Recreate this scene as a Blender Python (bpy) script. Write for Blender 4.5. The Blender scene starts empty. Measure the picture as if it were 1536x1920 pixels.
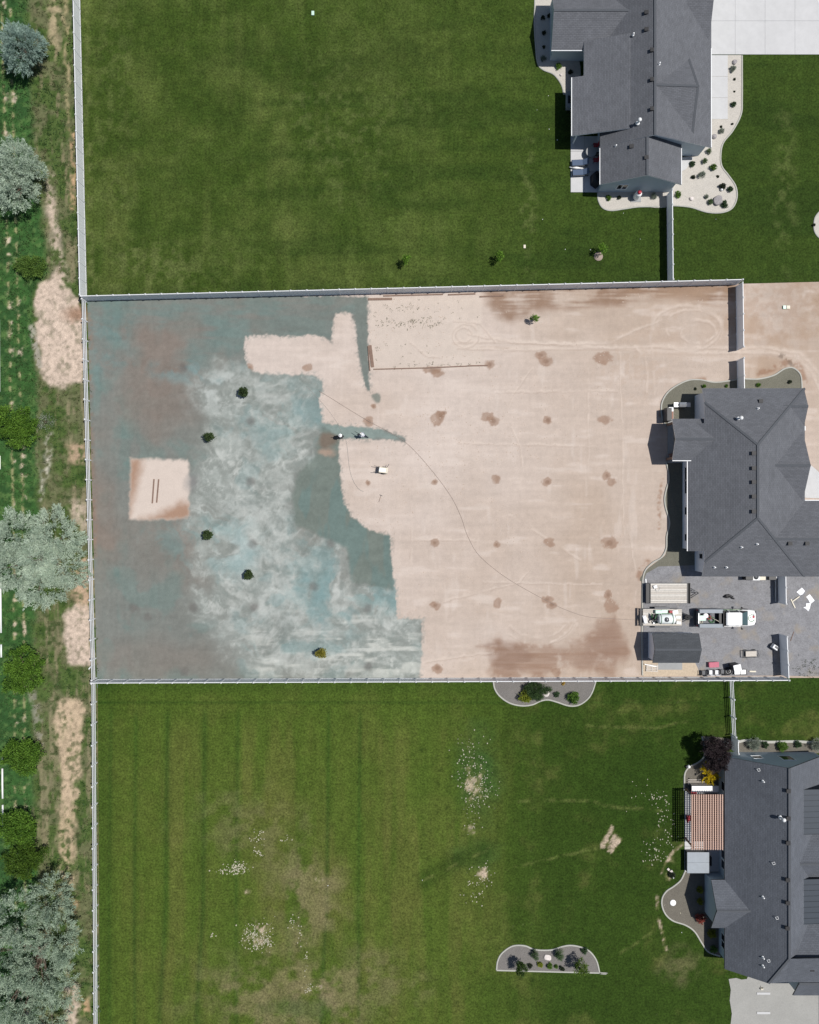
import bpy, bmesh, math, random
import numpy as np
from mathutils import Vector, Matrix

# ------------------------------------------------------------------ camera, sky, sun, exposure
SC = bpy.context.scene
COL = SC.collection
PPM = 16.0          # survey pixels per metre on the ground
CX, CY = 768.0, 960.0
HC = 89.0           # height of the drone
cam = bpy.data.cameras.new('camera'); camo = bpy.data.objects.new('camera', cam); COL.objects.link(camo)
camo.location = (0, 0, HC); camo.rotation_euler = (0, 0, 0)
cam.sensor_fit = 'VERTICAL'; cam.sensor_height = 36.0; cam.lens = 36.0*HC/120.0
cam.clip_start = 0.5; cam.clip_end = 3000
SC.camera = camo
SUN = Vector((0.475, 0.075, 1.0)).normalized()
wd = bpy.data.worlds.new('World'); SC.world = wd; wd.use_nodes = True
nt = wd.node_tree
sky = nt.nodes.new('ShaderNodeTexSky'); sky.sky_type = 'NISHITA'; sky.sun_disc = False
sky.sun_elevation = math.asin(SUN.z); sky.sun_rotation = math.atan2(SUN.x, SUN.y)
bgn = nt.nodes['Background']; bgn.inputs['Strength'].default_value = 0.062
nt.links.new(sky.outputs[0], bgn.inputs[0])
sl = bpy.data.lights.new('sun', 'SUN'); sl.energy = 4.3; sl.angle = math.radians(0.5); sl.color = (1.0, 0.968, 0.925)
so = bpy.data.objects.new('sun', sl); COL.objects.link(so); so.location = (60, 8, 120)
so.rotation_euler = SUN.to_track_quat('Z', 'Y').to_euler()
vs = SC.view_settings; vs.view_transform = 'Standard'; vs.look = 'None'; vs.exposure = 0.12; vs.gamma = 1.0
vs.use_curve_mapping = False
KEXP = 1.50         # picture value of a horizontal white card, used to turn colours seen into base colours

# ------------------------------------------------------------------ helpers
def W(px, py, z=0.0):                     # point on the ground plan
    return Vector(((px-CX)/PPM, (CY-py)/PPM, z))
def I(px, py, z):                         # point seen at a place in the survey picture, at height z
    k = (HC-z)/HC
    return Vector(((px-CX)/PPM*k, (CY-py)/PPM*k, z))
def G(px, py, z):                         # plan coordinates of such a point
    k = (HC-z)/HC
    return CX+(px-CX)*k, CY+(py-CY)*k
def lin(c):
    c = np.asarray(c, float)/255.0
    return np.where(c <= 0.04045, c/12.92, ((c+0.055)/1.055)**2.4)
def alb(c, k=KEXP):                       # base colour from a colour seen sunlit
    return tuple(float(v) for v in np.clip(lin(c)/k, 0.003, 0.85))
def tag(o, label=None, cat=None, group=None, kind=None):
    if label: o['label'] = label
    if cat: o['category'] = cat
    if group: o['group'] = group
    if kind: o['kind'] = kind
    return o
def thing(name, label, cat, loc=(0, 0, 0), rz=0.0, group=None):
    o = bpy.data.objects.new(name, None); COL.objects.link(o)
    o.location = loc; o.rotation_euler = (0, 0, rz); o.empty_display_size = 0.2
    return tag(o, label, cat, group)
def link(name, me, mat=None, parent=None, loc=None, rz=None):
    if mat is not None and len(me.materials) == 0: me.materials.append(mat)
    o = bpy.data.objects.new(name, me); COL.objects.link(o)
    if parent is not None: o.parent = parent
    if loc is not None: o.location = loc
    if rz is not None: o.rotation_euler = (0, 0, rz)
    return o
def mesh_np(name, V, F, cols=None, smooth=False, uv=None):
    V = np.asarray(V, np.float32).reshape(-1, 3); F = np.asarray(F, np.int32)
    k = F.shape[1]
    me = bpy.data.meshes.new(name)
    me.vertices.add(len(V)); me.vertices.foreach_set('co', V.ravel())
    me.loops.add(F.size); me.loops.foreach_set('vertex_index', F.ravel())
    me.polygons.add(len(F))
    me.polygons.foreach_set('loop_start', np.arange(0, F.size, k, dtype=np.int32))
    me.update(calc_edges=True)
    if cols is not None:
        a = me.color_attributes.new('Col', 'FLOAT_COLOR', 'POINT')
        c4 = np.ones((len(V), 4), np.float32); c4[:, :3] = cols
        a.data.foreach_set('color', c4.ravel())
    if smooth: me.polygons.foreach_set('use_smooth', np.ones(len(F), bool))
    me.validate()
    return me
def mesh_py(name, V, F, smooth=False):
    me = bpy.data.meshes.new(name); me.from_pydata([tuple(v) for v in V], [], F); me.update()
    if smooth: me.polygons.foreach_set('use_smooth', np.ones(len(F), bool))
    return me
class MB:                                  # collects boxes, tubes, prisms into one mesh
    def __init__(s): s.v = []; s.f = []; s.sm = []
    def add(s, V, F, smooth=False):
        n = len(s.v); s.v += [tuple(v) for v in V]
        s.f += [tuple(i+n for i in f) for f in F]; s.sm += [smooth]*len(F); return s
    def box(s, c, d, rz=0.0, rx=0.0, ry=0.0, taper=1.0):
        x, y, z = d[0]/2, d[1]/2, d[2]/2
        P = [(-x, -y, -z), (x, -y, -z), (x, y, -z), (-x, y, -z), (-x*taper, -y*taper, z), (x*taper, -y*taper, z), (x*taper, y*taper, z), (-x*taper, y*taper, z)]
        M = Matrix.Rotation(rz, 3, 'Z') @ Matrix.Rotation(ry, 3, 'Y') @ Matrix.Rotation(rx, 3, 'X')
        P = [M @ Vector(p)+Vector(c) for p in P]
        return s.add(P, [(3, 2, 1, 0), (4, 5, 6, 7), (0, 1, 5, 4), (1, 2, 6, 5), (2, 3, 7, 6), (3, 0, 4, 7)])
    def tube(s, pts, r, n=8, cap=True):
        pts = [Vector(p) for p in pts]; m = len(pts)
        rs = r if isinstance(r, (list, tuple)) else [r]*m
        V = []; F = []
        up = Vector((0.013, 0.031, 1))
        for i in range(m):
            t = (pts[min(i+1, m-1)]-pts[max(i-1, 0)])
            if t.length < 1e-6: t = Vector((0, 0, 1))
            t.normalize()
            a = t.cross(up if abs(t.z) < 0.9 else Vector((1, 0.02, 0))).normalized(); b = t.cross(a)
            for j in range(n):
                q = 2*math.pi*j/n; V.append(pts[i]+a*(rs[i]*math.cos(q))+b*(rs[i]*math.sin(q)))
        for i in range(m-1):
            for j in range(n):
                F.append((i*n+j, i*n+(j+1) % n, (i+1)*n+(j+1) % n, (i+1)*n+j))
        s.add(V, F, True)
        if cap:
            k = len(s.v)-len(V)
            s.f.append(tuple(k+j for j in reversed(range(n)))); s.sm.append(False)
            s.f.append(tuple(k+(m-1)*n+j for j in range(n))); s.sm.append(False)
        return s
    def lathe(s, prof, c=(0, 0, 0), n=16, axis='Z'):
        V = []; F = []; m = len(prof)
        for (r, z) in prof:
            for j in range(n):
                q = 2*math.pi*j/n; p = Vector((r*math.cos(q), r*math.sin(q), z))
                if axis == 'Y': p = Vector((p.x, p.z, p.y))
                if axis == 'X': p = Vector((p.z, p.x, p.y))
                V.append(p+Vector(c))
        for i in range(m-1):
            for j in range(n): F.append((i*n+j, i*n+(j+1) % n, (i+1)*n+(j+1) % n, (i+1)*n+j))
        F.append(tuple(reversed(range(n)))); F.append(tuple((m-1)*n+j for j in range(n)))
        return s.add(V, F, True)
    def loft(s, rings, smooth=True):
        n = len(rings[0]); V = [p for r in rings for p in r]; F = []
        for i in range(len(rings)-1):
            for j in range(n): F.append((i*n+j, i*n+(j+1) % n, (i+1)*n+(j+1) % n, (i+1)*n+j))
        F.append(tuple(reversed(range(n)))); F.append(tuple((len(rings)-1)*n+j for j in range(n)))
        return s.add(V, F, smooth)
    def prism(s, poly, z0, z1):
        n = len(poly); V = [(p[0], p[1], z0) for p in poly]+[(p[0], p[1], z1) for p in poly]
        F = [tuple(reversed(range(n))), tuple(range(n, 2*n))]+[(i, (i+1) % n, n+(i+1) % n, n+i) for i in range(n)]
        return s.add(V, F)
    def mesh(s, name, bevel=0.0):
        me = bpy.data.meshes.new(name); me.from_pydata(s.v, [], s.f); me.update()
        bm = bmesh.new(); bm.from_mesh(me)
        for i, f in enumerate(bm.faces):
            if i < len(s.sm): f.smooth = s.sm[i]
        if bevel > 0:
            bmesh.ops.bevel(bm, geom=[e for e in bm.edges if len(e.link_faces) == 2 and e.calc_face_angle(0) > 0.6], offset=bevel, segments=2, affect='EDGES', profile=0.6)
        bmesh.ops.recalc_face_normals(bm, faces=bm.faces)
        bm.to_mesh(me); bm.free(); me.update()
        return me
    def build(s, name, mat, parent=None, loc=None, rz=None, bevel=0.0):
        return link(name, s.mesh(name, bevel), mat, parent, loc, rz)
def catmull(P, per=8, closed=False):
    P = [np.array(p, float) for p in P]; n = len(P); out = []
    rng = range(n) if closed else range(n-1)
    for i in rng:
        a, b, c, d = (P[(i-1) % n], P[i], P[(i+1) % n], P[(i+2) % n]) if closed else (P[max(i-1, 0)], P[i], P[i+1], P[min(i+2, n-1)])
        for k in range(per):
            t = k/per
            out.append(0.5*((2*b)+(-a+c)*t+(2*a-5*b+4*c-d)*t*t+(-a+3*b-3*c+d)*t**3))
    if not closed: out.append(P[-1])
    return [tuple(p) for p in out]

# numpy noise and masks, all in plan coordinates (survey pixels)
def vnoise(x, y, scale, seed):
    r = np.random.RandomState(seed); T = r.rand(256, 256)
    x = np.asarray(x)/scale+seed*7.31; y = np.asarray(y)/scale+seed*3.77
    xi = np.floor(x).astype(int); yi = np.floor(y).astype(int); fx = x-xi; fy = y-yi
    fx = fx*fx*(3-2*fx); fy = fy*fy*(3-2*fy)
    a = T[yi % 256, xi % 256]; b = T[yi % 256, (xi+1) % 256]; c = T[(yi+1) % 256, xi % 256]; d = T[(yi+1) % 256, (xi+1) % 256]
    return (a*(1-fx)+b*fx)*(1-fy)+(c*(1-fx)+d*fx)*fy
def fbm(x, y, scale, seed, octv=4, gain=0.55):
    s = 0; a = 1; t = 0
    for o in range(octv):
        s = s+a*vnoise(x, y, scale/2**o, seed+o*13); t += a; a *= gain
    return s/t
def sstep(a, b, x):
    t = np.clip((x-a)/(b-a), 0, 1); return t*t*(3-2*t)
def dist_line(x, y, pts, closed=False):
    d = np.full(x.shape, 1e9); n = len(pts)
    for i in range(n if closed else n-1):
        ax, ay = pts[i][:2]; bx, by = pts[(i+1) % n][:2]
        L = (bx-ax)**2+(by-ay)**2+1e-9
        t = np.clip(((x-ax)*(bx-ax)+(y-ay)*(by-ay))/L, 0, 1)
        d = np.minimum(d, np.hypot(x-ax-t*(bx-ax), y-ay-t*(by-ay)))
    return d
def inside(x, y, pts):
    c = np.zeros(x.shape, bool); n = len(pts); j = n-1
    for i in range(n):
        xi, yi = pts[i][:2]; xj, yj = pts[j][:2]
        if yi != yj:
            c ^= ((yi > y) != (yj > y)) & (x < (xj-xi)*(y-yi)/(yj-yi)+xi)
        j = i
    return c
def psd(x, y, pts):                        # signed distance to a polygon, positive inside
    d = dist_line(x, y, pts, True); return np.where(inside(x, y, pts), d, -d)
def pmask(x, y, pts, soft=2.0, warp=0.0, ws=14, seed=1):
    if warp:
        x = x+(fbm(x, y, ws, seed, 3)-0.5)*2*warp; y = y+(fbm(x, y, ws, seed+50, 3)-0.5)*2*warp
    return sstep(-soft, soft, psd(x, y, pts))
def emask(x, y, cx, cy, rx, ry, soft=0.4, warp=0.25, ws=12, seed=1):
    d = np.hypot((x-cx)/rx, (y-cy)/ry)+(fbm(x, y, ws, seed, 3)-0.5)*2*warp
    return 1-sstep(1-soft, 1+soft, d)
def smask(x, y, pts, w, soft=0.5):
    d = dist_line(x, y, pts); return 1-sstep(w*(1-soft), w*(1+soft), d)
def mix(c, col, m):
    m = np.clip(m, 0, 1)[:, None]; return c*(1-m)+np.asarray(col)[None, :]*m
def grid_patch(xl, xr, yt, yb, step, z=0.0):   # four functions give the borders in plan coordinates
    H = abs(yb((xl(0)+xr(0))/2)-yt((xl(0)+xr(0))/2)); Wd = abs(xr(0)-xl(0))
    nx = int(Wd/step)+1; ny = int(H/step)+1
    u, v = np.meshgrid(np.linspace(0, 1, nx+1), np.linspace(0, 1, ny+1))
    y = yt(0)+(yb(0)-yt(0))*v; x = 0
    for _ in range(4):
        x = xl(y)+(xr(y)-xl(y))*u; y = yt(x)+(yb(x)-yt(x))*v
    idx = np.arange((nx+1)*(ny+1)).reshape(ny+1, nx+1)
    F = np.stack([idx[1:, :-1], idx[1:, 1:], idx[:-1, 1:], idx[:-1, :-1]], -1).reshape(-1, 4)
    return x.ravel(), y.ravel(), F
def to_xyz(x, y, z):
    return np.stack([(x-CX)/PPM, (CY-y)/PPM, np.broadcast_to(z, x.shape)], 1)
def flat_sheet(name, poly, z, mat, parent=None, hole=None):
    bm = bmesh.new()
    vs_ = [bm.verts.new(W(p[0], p[1], z)) for p in poly]
    f = bm.faces.new(vs_); bm.normal_update()
    if f.normal.z < 0: f.normal_flip()
    bmesh.ops.triangulate(bm, faces=[f])
    me = bpy.data.meshes.new(name); bm.to_mesh(me); bm.free()
    return link(name, me, mat, parent)

# ------------------------------------------------------------------ materials
MATS = {}
def mat(name, col, rough=0.7, var=0.12, scale=6.0, bump=0.0, bscale=30.0, metal=0.0, attr=False, spec=0.4, var2=0.0, scale2=0.6, tint=None, detail=4):
    if name in MATS: return MATS[name]
    m = bpy.data.materials.new(name); m.use_nodes = True; n = m.node_tree.nodes; l = m.node_tree.links
    b = n['Principled BSDF']; b.inputs['Roughness'].default_value = rough; b.inputs['Metallic'].default_value = metal
    b.inputs['Specular IOR Level'].default_value = spec
    tc = n.new('ShaderNodeTexCoord'); src = tc.outputs['Object']
    geo = n.new('ShaderNodeNewGeometry'); src = geo.outputs['Position']
    if attr:
        at = n.new('ShaderNodeVertexColor'); at.layer_name = 'Col'; base = at.outputs['Color']
    else:
        rgb = n.new('ShaderNodeRGB'); rgb.outputs[0].default_value = (*col, 1); base = rgb.outputs[0]
    def vary(base, scale, amt, det):
        nz = n.new('ShaderNodeTexNoise'); nz.inputs['Scale'].default_value = scale; nz.inputs['Detail'].default_value = det; nz.inputs['Roughness'].default_value = 0.65
        l.new(src, nz.inputs['Vector'])
        mr = n.new('ShaderNodeMapRange'); mr.inputs[1].default_value = 0.25; mr.inputs[2].default_value = 0.75
        mr.inputs[3].default_value = 1-amt; mr.inputs[4].default_value = 1+amt; l.new(nz.outputs['Fac'], mr.inputs[0])
        mx = n.new('ShaderNodeMix'); mx.data_type = 'RGBA'; mx.blend_type = 'MULTIPLY'; mx.inputs[0].default_value = 1
        l.new(base, mx.inputs[6]); l.new(mr.outputs[0], mx.inputs[7])
        return mx.outputs[2]
    if var: base = vary(base, scale, var, detail)
    if var2: base = vary(base, scale2, var2, 3)
    if tint:                                     # a second colour in patches
        nz = n.new('ShaderNodeTexNoise'); nz.inputs['Scale'].default_value = tint[1]; nz.inputs['Detail'].default_value = 5
        l.new(src, nz.inputs['Vector'])
        mr = n.new('ShaderNodeMapRange'); mr.inputs[1].default_value = tint[2]; mr.inputs[2].default_value = tint[3]; l.new(nz.outputs['Fac'], mr.inputs[0])
        mx = n.new('ShaderNodeMix'); mx.data_type = 'RGBA'; l.new(mr.outputs[0], mx.inputs[0]); l.new(base, mx.inputs[6]); mx.inputs[7].default_value = (*tint[0], 1)
        base = mx.outputs[2]
    l.new(base, b.inputs['Base Color'])
    if bump:
        nz = n.new('ShaderNodeTexNoise'); nz.inputs['Scale'].default_value = bscale; nz.inputs['Detail'].default_value = 5
        l.new(src, nz.inputs['Vector'])
        bp = n.new('ShaderNodeBump'); bp.inputs['Strength'].default_value = bump; bp.inputs['Distance'].default_value = 0.06
        l.new(nz.outputs['Fac'], bp.inputs['Height']); l.new(bp.outputs[0], b.inputs['Normal'])
    MATS[name] = m
    return m
def shingle_mat(name, col):
    m = bpy.data.materials.new(name); m.use_nodes = True; n = m.node_tree.nodes; l = m.node_tree.links
    b = n['Principled BSDF']; b.inputs['Roughness'].default_value = 0.85; b.inputs['Specular IOR Level'].default_value = 0.3
    uv = n.new('ShaderNodeUVMap'); uv.uv_map = 'UVMap'
    br = n.new('ShaderNodeTexBrick'); br.offset = 0.5; br.inputs['Scale'].default_value = 1.0
    c = np.array(col)
    br.inputs['Color1'].default_value = (*(c*0.91), 1); br.inputs['Color2'].default_value = (*(c*1.09), 1); br.inputs['Mortar'].default_value = (*(c*0.62), 1)
    br.inputs['Mortar Size'].default_value = 0.016; br.inputs['Mortar Smooth'].default_value = 0.4; br.inputs['Bias'].default_value = 0.0
    br.inputs['Brick Width'].default_value = 0.42; br.inputs['Row Height'].default_value = 0.17
    l.new(uv.outputs[0], br.inputs['Vector'])
    geo = n.new('ShaderNodeNewGeometry'); base = br.outputs['Color']
    for sc_, am in ((0.22, 0.08), (1.1, 0.09), (5.0, 0.07)):
        nz = n.new('ShaderNodeTexNoise'); nz.inputs['Scale'].default_value = sc_; nz.inputs['Detail'].default_value = 4; l.new(geo.outputs['Position'], nz.inputs['Vector'])
        mr = n.new('ShaderNodeMapRange'); mr.inputs[1].default_value = 0.25; mr.inputs[2].default_value = 0.75; mr.inputs[3].default_value = 1-am; mr.inputs[4].default_value = 1+am
        l.new(nz.outputs['Fac'], mr.inputs[0])
        mx = n.new('ShaderNodeMix'); mx.data_type = 'RGBA'; mx.blend_type = 'MULTIPLY'; mx.inputs[0].default_value = 1; l.new(base, mx.inputs[6]); l.new(mr.outputs[0], mx.inputs[7]); base = mx.outputs[2]
    l.new(base, b.inputs['Base Color'])
    bp = n.new('ShaderNodeBump'); bp.inputs['Strength'].default_value = 0.5; bp.inputs['Distance'].default_value = 0.02
    l.new(br.outputs['Fac'], bp.inputs['Height']); bp.invert = True; l.new(bp.outputs[0], b.inputs['Normal'])
    return m
M = {}
M['vinyl'] = mat('white_vinyl', (0.86, 0.87, 0.88), 0.45, 0.04, 3.0)
_n = M['vinyl'].node_tree; _t = _n.nodes.new('ShaderNodeBsdfTranslucent'); _t.inputs[0].default_value = (0.85, 0.87, 0.9, 1)     # thin hollow vinyl lets light through
_m = _n.nodes.new('ShaderNodeMixShader'); _m.inputs[0].default_value = 0.30; _o = _n.nodes['Material Output']
_n.links.new(_n.nodes['Principled BSDF'].outputs[0], _m.inputs[1]); _n.links.new(_t.outputs[0], _m.inputs[2]); _n.links.new(_m.outputs[0], _o.inputs[0])
M['white'] = mat('white_paint', (0.80, 0.80, 0.79), 0.4, 0.04, 5.0)
M['trim'] = mat('white_trim', (0.72, 0.73, 0.73), 0.5, 0.05, 5.0)
M['siding'] = mat('pale_siding', (0.74, 0.77, 0.82), 0.7, 0.05, 2.0)
M['siding2'] = mat('grey_siding', (0.42, 0.48, 0.52), 0.7, 0.06, 2.0)
M['glass'] = mat('window_glass', (0.012, 0.015, 0.02), 0.08, 0.1, 0.7, spec=0.6)
M['black'] = mat('black_paint', (0.012, 0.012, 0.014), 0.5, 0.25, 9.0)
M['rubber'] = mat('black_rubber', (0.016, 0.016, 0.017), 0.8, 0.2, 20.0)
M['steel'] = mat('bare_steel', (0.42, 0.43, 0.44), 0.4, 0.15, 12.0, metal=0.7)
M['darksteel'] = mat('dark_steel', (0.06, 0.063, 0.07), 0.5, 0.2, 10.0, metal=0.3)
M['plank'] = mat('weathered_plank', (0.50, 0.46, 0.41), 0.8, 0.16, 5.0, 0.2, 25)
M['redwood'] = mat('stained_cedar', (0.27, 0.145, 0.105), 0.7, 0.18, 7.0)
M['rustwood'] = mat('brown_timber', (0.19, 0.125, 0.095), 0.8, 0.3, 8.0, 0.2, 25)
M['soil'] = mat('loose_soil', (0.30, 0.24, 0.2), 0.95, 0.2, 9.0, 0.4, 25)
M['concrete'] = mat('pale_concrete', alb((219, 219, 219)), 0.8, 0.05, 1.2, 0.08, 40, var2=0.04, scale2=0.25)
M['concrete2'] = mat('grey_concrete', alb((176, 178, 178)), 0.85, 0.07, 2.0, 0.1, 40, var2=0.07, scale2=0.3)
M['curb'] = mat('kerb_concrete', alb((198, 197, 188)), 0.85, 0.10, 3.0, 0.1, 40)
M['red'] = mat('red_plastic', (0.33, 0.015, 0.03), 0.45, 0.1, 6.0)
M['pink'] = mat('faded_red_plastic', (0.42, 0.10, 0.15), 0.55, 0.1, 6.0)
M['green'] = mat('green_paint', (0.03, 0.14, 0.045), 0.4, 0.1, 5.0)
M['palegreen'] = mat('pale_green_poly', (0.50, 0.66, 0.57), 0.4, 0.06, 4.0)
M['poly'] = mat('white_poly_tank', (0.72, 0.77, 0.76), 0.35, 0.05, 3.0)
M['stone'] = mat('grey_boulder', (0.30, 0.28, 0.28), 0.85, 0.25, 5.0, 0.5, 12)
M['palestone'] = mat('pale_boulder', (0.58, 0.53, 0.50), 0.85, 0.2, 6.0, 0.4, 14)
M['navy'] = mat('blue_grey_fabric', (0.07, 0.10, 0.16), 0.8, 0.1, 9.0)
M['greycover'] = mat('grey_vinyl_cover', (0.28, 0.31, 0.34), 0.55, 0.08, 2.0)
M['servicebody'] = mat('grey_service_body', (0.17, 0.20, 0.23), 0.45, 0.08, 3.0)
M['cream'] = mat('cream_plastic', (0.60, 0.55, 0.44), 0.5, 0.08, 4.0)
M['vent'] = mat('vent_black', (0.010, 0.010, 0.012), 0.6, 0.2, 9.0)
M['shingle'] = shingle_mat('slate_shingle', (0.110, 0.115, 0.128))
M['shingle3'] = shingle_mat('dark_slate_shingle', (0.099, 0.108, 0.126))
M['shed_shingle'] = shingle_mat('charcoal_shingle', (0.066, 0.072, 0.08))
M['metalroof'] = mat('dark_blue_metal_roof', (0.026, 0.036, 0.05), 0.5, 0.08, 2.0)
M['bark'] = mat('tree_bark', (0.10, 0.075, 0.055), 0.9, 0.3, 8.0, 0.5, 20)
def leaf_mat(name):
    m = mat(name, (0.1, 0.1, 0.1), 0.65, 0.0, attr=True, spec=0.25)
    n = m.node_tree; t = n.nodes.new('ShaderNodeBsdfTranslucent'); x = n.nodes.new('ShaderNodeMixShader'); x.inputs[0].default_value = 0.36
    n.links.new(n.nodes['Color Attribute'].outputs[0] if 'Color Attribute' in n.nodes else [q for q in n.nodes if q.bl_idname == 'ShaderNodeVertexColor'][0].outputs[0], t.inputs[0])
    n.links.new(n.nodes['Principled BSDF'].outputs[0], x.inputs[1]); n.links.new(t.outputs[0], x.inputs[2]); n.links.new(x.outputs[0], n.nodes['Material Output'].inputs[0])
    return m
M['leaf'] = leaf_mat('leaf')
# ------------------------------------------------------------------ ground, lot, lawns, field
M['farground'] = mat('far_ground', alb((120, 118, 80)), 0.95, 0.3, 0.15, 0.4, 3.0, var2=0.3, scale2=0.02)
tag(link('ground', mesh_py('ground', [(-900, -900, -0.08), (900, -900, -0.08), (900, 900, -0.08), (-900, 900, -0.08)], [(0, 1, 2, 3)]), M['farground']), kind='structure')

# lines of the property, plan coordinates
def xleft(y): return np.interp(y, [-120, 0, 563.6, 1274, 2000], [147.5, 150.0, 162.8, 181.0, 185.5])
def ytop(x): return np.interp(x, [0, 162.8, 1379.7, 1700], [567.5, 563.6, 533.3, 525.3])
def ybot(x): return np.interp(x, [0, 181.0, 1465.0, 1800], [1274.5, 1274.0, 1269.0, 1268.0])
C_ = lambda v: (lambda t: np.full(np.shape(t), float(v)))

# --- the lot: bare graded soil, sprayed mulch in the west
x, y, F = grid_patch(C_(150), C_(1640), C_(515), C_(1290), 1.9)
n1 = fbm(x, y, 220, 3); n2 = fbm(x, y, 40, 5); n3 = fbm(x*0.25, y, 14, 9, 3); n4 = fbm(x, y, 9, 11, 3); n5 = fbm(x, y*0.22, 16, 15, 3)
dirt = np.tile(np.array(alb((221, 206, 195))), (len(x), 1))
dirt = mix(dirt, alb((202, 183, 167)), sstep(0.35, 0.75, n1)*0.55+sstep(760, 1150, x)*0.6)
n6 = fbm(x, y, 4.5, 17, 2); n7 = fbm(x*0.06, y, 5, 19, 3); n8 = fbm(x, y*0.06, 5, 23, 3)
dirt *= (0.93+0.12*n3+0.07*(n4-0.5)+0.07*(n2-0.5)+0.08*(n6-0.5)+0.10*(n7-0.5)+0.07*(n8-0.5))[:, None]
dirt = mix(dirt, alb((228, 214, 203)), sstep(0.62, 0.8, n3)*0.45+sstep(0.66, 0.8, n5)*0.35)
# browner disturbed soil along the top right and round the outbuilding
dirt = mix(dirt, alb((150, 121, 100)), 0.85*pmask(x, y, [(895, 545), (1180, 530), (1380, 525), (1380, 566), (1150, 566), (1080, 576), (1000, 585), (960, 610), (935, 600), (925, 575)], 12, 14, 40, 21)*sstep(0.30, 0.55, 0.5*n2+0.5*n7))
dirt = mix(dirt, alb((176, 148, 122)), 0.5*pmask(x, y, [(1180, 540), (1640, 515), (1640, 720), (1420, 720), (1390, 640), (1300, 560)], 25, 20, 50, 22)*sstep(0.35, 0.6, n2))
dirt = mix(dirt, alb((170, 140, 118)), 0.35*sstep(1330, 1380, x)*sstep(700, 560, y)*sstep(0.3, 0.7, n4))
# planted bed: paler
dirt = mix(dirt, alb((222, 208, 194)), 0.5*pmask(x, y, [(692, 560), (900, 556), (905, 686), (697, 694)], 4, 4, 20, 31))
# tyre and drag marks
def arc(cx, cy, rx, ry, a0, a1, n=24): return [(cx+rx*math.cos(math.radians(a0+(a1-a0)*i/n)), cy+ry*math.sin(math.radians(a0+(a1-a0)*i/n))) for i in range(n+1)]
TR = [([(860, 640), (960, 640), (1100, 648), (1230, 660), (1330, 662), (1430, 660), (1490, 668), (1520, 695), (1560, 780)], 2.2),
      ([(860, 652), (980, 655), (1100, 652), (1220, 650), (1330, 652), (1440, 652), (1500, 662), (1535, 700)], 2.0),
      ([(880, 625), (960, 640), (1060, 645), (1150, 642)], 1.8), (arc(1290, 615, 65, 42, 200, 480), 2.0), (arc(1300, 612, 52, 32, 150, 420), 1.6),
      (arc(1310, 622, 34, 22, 90, 400), 1.6), (arc(875, 628, 26, 22, 0, 330), 1.6), (arc(872, 626, 16, 13, 40, 350), 1.5), ([(1205, 655), (1214, 690), (1212, 735)], 1.6), ([(1222, 655), (1224, 700), (1226, 735)], 1.6),
      ([(1190, 650), (1208, 668), (1212, 700)], 1.5), ([(1162, 660), (1166, 760), (1168, 880), (1170, 1000)], 1.3), ([(1102, 690), (1103, 800), (1104, 930)], 1.1), (arc(1010, 1150, 60, 45, 20, 150), 1.5), (arc(1012, 1155, 72, 52, 15, 140), 1.3), (arc(1000, 1140, 84, 70, 20, 110), 1.2),
      ([(770, 640), (800, 665), (830, 670)], 1.3), ([(1000, 690), (960, 745), (940, 790)], 1.2), ([(960, 800), (975, 830), (980, 870)], 1.2), ([(770, 940), (772, 1000), (770, 1060)], 1.2), ([(850, 600), (905, 605), (930, 640)], 1.5), ([(1180, 1000), (1190, 1060), (1192, 1130)], 1.4),
      ([(1240, 600), (1190, 620), (1150, 640)], 1.6), ([(800, 1240), (900, 1225), (1010, 1222)], 1.3), ([(820, 1130), (980, 1090), (1000, 1060)], 1.1), ([(700, 1010), (900, 1012)], 1.0), ([(860, 830), (1120, 836)], 1.0), ([(930, 735), (1160, 731)], 1.0), ([(905, 1090), (1150, 1096)], 1.0), ([(955, 965), (1090, 1050)], 1.0)]
relief = np.zeros(len(x))
pth = smask(x, y+(n2-0.5)*16, [(860, 646), (1000, 648), (1200, 655), (1330, 657), (1440, 657), (1500, 668), (1540, 720)], 10, 0.8)
dirt = mix(dirt, alb((228, 212, 198)), 0.45*pth*(0.4+n7)); dirt = mix(dirt, alb((184, 160, 142)), 0.35*pth*sstep(0.55, 0.7, n7))
dirt = mix(dirt, alb((196, 174, 156)), 0.45*emask(x, y, 1290, 610, 95, 55, 0.7, 0.5, 40, 25)*sstep(0.4, 0.6, n2)+0.4*emask(x, y, 1190, 700, 60, 60, 0.8, 0.5, 40, 26)*sstep(0.45, 0.6, n4))
for i, (p, w) in enumerate(TR):
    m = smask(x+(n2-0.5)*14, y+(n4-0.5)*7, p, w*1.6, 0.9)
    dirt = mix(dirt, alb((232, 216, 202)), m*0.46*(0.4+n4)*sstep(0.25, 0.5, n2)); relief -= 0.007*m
    m2 = smask(x+(n2-0.5)*8+1.5, y+(n4-0.5)*4-3.2, p, w*0.8, 0.6); dirt = mix(dirt, alb((176, 156, 142)), m2*0.32*sstep(0.25, 0.5, n2)); relief += 0.008*m2
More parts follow.
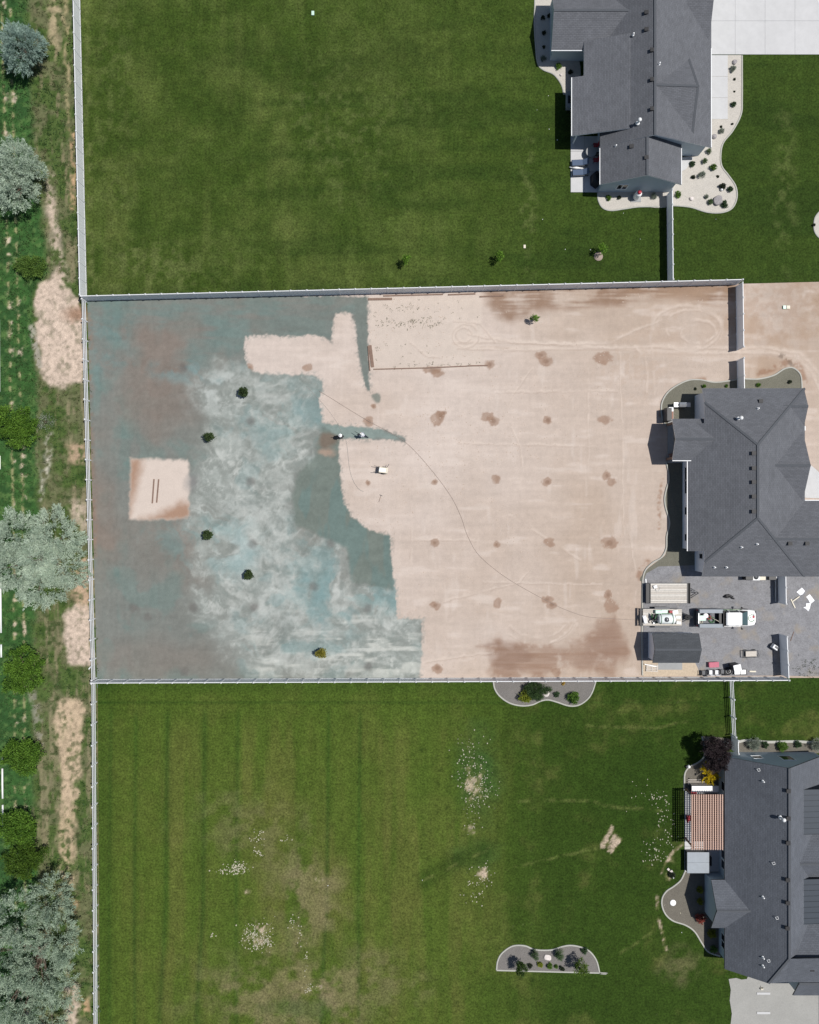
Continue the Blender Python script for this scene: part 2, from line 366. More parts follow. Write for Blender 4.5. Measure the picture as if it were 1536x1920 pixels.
# wet planting holes
HOLES = [(577, 690, 8, 8), (468, 690, 7, 7), (691, 790, 10, 9.5), (820, 786, 13, 13), (826, 778, 9, 9), (832, 774, 6, 5), (914, 780, 12, 8), (925, 789, 12, 9), (1027, 788, 9, 8), (1133, 787, 14, 8), (1014, 666, 11, 7), (1023, 677, 14, 9), (1133, 670, 17, 11), (918, 684, 9, 9),
         (815, 904, 6, 5), (931, 898, 9, 8), (1026, 904, 9, 8), (1138, 892, 7, 9), (1146, 904, 9, 7), (815, 1018, 8, 7), (931, 1021, 6, 6), (1030, 1017, 10, 8), (1143, 1018, 14, 11), (816, 1135, 9, 8), (933, 1131, 7, 10), (1026, 1124, 10, 7), (1034, 1134, 9, 8), (1145, 1136, 13, 13), (1140, 1115, 7, 9), (820, 1253, 10, 9), (1044, 1260, 9, 8), (690, 906, 5, 5), (812, 694, 18, 7), (822, 700, 12, 7), (700, 762, 6, 6)]
for i, (hx, hy, rx, ry) in enumerate(HOLES):
    m = emask(x, y, hx, hy, rx, ry, 0.16, 0.5, 8, 40+i)
    dirt = mix(dirt, alb((166, 136, 116)), m*(0.72+0.35*(n4-0.5)))
    m = emask(x, y, hx, hy, rx*0.45, ry*0.45, 0.4, 0.3, 7, 80+i); dirt = mix(dirt, alb((140, 110, 90)), m*0.5*((i % 3) != 0)); relief -= 0.02*m
WETP = [(893, 1207), (935, 1195), (948, 1206), (1000, 1210), (1075, 1202), (1112, 1186), (1132, 1158), (1150, 1150), (1168, 1180), (1178, 1215), (1176, 1240), (1160, 1250), (1146, 1268), (1120, 1262), (1060, 1252), (1050, 1266), (1020, 1272), (990, 1262), (952, 1272), (918, 1262), (922, 1240), (935, 1222), (905, 1214)]
m = pmask(x, y, WETP, 11, 16, 26, 61); dirt = mix(dirt, alb((163, 134, 115)), m*(0.75+0.6*(n7-0.5))*sstep(0.25, 0.45, 0.7*n2+0.3*n4))
m = pmask(x, y, [(905, 1205), (950, 1198), (1000, 1225), (985, 1262), (940, 1270), (925, 1240)], 8, 9, 30, 62); dirt = mix(dirt, alb((142, 112, 95)), m*0.45*sstep(0.35, 0.6, n3))
m = pmask(x, y, [(1110, 1195), (1150, 1165), (1176, 1215), (1150, 1245), (1090, 1240)], 12, 9, 30, 63); dirt = mix(dirt, alb((150, 120, 104)), m*0.4)
# wet line outside the house edging
m = smask(x, y, [(1240, 778), (1243, 755), (1258, 735), (1285, 718), (1320, 712)], 5, 0.6)+smask(x, y, [(1236, 990), (1236, 935), (1243, 900)], 3.5, 0.6)+smask(x, y, [(1196, 1085), (1203, 1066), (1215, 1052)], 5, 0.7)+smask(x, y, [(1425, 700), (1452, 690), (1470, 682), (1484, 672), (1500, 690), (1508, 715)], 6, 0.6)
dirt = mix(dirt, alb((160, 124, 100)), m*0.7*sstep(0.35, 0.6, n4))
dirt = mix(dirt, alb((120, 104, 90)), 0.6*smask(x, y, [(1464, 667), (1480, 672), (1484, 684)], 5, 0.6)*sstep(0.4, 0.55, n4))
# hydro-mulch
HY = [(140, 545), (690, 556), (690, 640), (692, 690), (695, 738), (684, 728), (676, 690), (671, 650), (668, 625), (664, 600), (655, 586), (632, 588), (626, 600), (624, 625), (620, 642), (608, 634), (590, 628), (558, 630), (530, 631), (500, 628), (475, 630), (460, 632), (459, 655), (465, 690), (480, 697), (520, 702), (560, 702), (590, 703), (606, 715), (604, 735), (598, 745), (601, 765), (604, 782), (607, 793), (640, 798), (680, 800), (720, 805), (760, 820), (762, 830), (740, 826), (700, 824), (650, 822), (638, 823), (636, 850), (640, 900), (645, 940), (660, 968), (690, 992), (733, 1004), (735, 1060), (742, 1100), (746, 1160), (792, 1160), (792, 1210), (787, 1295), (140, 1295)]
hsd = psd(x+(fbm(x, y, 12, 70, 3)-0.5)*5+(fbm(x, y, 4, 72, 2)-0.5)*5, y+(fbm(x, y, 12, 120, 3)-0.5)*5+(fbm(x, y, 4, 122, 2)-0.5)*5, HY)
hm = np.maximum(sstep(-1.6, 2.6, hsd), 0.55*sstep(-9, 0, hsd)*sstep(0.52, 0.7, fbm(x, y, 4, 124, 2)))
h1 = fbm(x, y, 120, 71); h2 = fbm(x+n2*30, y+n1*30, 46, 73, 4); h3 = fbm(x*0.35+y*0.2, y, 15, 75, 3); h4 = fbm(x, y*0.3, 26, 77, 3); h5 = fbm(x+h2*50, y-h1*60, 24, 79, 4, 0.65); h6 = fbm(x*0.18, y, 10, 81, 3); h7 = fbm(x+h5*26, (y+h2*30)*0.6, 9, 181, 4, 0.7); u_ = x*0.8+y*0.6+60*(h1-0.5); v_ = y*0.8-x*0.6+90*(h2-0.5); h8 = fbm(u_*0.22, v_, 11, 183, 4, 0.65); h9 = fbm(x*0.3+40*h2, y+60*h1, 18, 185, 4, 0.6)
hc = np.tile(np.array(alb((135, 138, 132))), (len(x), 1))
hc = mix(hc, alb((123, 141, 135)), sstep(0.45, 0.7, h4)*0.75*sstep(330, 165, x)+sstep(0.5, 0.66, h2)*0.6)
hc = mix(hc, alb((121, 140, 135)), 0.75*pmask(x, y, [(160, 560), (690, 560), (690, 600), (640, 590), (600, 640), (450, 640), (450, 690), (350, 700), (330, 640), (200, 640)], 40, 20, 60, 83)*sstep(0.3, 0.6, h6))
hc = mix(hc, alb((142, 132, 123)), 0.85*emask(x, y, 292, 715, 75, 95, 0.5, 0.4, 50, 85)+0.7*emask(x, y, 195, 940, 30, 160, 0.6, 0.6, 50, 86)*sstep(0.3, 0.6, h1)+0.45*emask(x, y, 320, 1010, 100, 60, 0.6, 0.6, 60, 87)+0.5*emask(x, y, 300, 1235, 150, 36, 0.6, 0.6, 60, 88)+0.5*sstep(0.55, 0.7, h1)+0.5*emask(x, y, 600, 1240, 80, 28, 0.6, 0.6, 40, 89))
hc = mix(hc, alb((150, 118, 98)), 0.45*smask(x, y, [(166, 580), (168, 800), (176, 1040)], 7, 0.8)*sstep(0.4, 0.6, n4))
wz = pmask(x, y, [(362, 720), (400, 690), (480, 700), (600, 705), (600, 800), (590, 860), (552, 900), (552, 985), (650, 1020), (655, 1090), (745, 1110), (790, 1165), (790, 1275), (480, 1275), (430, 1220), (370, 1150), (400, 1080), (350, 985), (362, 930), (360, 870), (400, 800)], 30, 30, 60, 90)
hc = mix(hc, alb((157, 163, 157)), wz*0.8)
hc = mix(hc, alb((180, 186, 180)), wz*sstep(0.40, 0.66, 0.5*h5+0.5*h8)*0.8)
hc = mix(hc, alb((204, 207, 201)), wz*sstep(0.50, 0.70, 0.45*h7+0.35*h8+0.2*h9)*0.75)
hc = mix(hc, alb((210, 212, 204)), pmask(x, y, [(480, 1150), (790, 1165), (790, 1272), (480, 1272)], 30, 20, 40, 91)*sstep(0.52, 0.72, h6)*0.85)
hc = mix(hc, alb((198, 203, 198)), 0.6*emask(x, y, 470, 985, 60, 60, 0.7, 0.7, 30, 94)*sstep(0.4, 0.65, h5)+0.8*emask(x, y, 430, 735, 60, 35, 0.7, 0.6, 30, 95)*sstep(0.4, 0.65, h5)+0.7*emask(x, y, 550, 1130, 90, 70, 0.7, 0.7, 30, 96)*sstep(0.38, 0.62, h5))
def spray(cx, cy, sx=30.0, seed=1):          # strokes fanning out from where the hose was held
    th = np.arctan2(y-cy, x-cx); r = np.hypot(x-cx, y-cy)
    return fbm(th*sx+3*h2, r*0.035+h1*2, 1.0, seed, 3, 0.6), r
for i, (sx_, sy_, rr, sa_) in enumerate([(640, 800, 260, 2.9), (600, 690, 240, 2.4), (640, 950, 260, 2.7), (380, 900, 220, 0.5), (700, 1060, 260, 2.9), (360, 1060, 260, 0.2), (480, 980, 230, 1.0), (640, 1000, 200, 1.4), (800, 1215, 300, 3.1), (420, 1240, 300, 0.0), (560, 1120, 220, 2.2)]):
    f, r = spray(sx_, sy_, 9.0, 190+i); a_ = np.arctan2(y-sy_, x-sx_); ad = np.abs((a_-sa_+math.pi) % (2*math.pi)-math.pi); fall = sstep(rr, rr*0.35, r)*sstep(25, 90, r)*np.clip(wz+0.1, 0, 1)*sstep(0.9, 0.35, ad+0.5*(h2-0.5))
    hc = mix(hc, alb((206, 209, 203)), fall*sstep(0.50, 0.74, f)*0.5); hc = mix(hc, alb((130, 140, 135)), fall*sstep(0.46, 0.28, f)*0.4)
for i, (sx_, sy_, rx_, ry_) in enumerate([(640, 1130, 110, 45), (700, 1090, 50, 40), (600, 1060, 50, 50), (385, 690, 70, 20), (430, 1020, 60, 50), (590, 880, 30, 20), (520, 800, 60, 40), (350, 1010, 60, 40), (640, 640, 40, 14), (200, 640, 40, 60), (540, 1215, 120, 10)]):
    hc = mix(hc, alb((120, 152, 150)), 0.42*emask(x, y, sx_, sy_, rx_, ry_, 0.7, 0.7, 26, 210+i)*sstep(0.44, 0.62, 0.5*h8+0.5*h2))
hc = mix(hc, alb((190, 208, 206)), 0.6*emask(x, y, 445, 1030, 45, 40, 0.7, 0.6, 30, 97)*sstep(0.4, 0.62, h2))
hc = mix(hc, alb((134, 162, 162)), 0.6*emask(x, y, 650, 1120, 95, 50, 0.6, 0.6, 28, 98)*sstep(0.46, 0.62, h2)+0.3*wz*sstep(0.6, 0.72, h2)+0.7*emask(x, y, 378, 692, 70, 22, 0.6, 0.6, 28, 99)*sstep(0.42, 0.6, h2)+0.55*emask(x, y, 590, 768, 30, 30, 0.6, 0.6, 20, 100))
DK = [(602, 808), (634, 815), (640, 830), (640, 900), (648, 942), (662, 968), (690, 992), (733, 1004), (738, 1090), (735, 1104), (662, 1090), (650, 1025), (556, 985), (548, 940), (562, 890), (592, 858), (596, 830)]
dk = pmask(x, y, DK, 5, 7, 22, 101)
hc = mix(hc, alb((124, 135, 127)), dk*0.9); hc = mix(hc, alb((114, 138, 134)), dk*0.6*sstep(0.5, 0.62, h4)); hc = mix(hc, alb((132, 114, 100)), 0.8*emask(x, y, 616, 825, 18, 16, 0.5, 0.5, 14, 102)); hc = mix(hc, alb((182, 156, 138)), 0.75*emask(x, y, 612, 848, 16, 7, 0.6, 0.6, 10, 103))
hc = mix(hc, alb((126, 134, 128)), 0.8*pmask(x, y, [(664, 560), (692, 556), (694, 735), (684, 728), (671, 650)], 3, 3, 14, 104)+0.7*pmask(x, y, [(560, 590), (628, 585), (622, 640), (560, 628), (480, 626), (480, 600)], 14, 10, 30, 105))
hc = mix(hc, alb((148, 164, 158)), 0.8*pmask(x, y, [(600, 795), (700, 800), (760, 822), (700, 824), (640, 820)], 4, 4, 14, 106))
for i, (hx, hy) in enumerate([(343, 690), (470, 790), (470, 903), (360, 903), (473, 1020), (477, 1138), (362, 1140), (690, 1140), (588, 1100), (620, 1020), (276, 1157), (250, 1140), (690, 1250), (345, 1260)]):
    hc = mix(hc, alb((116, 112, 108)), 0.6*emask(x, y, hx, hy, 8, 8, 0.6, 0.3, 10, 110+i))
hc *= (0.90+0.12*h3+0.10*(n4-0.5)+0.10*(h6-0.5)+0.14*(h7-0.5)+0.16*(fbm(x, y, 4.2, 187, 2)-0.5)+0.10*(fbm(x, y*0.1, 5, 188, 2)-0.5)*sstep(420, 200, x))[:, None]
col = dirt*(1-hm[:, None])+hc*hm[:, None]
col = mix(col, alb((118, 128, 120)), 0.8*emask(x, y, 706, 746, 8, 9, 0.3, 0.4, 8, 120))
# square left bare
SQ = [(245, 860), (352, 862), (356, 900), (354, 968), (325, 973), (243, 975)]
sq = pmask(x, y, SQ, 4.0, 4.0, 9, 121)
col = mix(col, alb((224, 209, 197)), sq)
col = mix(col, alb((168, 130, 104)), sq*0.85*(pmask(x, y, [(243, 858), (268, 858), (260, 900), (248, 940), (242, 972), (238, 900)], 13, 5, 14, 122)+pmask(x, y, [(262, 974), (300, 962), (335, 940), (360, 945), (356, 980)], 12, 6, 14, 123)))
col = mix(col, alb((150, 150, 148)), 0.6*emask(x, y, 358, 905, 12, 16, 0.7, 0.4, 12, 124))
z = 0.018*(n2-0.5)+0.012*(n4-0.5)+relief*1.2
M['dirt'] = mat('graded_soil', (1, 1, 1), 0.95, 0.07, 7.0, 0.35, 9.0, attr=True, spec=0.1, var2=0.04, scale2=1.2)
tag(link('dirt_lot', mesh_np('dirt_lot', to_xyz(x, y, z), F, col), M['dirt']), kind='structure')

# --- lawns
M['grass'] = mat('mown_grass', (1, 1, 1), 0.9, 0.60, 4.5, 0.8, 9.0, attr=True, spec=0.08, var2=0.16, scale2=1.1, detail=6)
x, y, F = grid_patch(lambda t: xleft(t)+1.5, C_(1700), C_(-130), lambda t: ytop(t)-1.0, 3.4)
n1 = fbm(x, y, 190, 203); n2 = fbm(x, y, 60, 205); n3 = fbm(x, y*0.12, 30, 207, 3); n4 = fbm(x, y, 12, 209, 3); n5 = fbm(x*0.15, y, 34, 211, 3)
c = np.tile(np.array(alb((65, 84, 32))), (len(x), 1))
c = mix(c, alb((92, 104, 52)), 0.7*sstep(0.38, 0.7, n1*0.55+n2*0.45)*sstep(1120, 500, x)+0.5*sstep(0.5, 0.75, n3)*sstep(1200, 250, x))
c = mix(c, alb((52, 71, 27)), 0.6*sstep(0.5, 0.72, n5)*sstep(300, 600, x)+0.45*sstep(900, 1150, x))
c = mix(c, alb((104, 112, 66)), 0.55*emask(x, y, 300, 500, 130, 50, 0.7, 0.6, 40, 213)*sstep(0.4, 0.65, n4)+0.45*smask(x, y, [(160, -100), (172, 540)], 6, 0.6)*sstep(0.35, 0.6, n4)+0.4*emask(x, y, 640, 240, 120, 120, 0.7, 0.8, 60, 214)*sstep(0.5, 0.7, n4)+0.35*emask(x, y, 215, 230, 40, 260, 0.7, 0.7, 50, 215)*sstep(0.45, 0.65, n4)+0.4*emask(x, y, 990, 380, 14, 120, 0.7, 0.6, 40, 216)*sstep(0.45, 0.65, n4)+0.35*emask(x, y, 1470, 330, 20, 130, 0.7, 0.6, 40, 217)*sstep(0.45, 0.65, n4))
c = mix(c, alb((34, 52, 18)), 0.5*smask(x, y, [(430, 100), (640, 140), (760, 100)], 36, 0.8)*n2)
c = mix(c, alb((46, 64, 28)), 0.5*sstep(-40, -6, y-ytop(x))*sstep(0.4, 0.6, n2))
n7 = fbm(x, y, 26, 219, 4, 0.7); c = mix(c, alb((88, 103, 52)), 0.30*sstep(0.5, 0.7, n7)*sstep(1150, 700, x)*(0.5+n1)); c = mix(c, alb((46, 68, 26)), 0.25*sstep(0.5, 0.34, n7))
n8 = fbm(x, y*0.05, 5, 221, 3); n9 = fbm(x*0.05, y, 5, 223, 3)
c *= (0.66+0.30*n4+0.12*n2+0.22*n8+0.16*n9)[:, None]
tag(link('lawn', mesh_np('lawn', to_xyz(x, y, 0.04+0.02*(n2-0.5)), F, c), M['grass']), kind='structure')
x, y, F = grid_patch(lambda t: xleft(t)+2.5, C_(1700), lambda t: ybot(t)+2.0, C_(2040), 3.2)
n1 = fbm(x, y, 190, 303); n2 = fbm(x, y, 60, 305); n3 = fbm(x, y*0.12, 26, 307, 3); n4 = fbm(x, y, 12, 309, 3); n5 = fbm(x*0.15, y, 34, 311, 3); n6 = fbm(x, y, 22, 313, 4)
c = np.tile(np.array(alb((80, 100, 38))), (len(x), 1))
east = sstep(780, 1060, x+60*(n1-0.5)*2)
c = mix(c, alb((52, 74, 25)), east*0.9)
c = mix(c, alb((100, 105, 52)), 0.6*sstep(0.4, 0.7, n3)*(1-east)*sstep(1320, 1400, y)*sstep(190, 260, x)+0.25*sstep(0.5, 0.7, n2)*(1-east*0.6))
c = mix(c, alb((104, 108, 58)), 0.4*sstep(0.55, 0.75, n2)*east*sstep(0.4, 0.6, n6))
for sx in (209, 256, 315, 385, 447, 617, 676, 1002):   # mower wheel lines
    w = 5.2 if sx in (315, 385) else 3.8
    bend = np.interp(y, [1300, 1700, 1900], [0, -4, -16 if sx in (315, 385, 617) else -3])
    c = mix(c, alb((44, 76, 28)), 0.58*np.exp(-((x-sx-bend)/w)**2)*(0.6+0.6*n3)*sstep(1315, 1350, y)*(1 if sx < 900 else 0.3))
c = mix(c, alb((50, 76, 26)), 0.55*np.exp(-((y-1317)/3.0)**2)+0.4*sstep(40, 10, y-ybot(x))+0.4*sstep(60, 10, x-xleft(y)))
dry = 0.7*emask(x, y, 520, 1880, 130, 90, 0.6, 0.7, 60, 321)+0.75*emask(x, y, 580, 1690, 60, 70, 0.7, 0.7, 40, 322)+0.5*emask(x, y, 690, 1850, 90, 60, 0.7, 0.7, 40, 323)+0.4*emask(x, y, 470, 1560, 90, 60, 0.7, 0.7, 40, 324)+0.4*emask(x, y, 1280, 1810, 40, 30, 0.7, 0.6, 25, 325)
c = mix(c, alb((134, 124, 92)), dry*sstep(0.3, 0.62, n6))
c = mix(c, alb((56, 88, 42)), 0.75*emask(x, y, 895, 1450, 36, 80, 0.6, 0.5, 26, 326)+0.5*emask(x, y, 890, 1600, 40, 30, 0.6, 0.5, 20, 327)+0.5*emask(x, y, 560, 1890, 60, 20, 0.6, 0.5, 20, 328))
c = mix(c, alb((40, 64, 20)), 0.6*smask(x, y, [(800, 1648), (850, 1620), (905, 1595)], 16, 0.8)+0.4*emask(x, y, 1210, 1520, 80, 120, 0.8, 0.5, 40, 329))
for p in ([(960, 1502), (1040, 1500), (1110, 1502), (1140, 1512), (1240, 1520)], [(790, 1655), (830, 1632), (930, 1585)], [(950, 1628), (1040, 1608), (1120, 1590)], [(1100, 1360), (1230, 1365), (1290, 1350)], [(1160, 1790), (1200, 1765), (1230, 1740)]):
    c = mix(c, alb((120, 126, 72)), 0.42*smask(x+(n6-0.5)*6, y+(n6-0.5)*6, p, 2.6, 0.9)*sstep(0.35, 0.65, n4))
# bare patches in the turf
bare = pmask(x, y, [(1124, 1584), (1146, 1547), (1152, 1552), (1136, 1590), (1128, 1592)], 1.6, 3, 8, 331)+pmask(x, y, [(1140, 1580), (1152, 1562), (1167, 1574), (1148, 1598), (1140, 1596)], 1.6, 2, 8, 332)
bare = bare+emask(x, y, 905, 1638, 9, 12, 0.4, 0.6, 8, 333)+0.8*emask(x, y, 887, 1470, 15, 42, 0.6, 0.8, 8, 334)*sstep(0.46, 0.60, n4)+0.7*emask(x, y, 882, 1555, 10, 10, 0.5, 0.8, 7, 335)+0.6*emask(x, y, 485, 1752, 26, 22, 0.5, 0.8, 9, 336)*sstep(0.4, 0.55, n4)+0.7*emask(x, y, 465, 1672, 6, 5, 0.4, 0.5, 6, 337)+0.6*emask(x, y, 600, 1648, 9, 8, 0.5, 0.5, 8, 338)+0.6*emask(x, y, 600, 1852, 8, 7, 0.5, 0.5, 8, 339)
bare = bare+0.8*(1-sstep(1.5, 4.5, dist_line(x+(n4-0.5)*4, y, [(1283, 1580), (1262, 1596), (1244, 1628), (1232, 1660), (1231, 1690), (1232, 1715), (1250, 1780)]))*1.0)*sstep(0.3, 0.5, n6)
bare = bare+0.5*emask(x, y, 1258, 1630, 9, 24, 0.5, 0.6, 9, 340)*sstep(0.4, 0.55, n4)
fine = fbm(x, y, 5, 341, 2); bare = np.clip(bare, 0, 1)
c = mix(c, alb((122, 122, 78)), 0.6*sstep(0.05, 0.5, bare)); c = mix(c, alb((204, 184, 164)), 0.85*sstep(0.66, 1.0, bare*0.6+fine*0.75))
n8 = fbm(x, y*0.05, 6, 321, 3); band = np.sin((x-209)/60.0*2*math.pi)*0.5+0.5
c = mix(c, alb((98, 110, 48)), 0.22*band*(1-east)*sstep(1330, 1370, y))
c *= (0.70+0.28*n4+0.14*n6+0.20*n8)[:, None]
for (sx, sy) in np.random.RandomState(5).uniform((760, 1290), (1350, 1900), (170, 2)):
    c = mix(c, alb((34, 52, 18)), 0.5*np.exp(-(((x-sx)**2+(y-sy)**2)/9.0)))
tag(link('lawn', mesh_np('lawn', to_xyz(x, y, 0.04+0.02*(n2-0.5)), F, c), M['grass']), kind='structure')

# --- the field strip in the west: crop rows, a track, weeds and bare sand
x, y, F = grid_patch(C_(-60), lambda t: xleft(t)+1.2, C_(-110), C_(2030), 2.0)
n1 = fbm(x, y, 120, 403); n2 = fbm(x, y, 30, 405); n3 = fbm(x, y*0.18, 10, 407, 3); n4 = fbm(x, y, 9, 409, 3); n5 = fbm(x, y, 5, 411, 2)
FIELD_EDGE = np.interp(y, [-100, 0, 300, 500, 560, 760, 1000, 1200, 1300, 1500, 2000], [52, 50, 62, 88, 62, 66, 72, 62, 58, 64, 70])
crop = sstep(8, -8, x-FIELD_EDGE+(n2-0.5)*24)
c = np.tile(np.array(alb((112, 116, 82))), (len(x), 1))
c = mix(c, alb((84, 106, 54)), sstep(0.38, 0.58, n2)*0.9)
c = mix(c, alb((150, 140, 112)), sstep(0.55, 0.7, n3)*0.7)
c = mix(c, alb((50, 76, 32)), sstep(0.55, 0.7, n4)*0.7)
sand = alb((214, 194, 176)); rsand = alb((208, 172, 138))
def add_sand(pts, soft=4, warp=10, s=1, colr=sand, k=1.0, solid=0.02):
    global c
    c = mix(c, colr, k*pmask(x, y, pts, soft*1.8, warp*1.5, 20, s)*np.clip(solid+1.0*sstep(0.36, 0.56, 0.55*n4+0.3*n3+0.15*n5), 0, 1)*np.clip(0.8+0.4*n5, 0, 1))
add_sand([(66, 560), (78, 530), (96, 518), (108, 520), (120, 540), (150, 562), (157, 590), (160, 715), (128, 728), (96, 728), (78, 700), (78, 668), (72, 640), (66, 600)], 3, 8, 421, solid=0.72)
add_sand([(92, 370), (104, 372), (112, 440), (122, 500), (130, 550), (100, 545), (104, 500), (96, 440)], 5, 5, 422, k=0.85)
add_sand([(86, 330), (100, 330), (100, 420), (86, 400)], 6, 5, 423, k=0.6)
add_sand([(95, -60), (112, -60), (112, 40), (106, 110), (96, 60)], 5, 7, 424, alb((190, 172, 140)), 0.8)
add_sand([(120, -60), (127, -60), (128, 60), (130, 240), (126, 200), (122, 40)], 3, 5, 425, alb((196, 178, 140)), 0.7)
add_sand([(129, 232), (139, 234), (143, 330), (143, 400), (137, 400), (133, 300)], 2, 5, 426, rsand, 0.8)
add_sand([(120, 1150), (135, 1138), (172, 1132), (173, 1245), (150, 1248), (128, 1246), (122, 1200)], 3, 7, 427, solid=0.7)
add_sand([(88, 815), (102, 810), (96, 850), (88, 900), (78, 940), (82, 880)], 4, 6, 428, alb((212, 206, 190)), 0.9)
add_sand([(125, 830), (160, 830), (164, 870), (132, 862)], 4, 6, 429, alb((196, 168, 142)), 0.8)
add_sand([(130, 940), (164, 945), (166, 1000), (140, 980)], 5, 6, 430, k=0.7)
add_sand([(140, 1040), (170, 1050), (172, 1140), (150, 1140), (135, 1120)], 5, 6, 431, alb((206, 176, 150)), 0.85)
add_sand([(104, 1316), (150, 1310), (158, 1335), (148, 1400), (152, 1440), (140, 1500), (130, 1540), (118, 1500), (112, 1440), (108, 1370)], 4, 10, 432, alb((210, 186, 158)), 0.85, solid=0.3)
add_sand([(106, 1516), (150, 1516), (146, 1545), (138, 1580), (142, 1660), (118, 1650), (112, 1580)], 4, 10, 433, alb((214, 188, 158)), 0.65)
add_sand([(126, 1680), (146, 1690), (148, 1710), (130, 1706)], 3, 5, 434, rsand, 0.8); add_sand([(124, 1840), (152, 1845), (150, 1920), (122, 1960)], 4, 7, 435, k=0.8); add_sand([(156, 1870), (168, 1870), (170, 1905), (156, 1905)], 3, 4, 436, rsand, 0.8)
c = mix(c, alb((150, 112, 86)), 0.75*emask(x, y, 148, 588, 22, 14, 0.8, 0.5, 12, 437))
cc = np.tile(np.array(alb((66, 104, 54))), (len(x), 1)); cc = mix(cc, alb((52, 84, 48)), 0.6*sstep(0.4, 0.6, n2)); cc = mix(cc, alb((94, 124, 70)), sstep(0.52, 0.7, n4)*0.7)
for x0, x1, w in ((4, 24, 2.2), (20, 42, 2.2)):
    xc = np.interp(y, [-100, 0, 960, 2000], [x0-2, x0, x1+2, x1+8])
    cc = mix(cc, alb((196, 184, 140)), 0.6*np.exp(-((x-xc-(n2-0.5)*5)/w)**2)*sstep(0.4, 0.66, n4))
    cc = mix(cc, sand, 0.8*np.exp(-((x-xc-(n4-0.5)*12)/4.5)**2)*sstep(0.60, 0.68, 0.5*n2+0.5*n4))
c = c*(1-crop[:, None])+cc*crop[:, None]
c = mix(c, alb((176, 170, 156)), 0.8*smask(x, y, [(60, 615), (66, 640), (74, 690)], 6, 0.6)*sstep(0.35, 0.5, n4)+0.55*smask(x, y, [(62, 1300), (70, 1340), (76, 1390)], 8, 0.7)*sstep(0.4, 0.55, n4))
c *= (0.62+0.60*n5+0.20*n4)[:, None]
M['field'] = mat('rough_field', (1, 1, 1), 0.95, 0.22, 7.0, 0.9, 8.0, attr=True, spec=0.08)
FX, FY, FC = x, y, c
tag(link('field', mesh_np('field', to_xyz(x, y, 0.03+0.10*(n4-0.4)*crop+0.05*(n2-0.5)), F, c), M['field']), kind='structure')
# ------------------------------------------------------------------ fences
FH = 1.88
def post_mesh(h, w=0.135):
    b = MB(); b.box((0, 0, h/2), (w, w, h)); b.box((0, 0, h+0.02), (w+0.05, w+0.05, 0.04)); b.box((0, 0, h+0.08), (w+0.05, w+0.05, 0.08), taper=0.15)
    return b.mesh('post')
PM_SOLID = post_mesh(FH+0.04); PM_RANCH = post_mesh(1.42)
def fence(name, label, p0, p1, solid=True, spacing=30.0, cat='fence', first=True, last=True):
    a = W(*p0); b = W(*p1); L = (b-a).length; n = max(1, round(L*PPM/spacing)); s = L/n
    t = thing(name, label, cat, a, math.atan2(b.y-a.y, b.x-a.x))
    for i in range(n+1):
        if (i == 0 and not first) or (i == n and not last): continue
        link('post', PM_SOLID if solid else PM_RANCH, M['vinyl'], t, (i*s, 0, 0))
    if solid:
        pm = MB(); k = 11; w = (s-0.14)/k
        for j in range(k): pm.box((0.07+w*(j+0.5), 0, FH/2+0.02), (w-0.006, 0.036+0.004*(j % 2), FH-0.16))
        pm = pm.mesh('panel'); rm = MB().box((s/2, 0, 0), (s-0.138, 0.09, 0.14)).mesh('rail', 0.008)
        for i in range(n):
            link('panel', pm, M['vinyl'], t, (i*s, 0, 0)); link('rail', rm, M['vinyl'], t, (i*s, 0, FH-0.055)); link('rail', rm, M['vinyl'], t, (i*s, 0, 0.10))
    else:
        rm = MB().box((s/2, 0, 0), (s-0.138, 0.045, 0.14)).mesh('rail', 0.006)
        for i in range(n):
            for z in (0.42, 0.83, 1.24): link('rail', rm, M['vinyl'], t, (i*s, 0, z))
    return t
fence('privacy_fence', 'white vinyl privacy fence along the west side of the large upper lawn', (xleft(-100), -100), (xleft(561), 561), spacing=30)
fence('privacy_fence', 'long white vinyl privacy fence between the upper lawn and the bare soil lot', (164.5, 563.6), (1379.7, 533.3), spacing=29.5)
fence('privacy_fence', 'white privacy fence running from the upper right lot corner down to the gate gap', (1380, 536), (1381.5, 656.5), spacing=30, first=False)
fence('privacy_fence', 'short white privacy fence between the gate gap and the middle house', (1381.8, 677), (1383, 742), spacing=30)
fence('privacy_fence', 'long white vinyl privacy fence between the sprayed lot and the lower striped lawn', (183.5, 1274), (1465, 1269), spacing=30)
fence('privacy_fence', 'white privacy fence at the right end of the gravel yard beside the steel frame stand', (1464.5, 1266.5), (1461, 1189), spacing=27, first=False)
fence('privacy_fence', 'short white privacy fence below the middle house beside the white paper sheets', (1458.5, 1068), (1459.5, 1129), spacing=30)
fence('privacy_fence', 'white privacy fence from the upper right house down across the dark lawn', (1250.5, 368), (1252, 533), spacing=30)
fence('rail_fence', 'white three rail fence along the left side of the sprayed mulch', (xleft(567), 566.5), (xleft(1270), 1271), False, 38)
fence('rail_fence', 'white three rail fence along the left side of the lower striped lawn', (xleft(1278), 1277), (xleft(2000), 2000), False, 38)
fence('rail_fence', 'short white three rail fence from the long fence down to the dark purple tree', (1366, 1272), (1371, 1376), False, 38)
fence('privacy_fence', 'very short white privacy fence joining the lower right house by the purple tree', (1371.5, 1380), (1372, 1404), spacing=24)
t = thing('fence_board', 'loose white board leaning outside the left rail fence near the lower lot corner', 'board', W(170, 1251), math.radians(50))
MB().box((0, 0, 0.06), (0.62, 0.12, 0.035)).build('board', M['vinyl'], t)

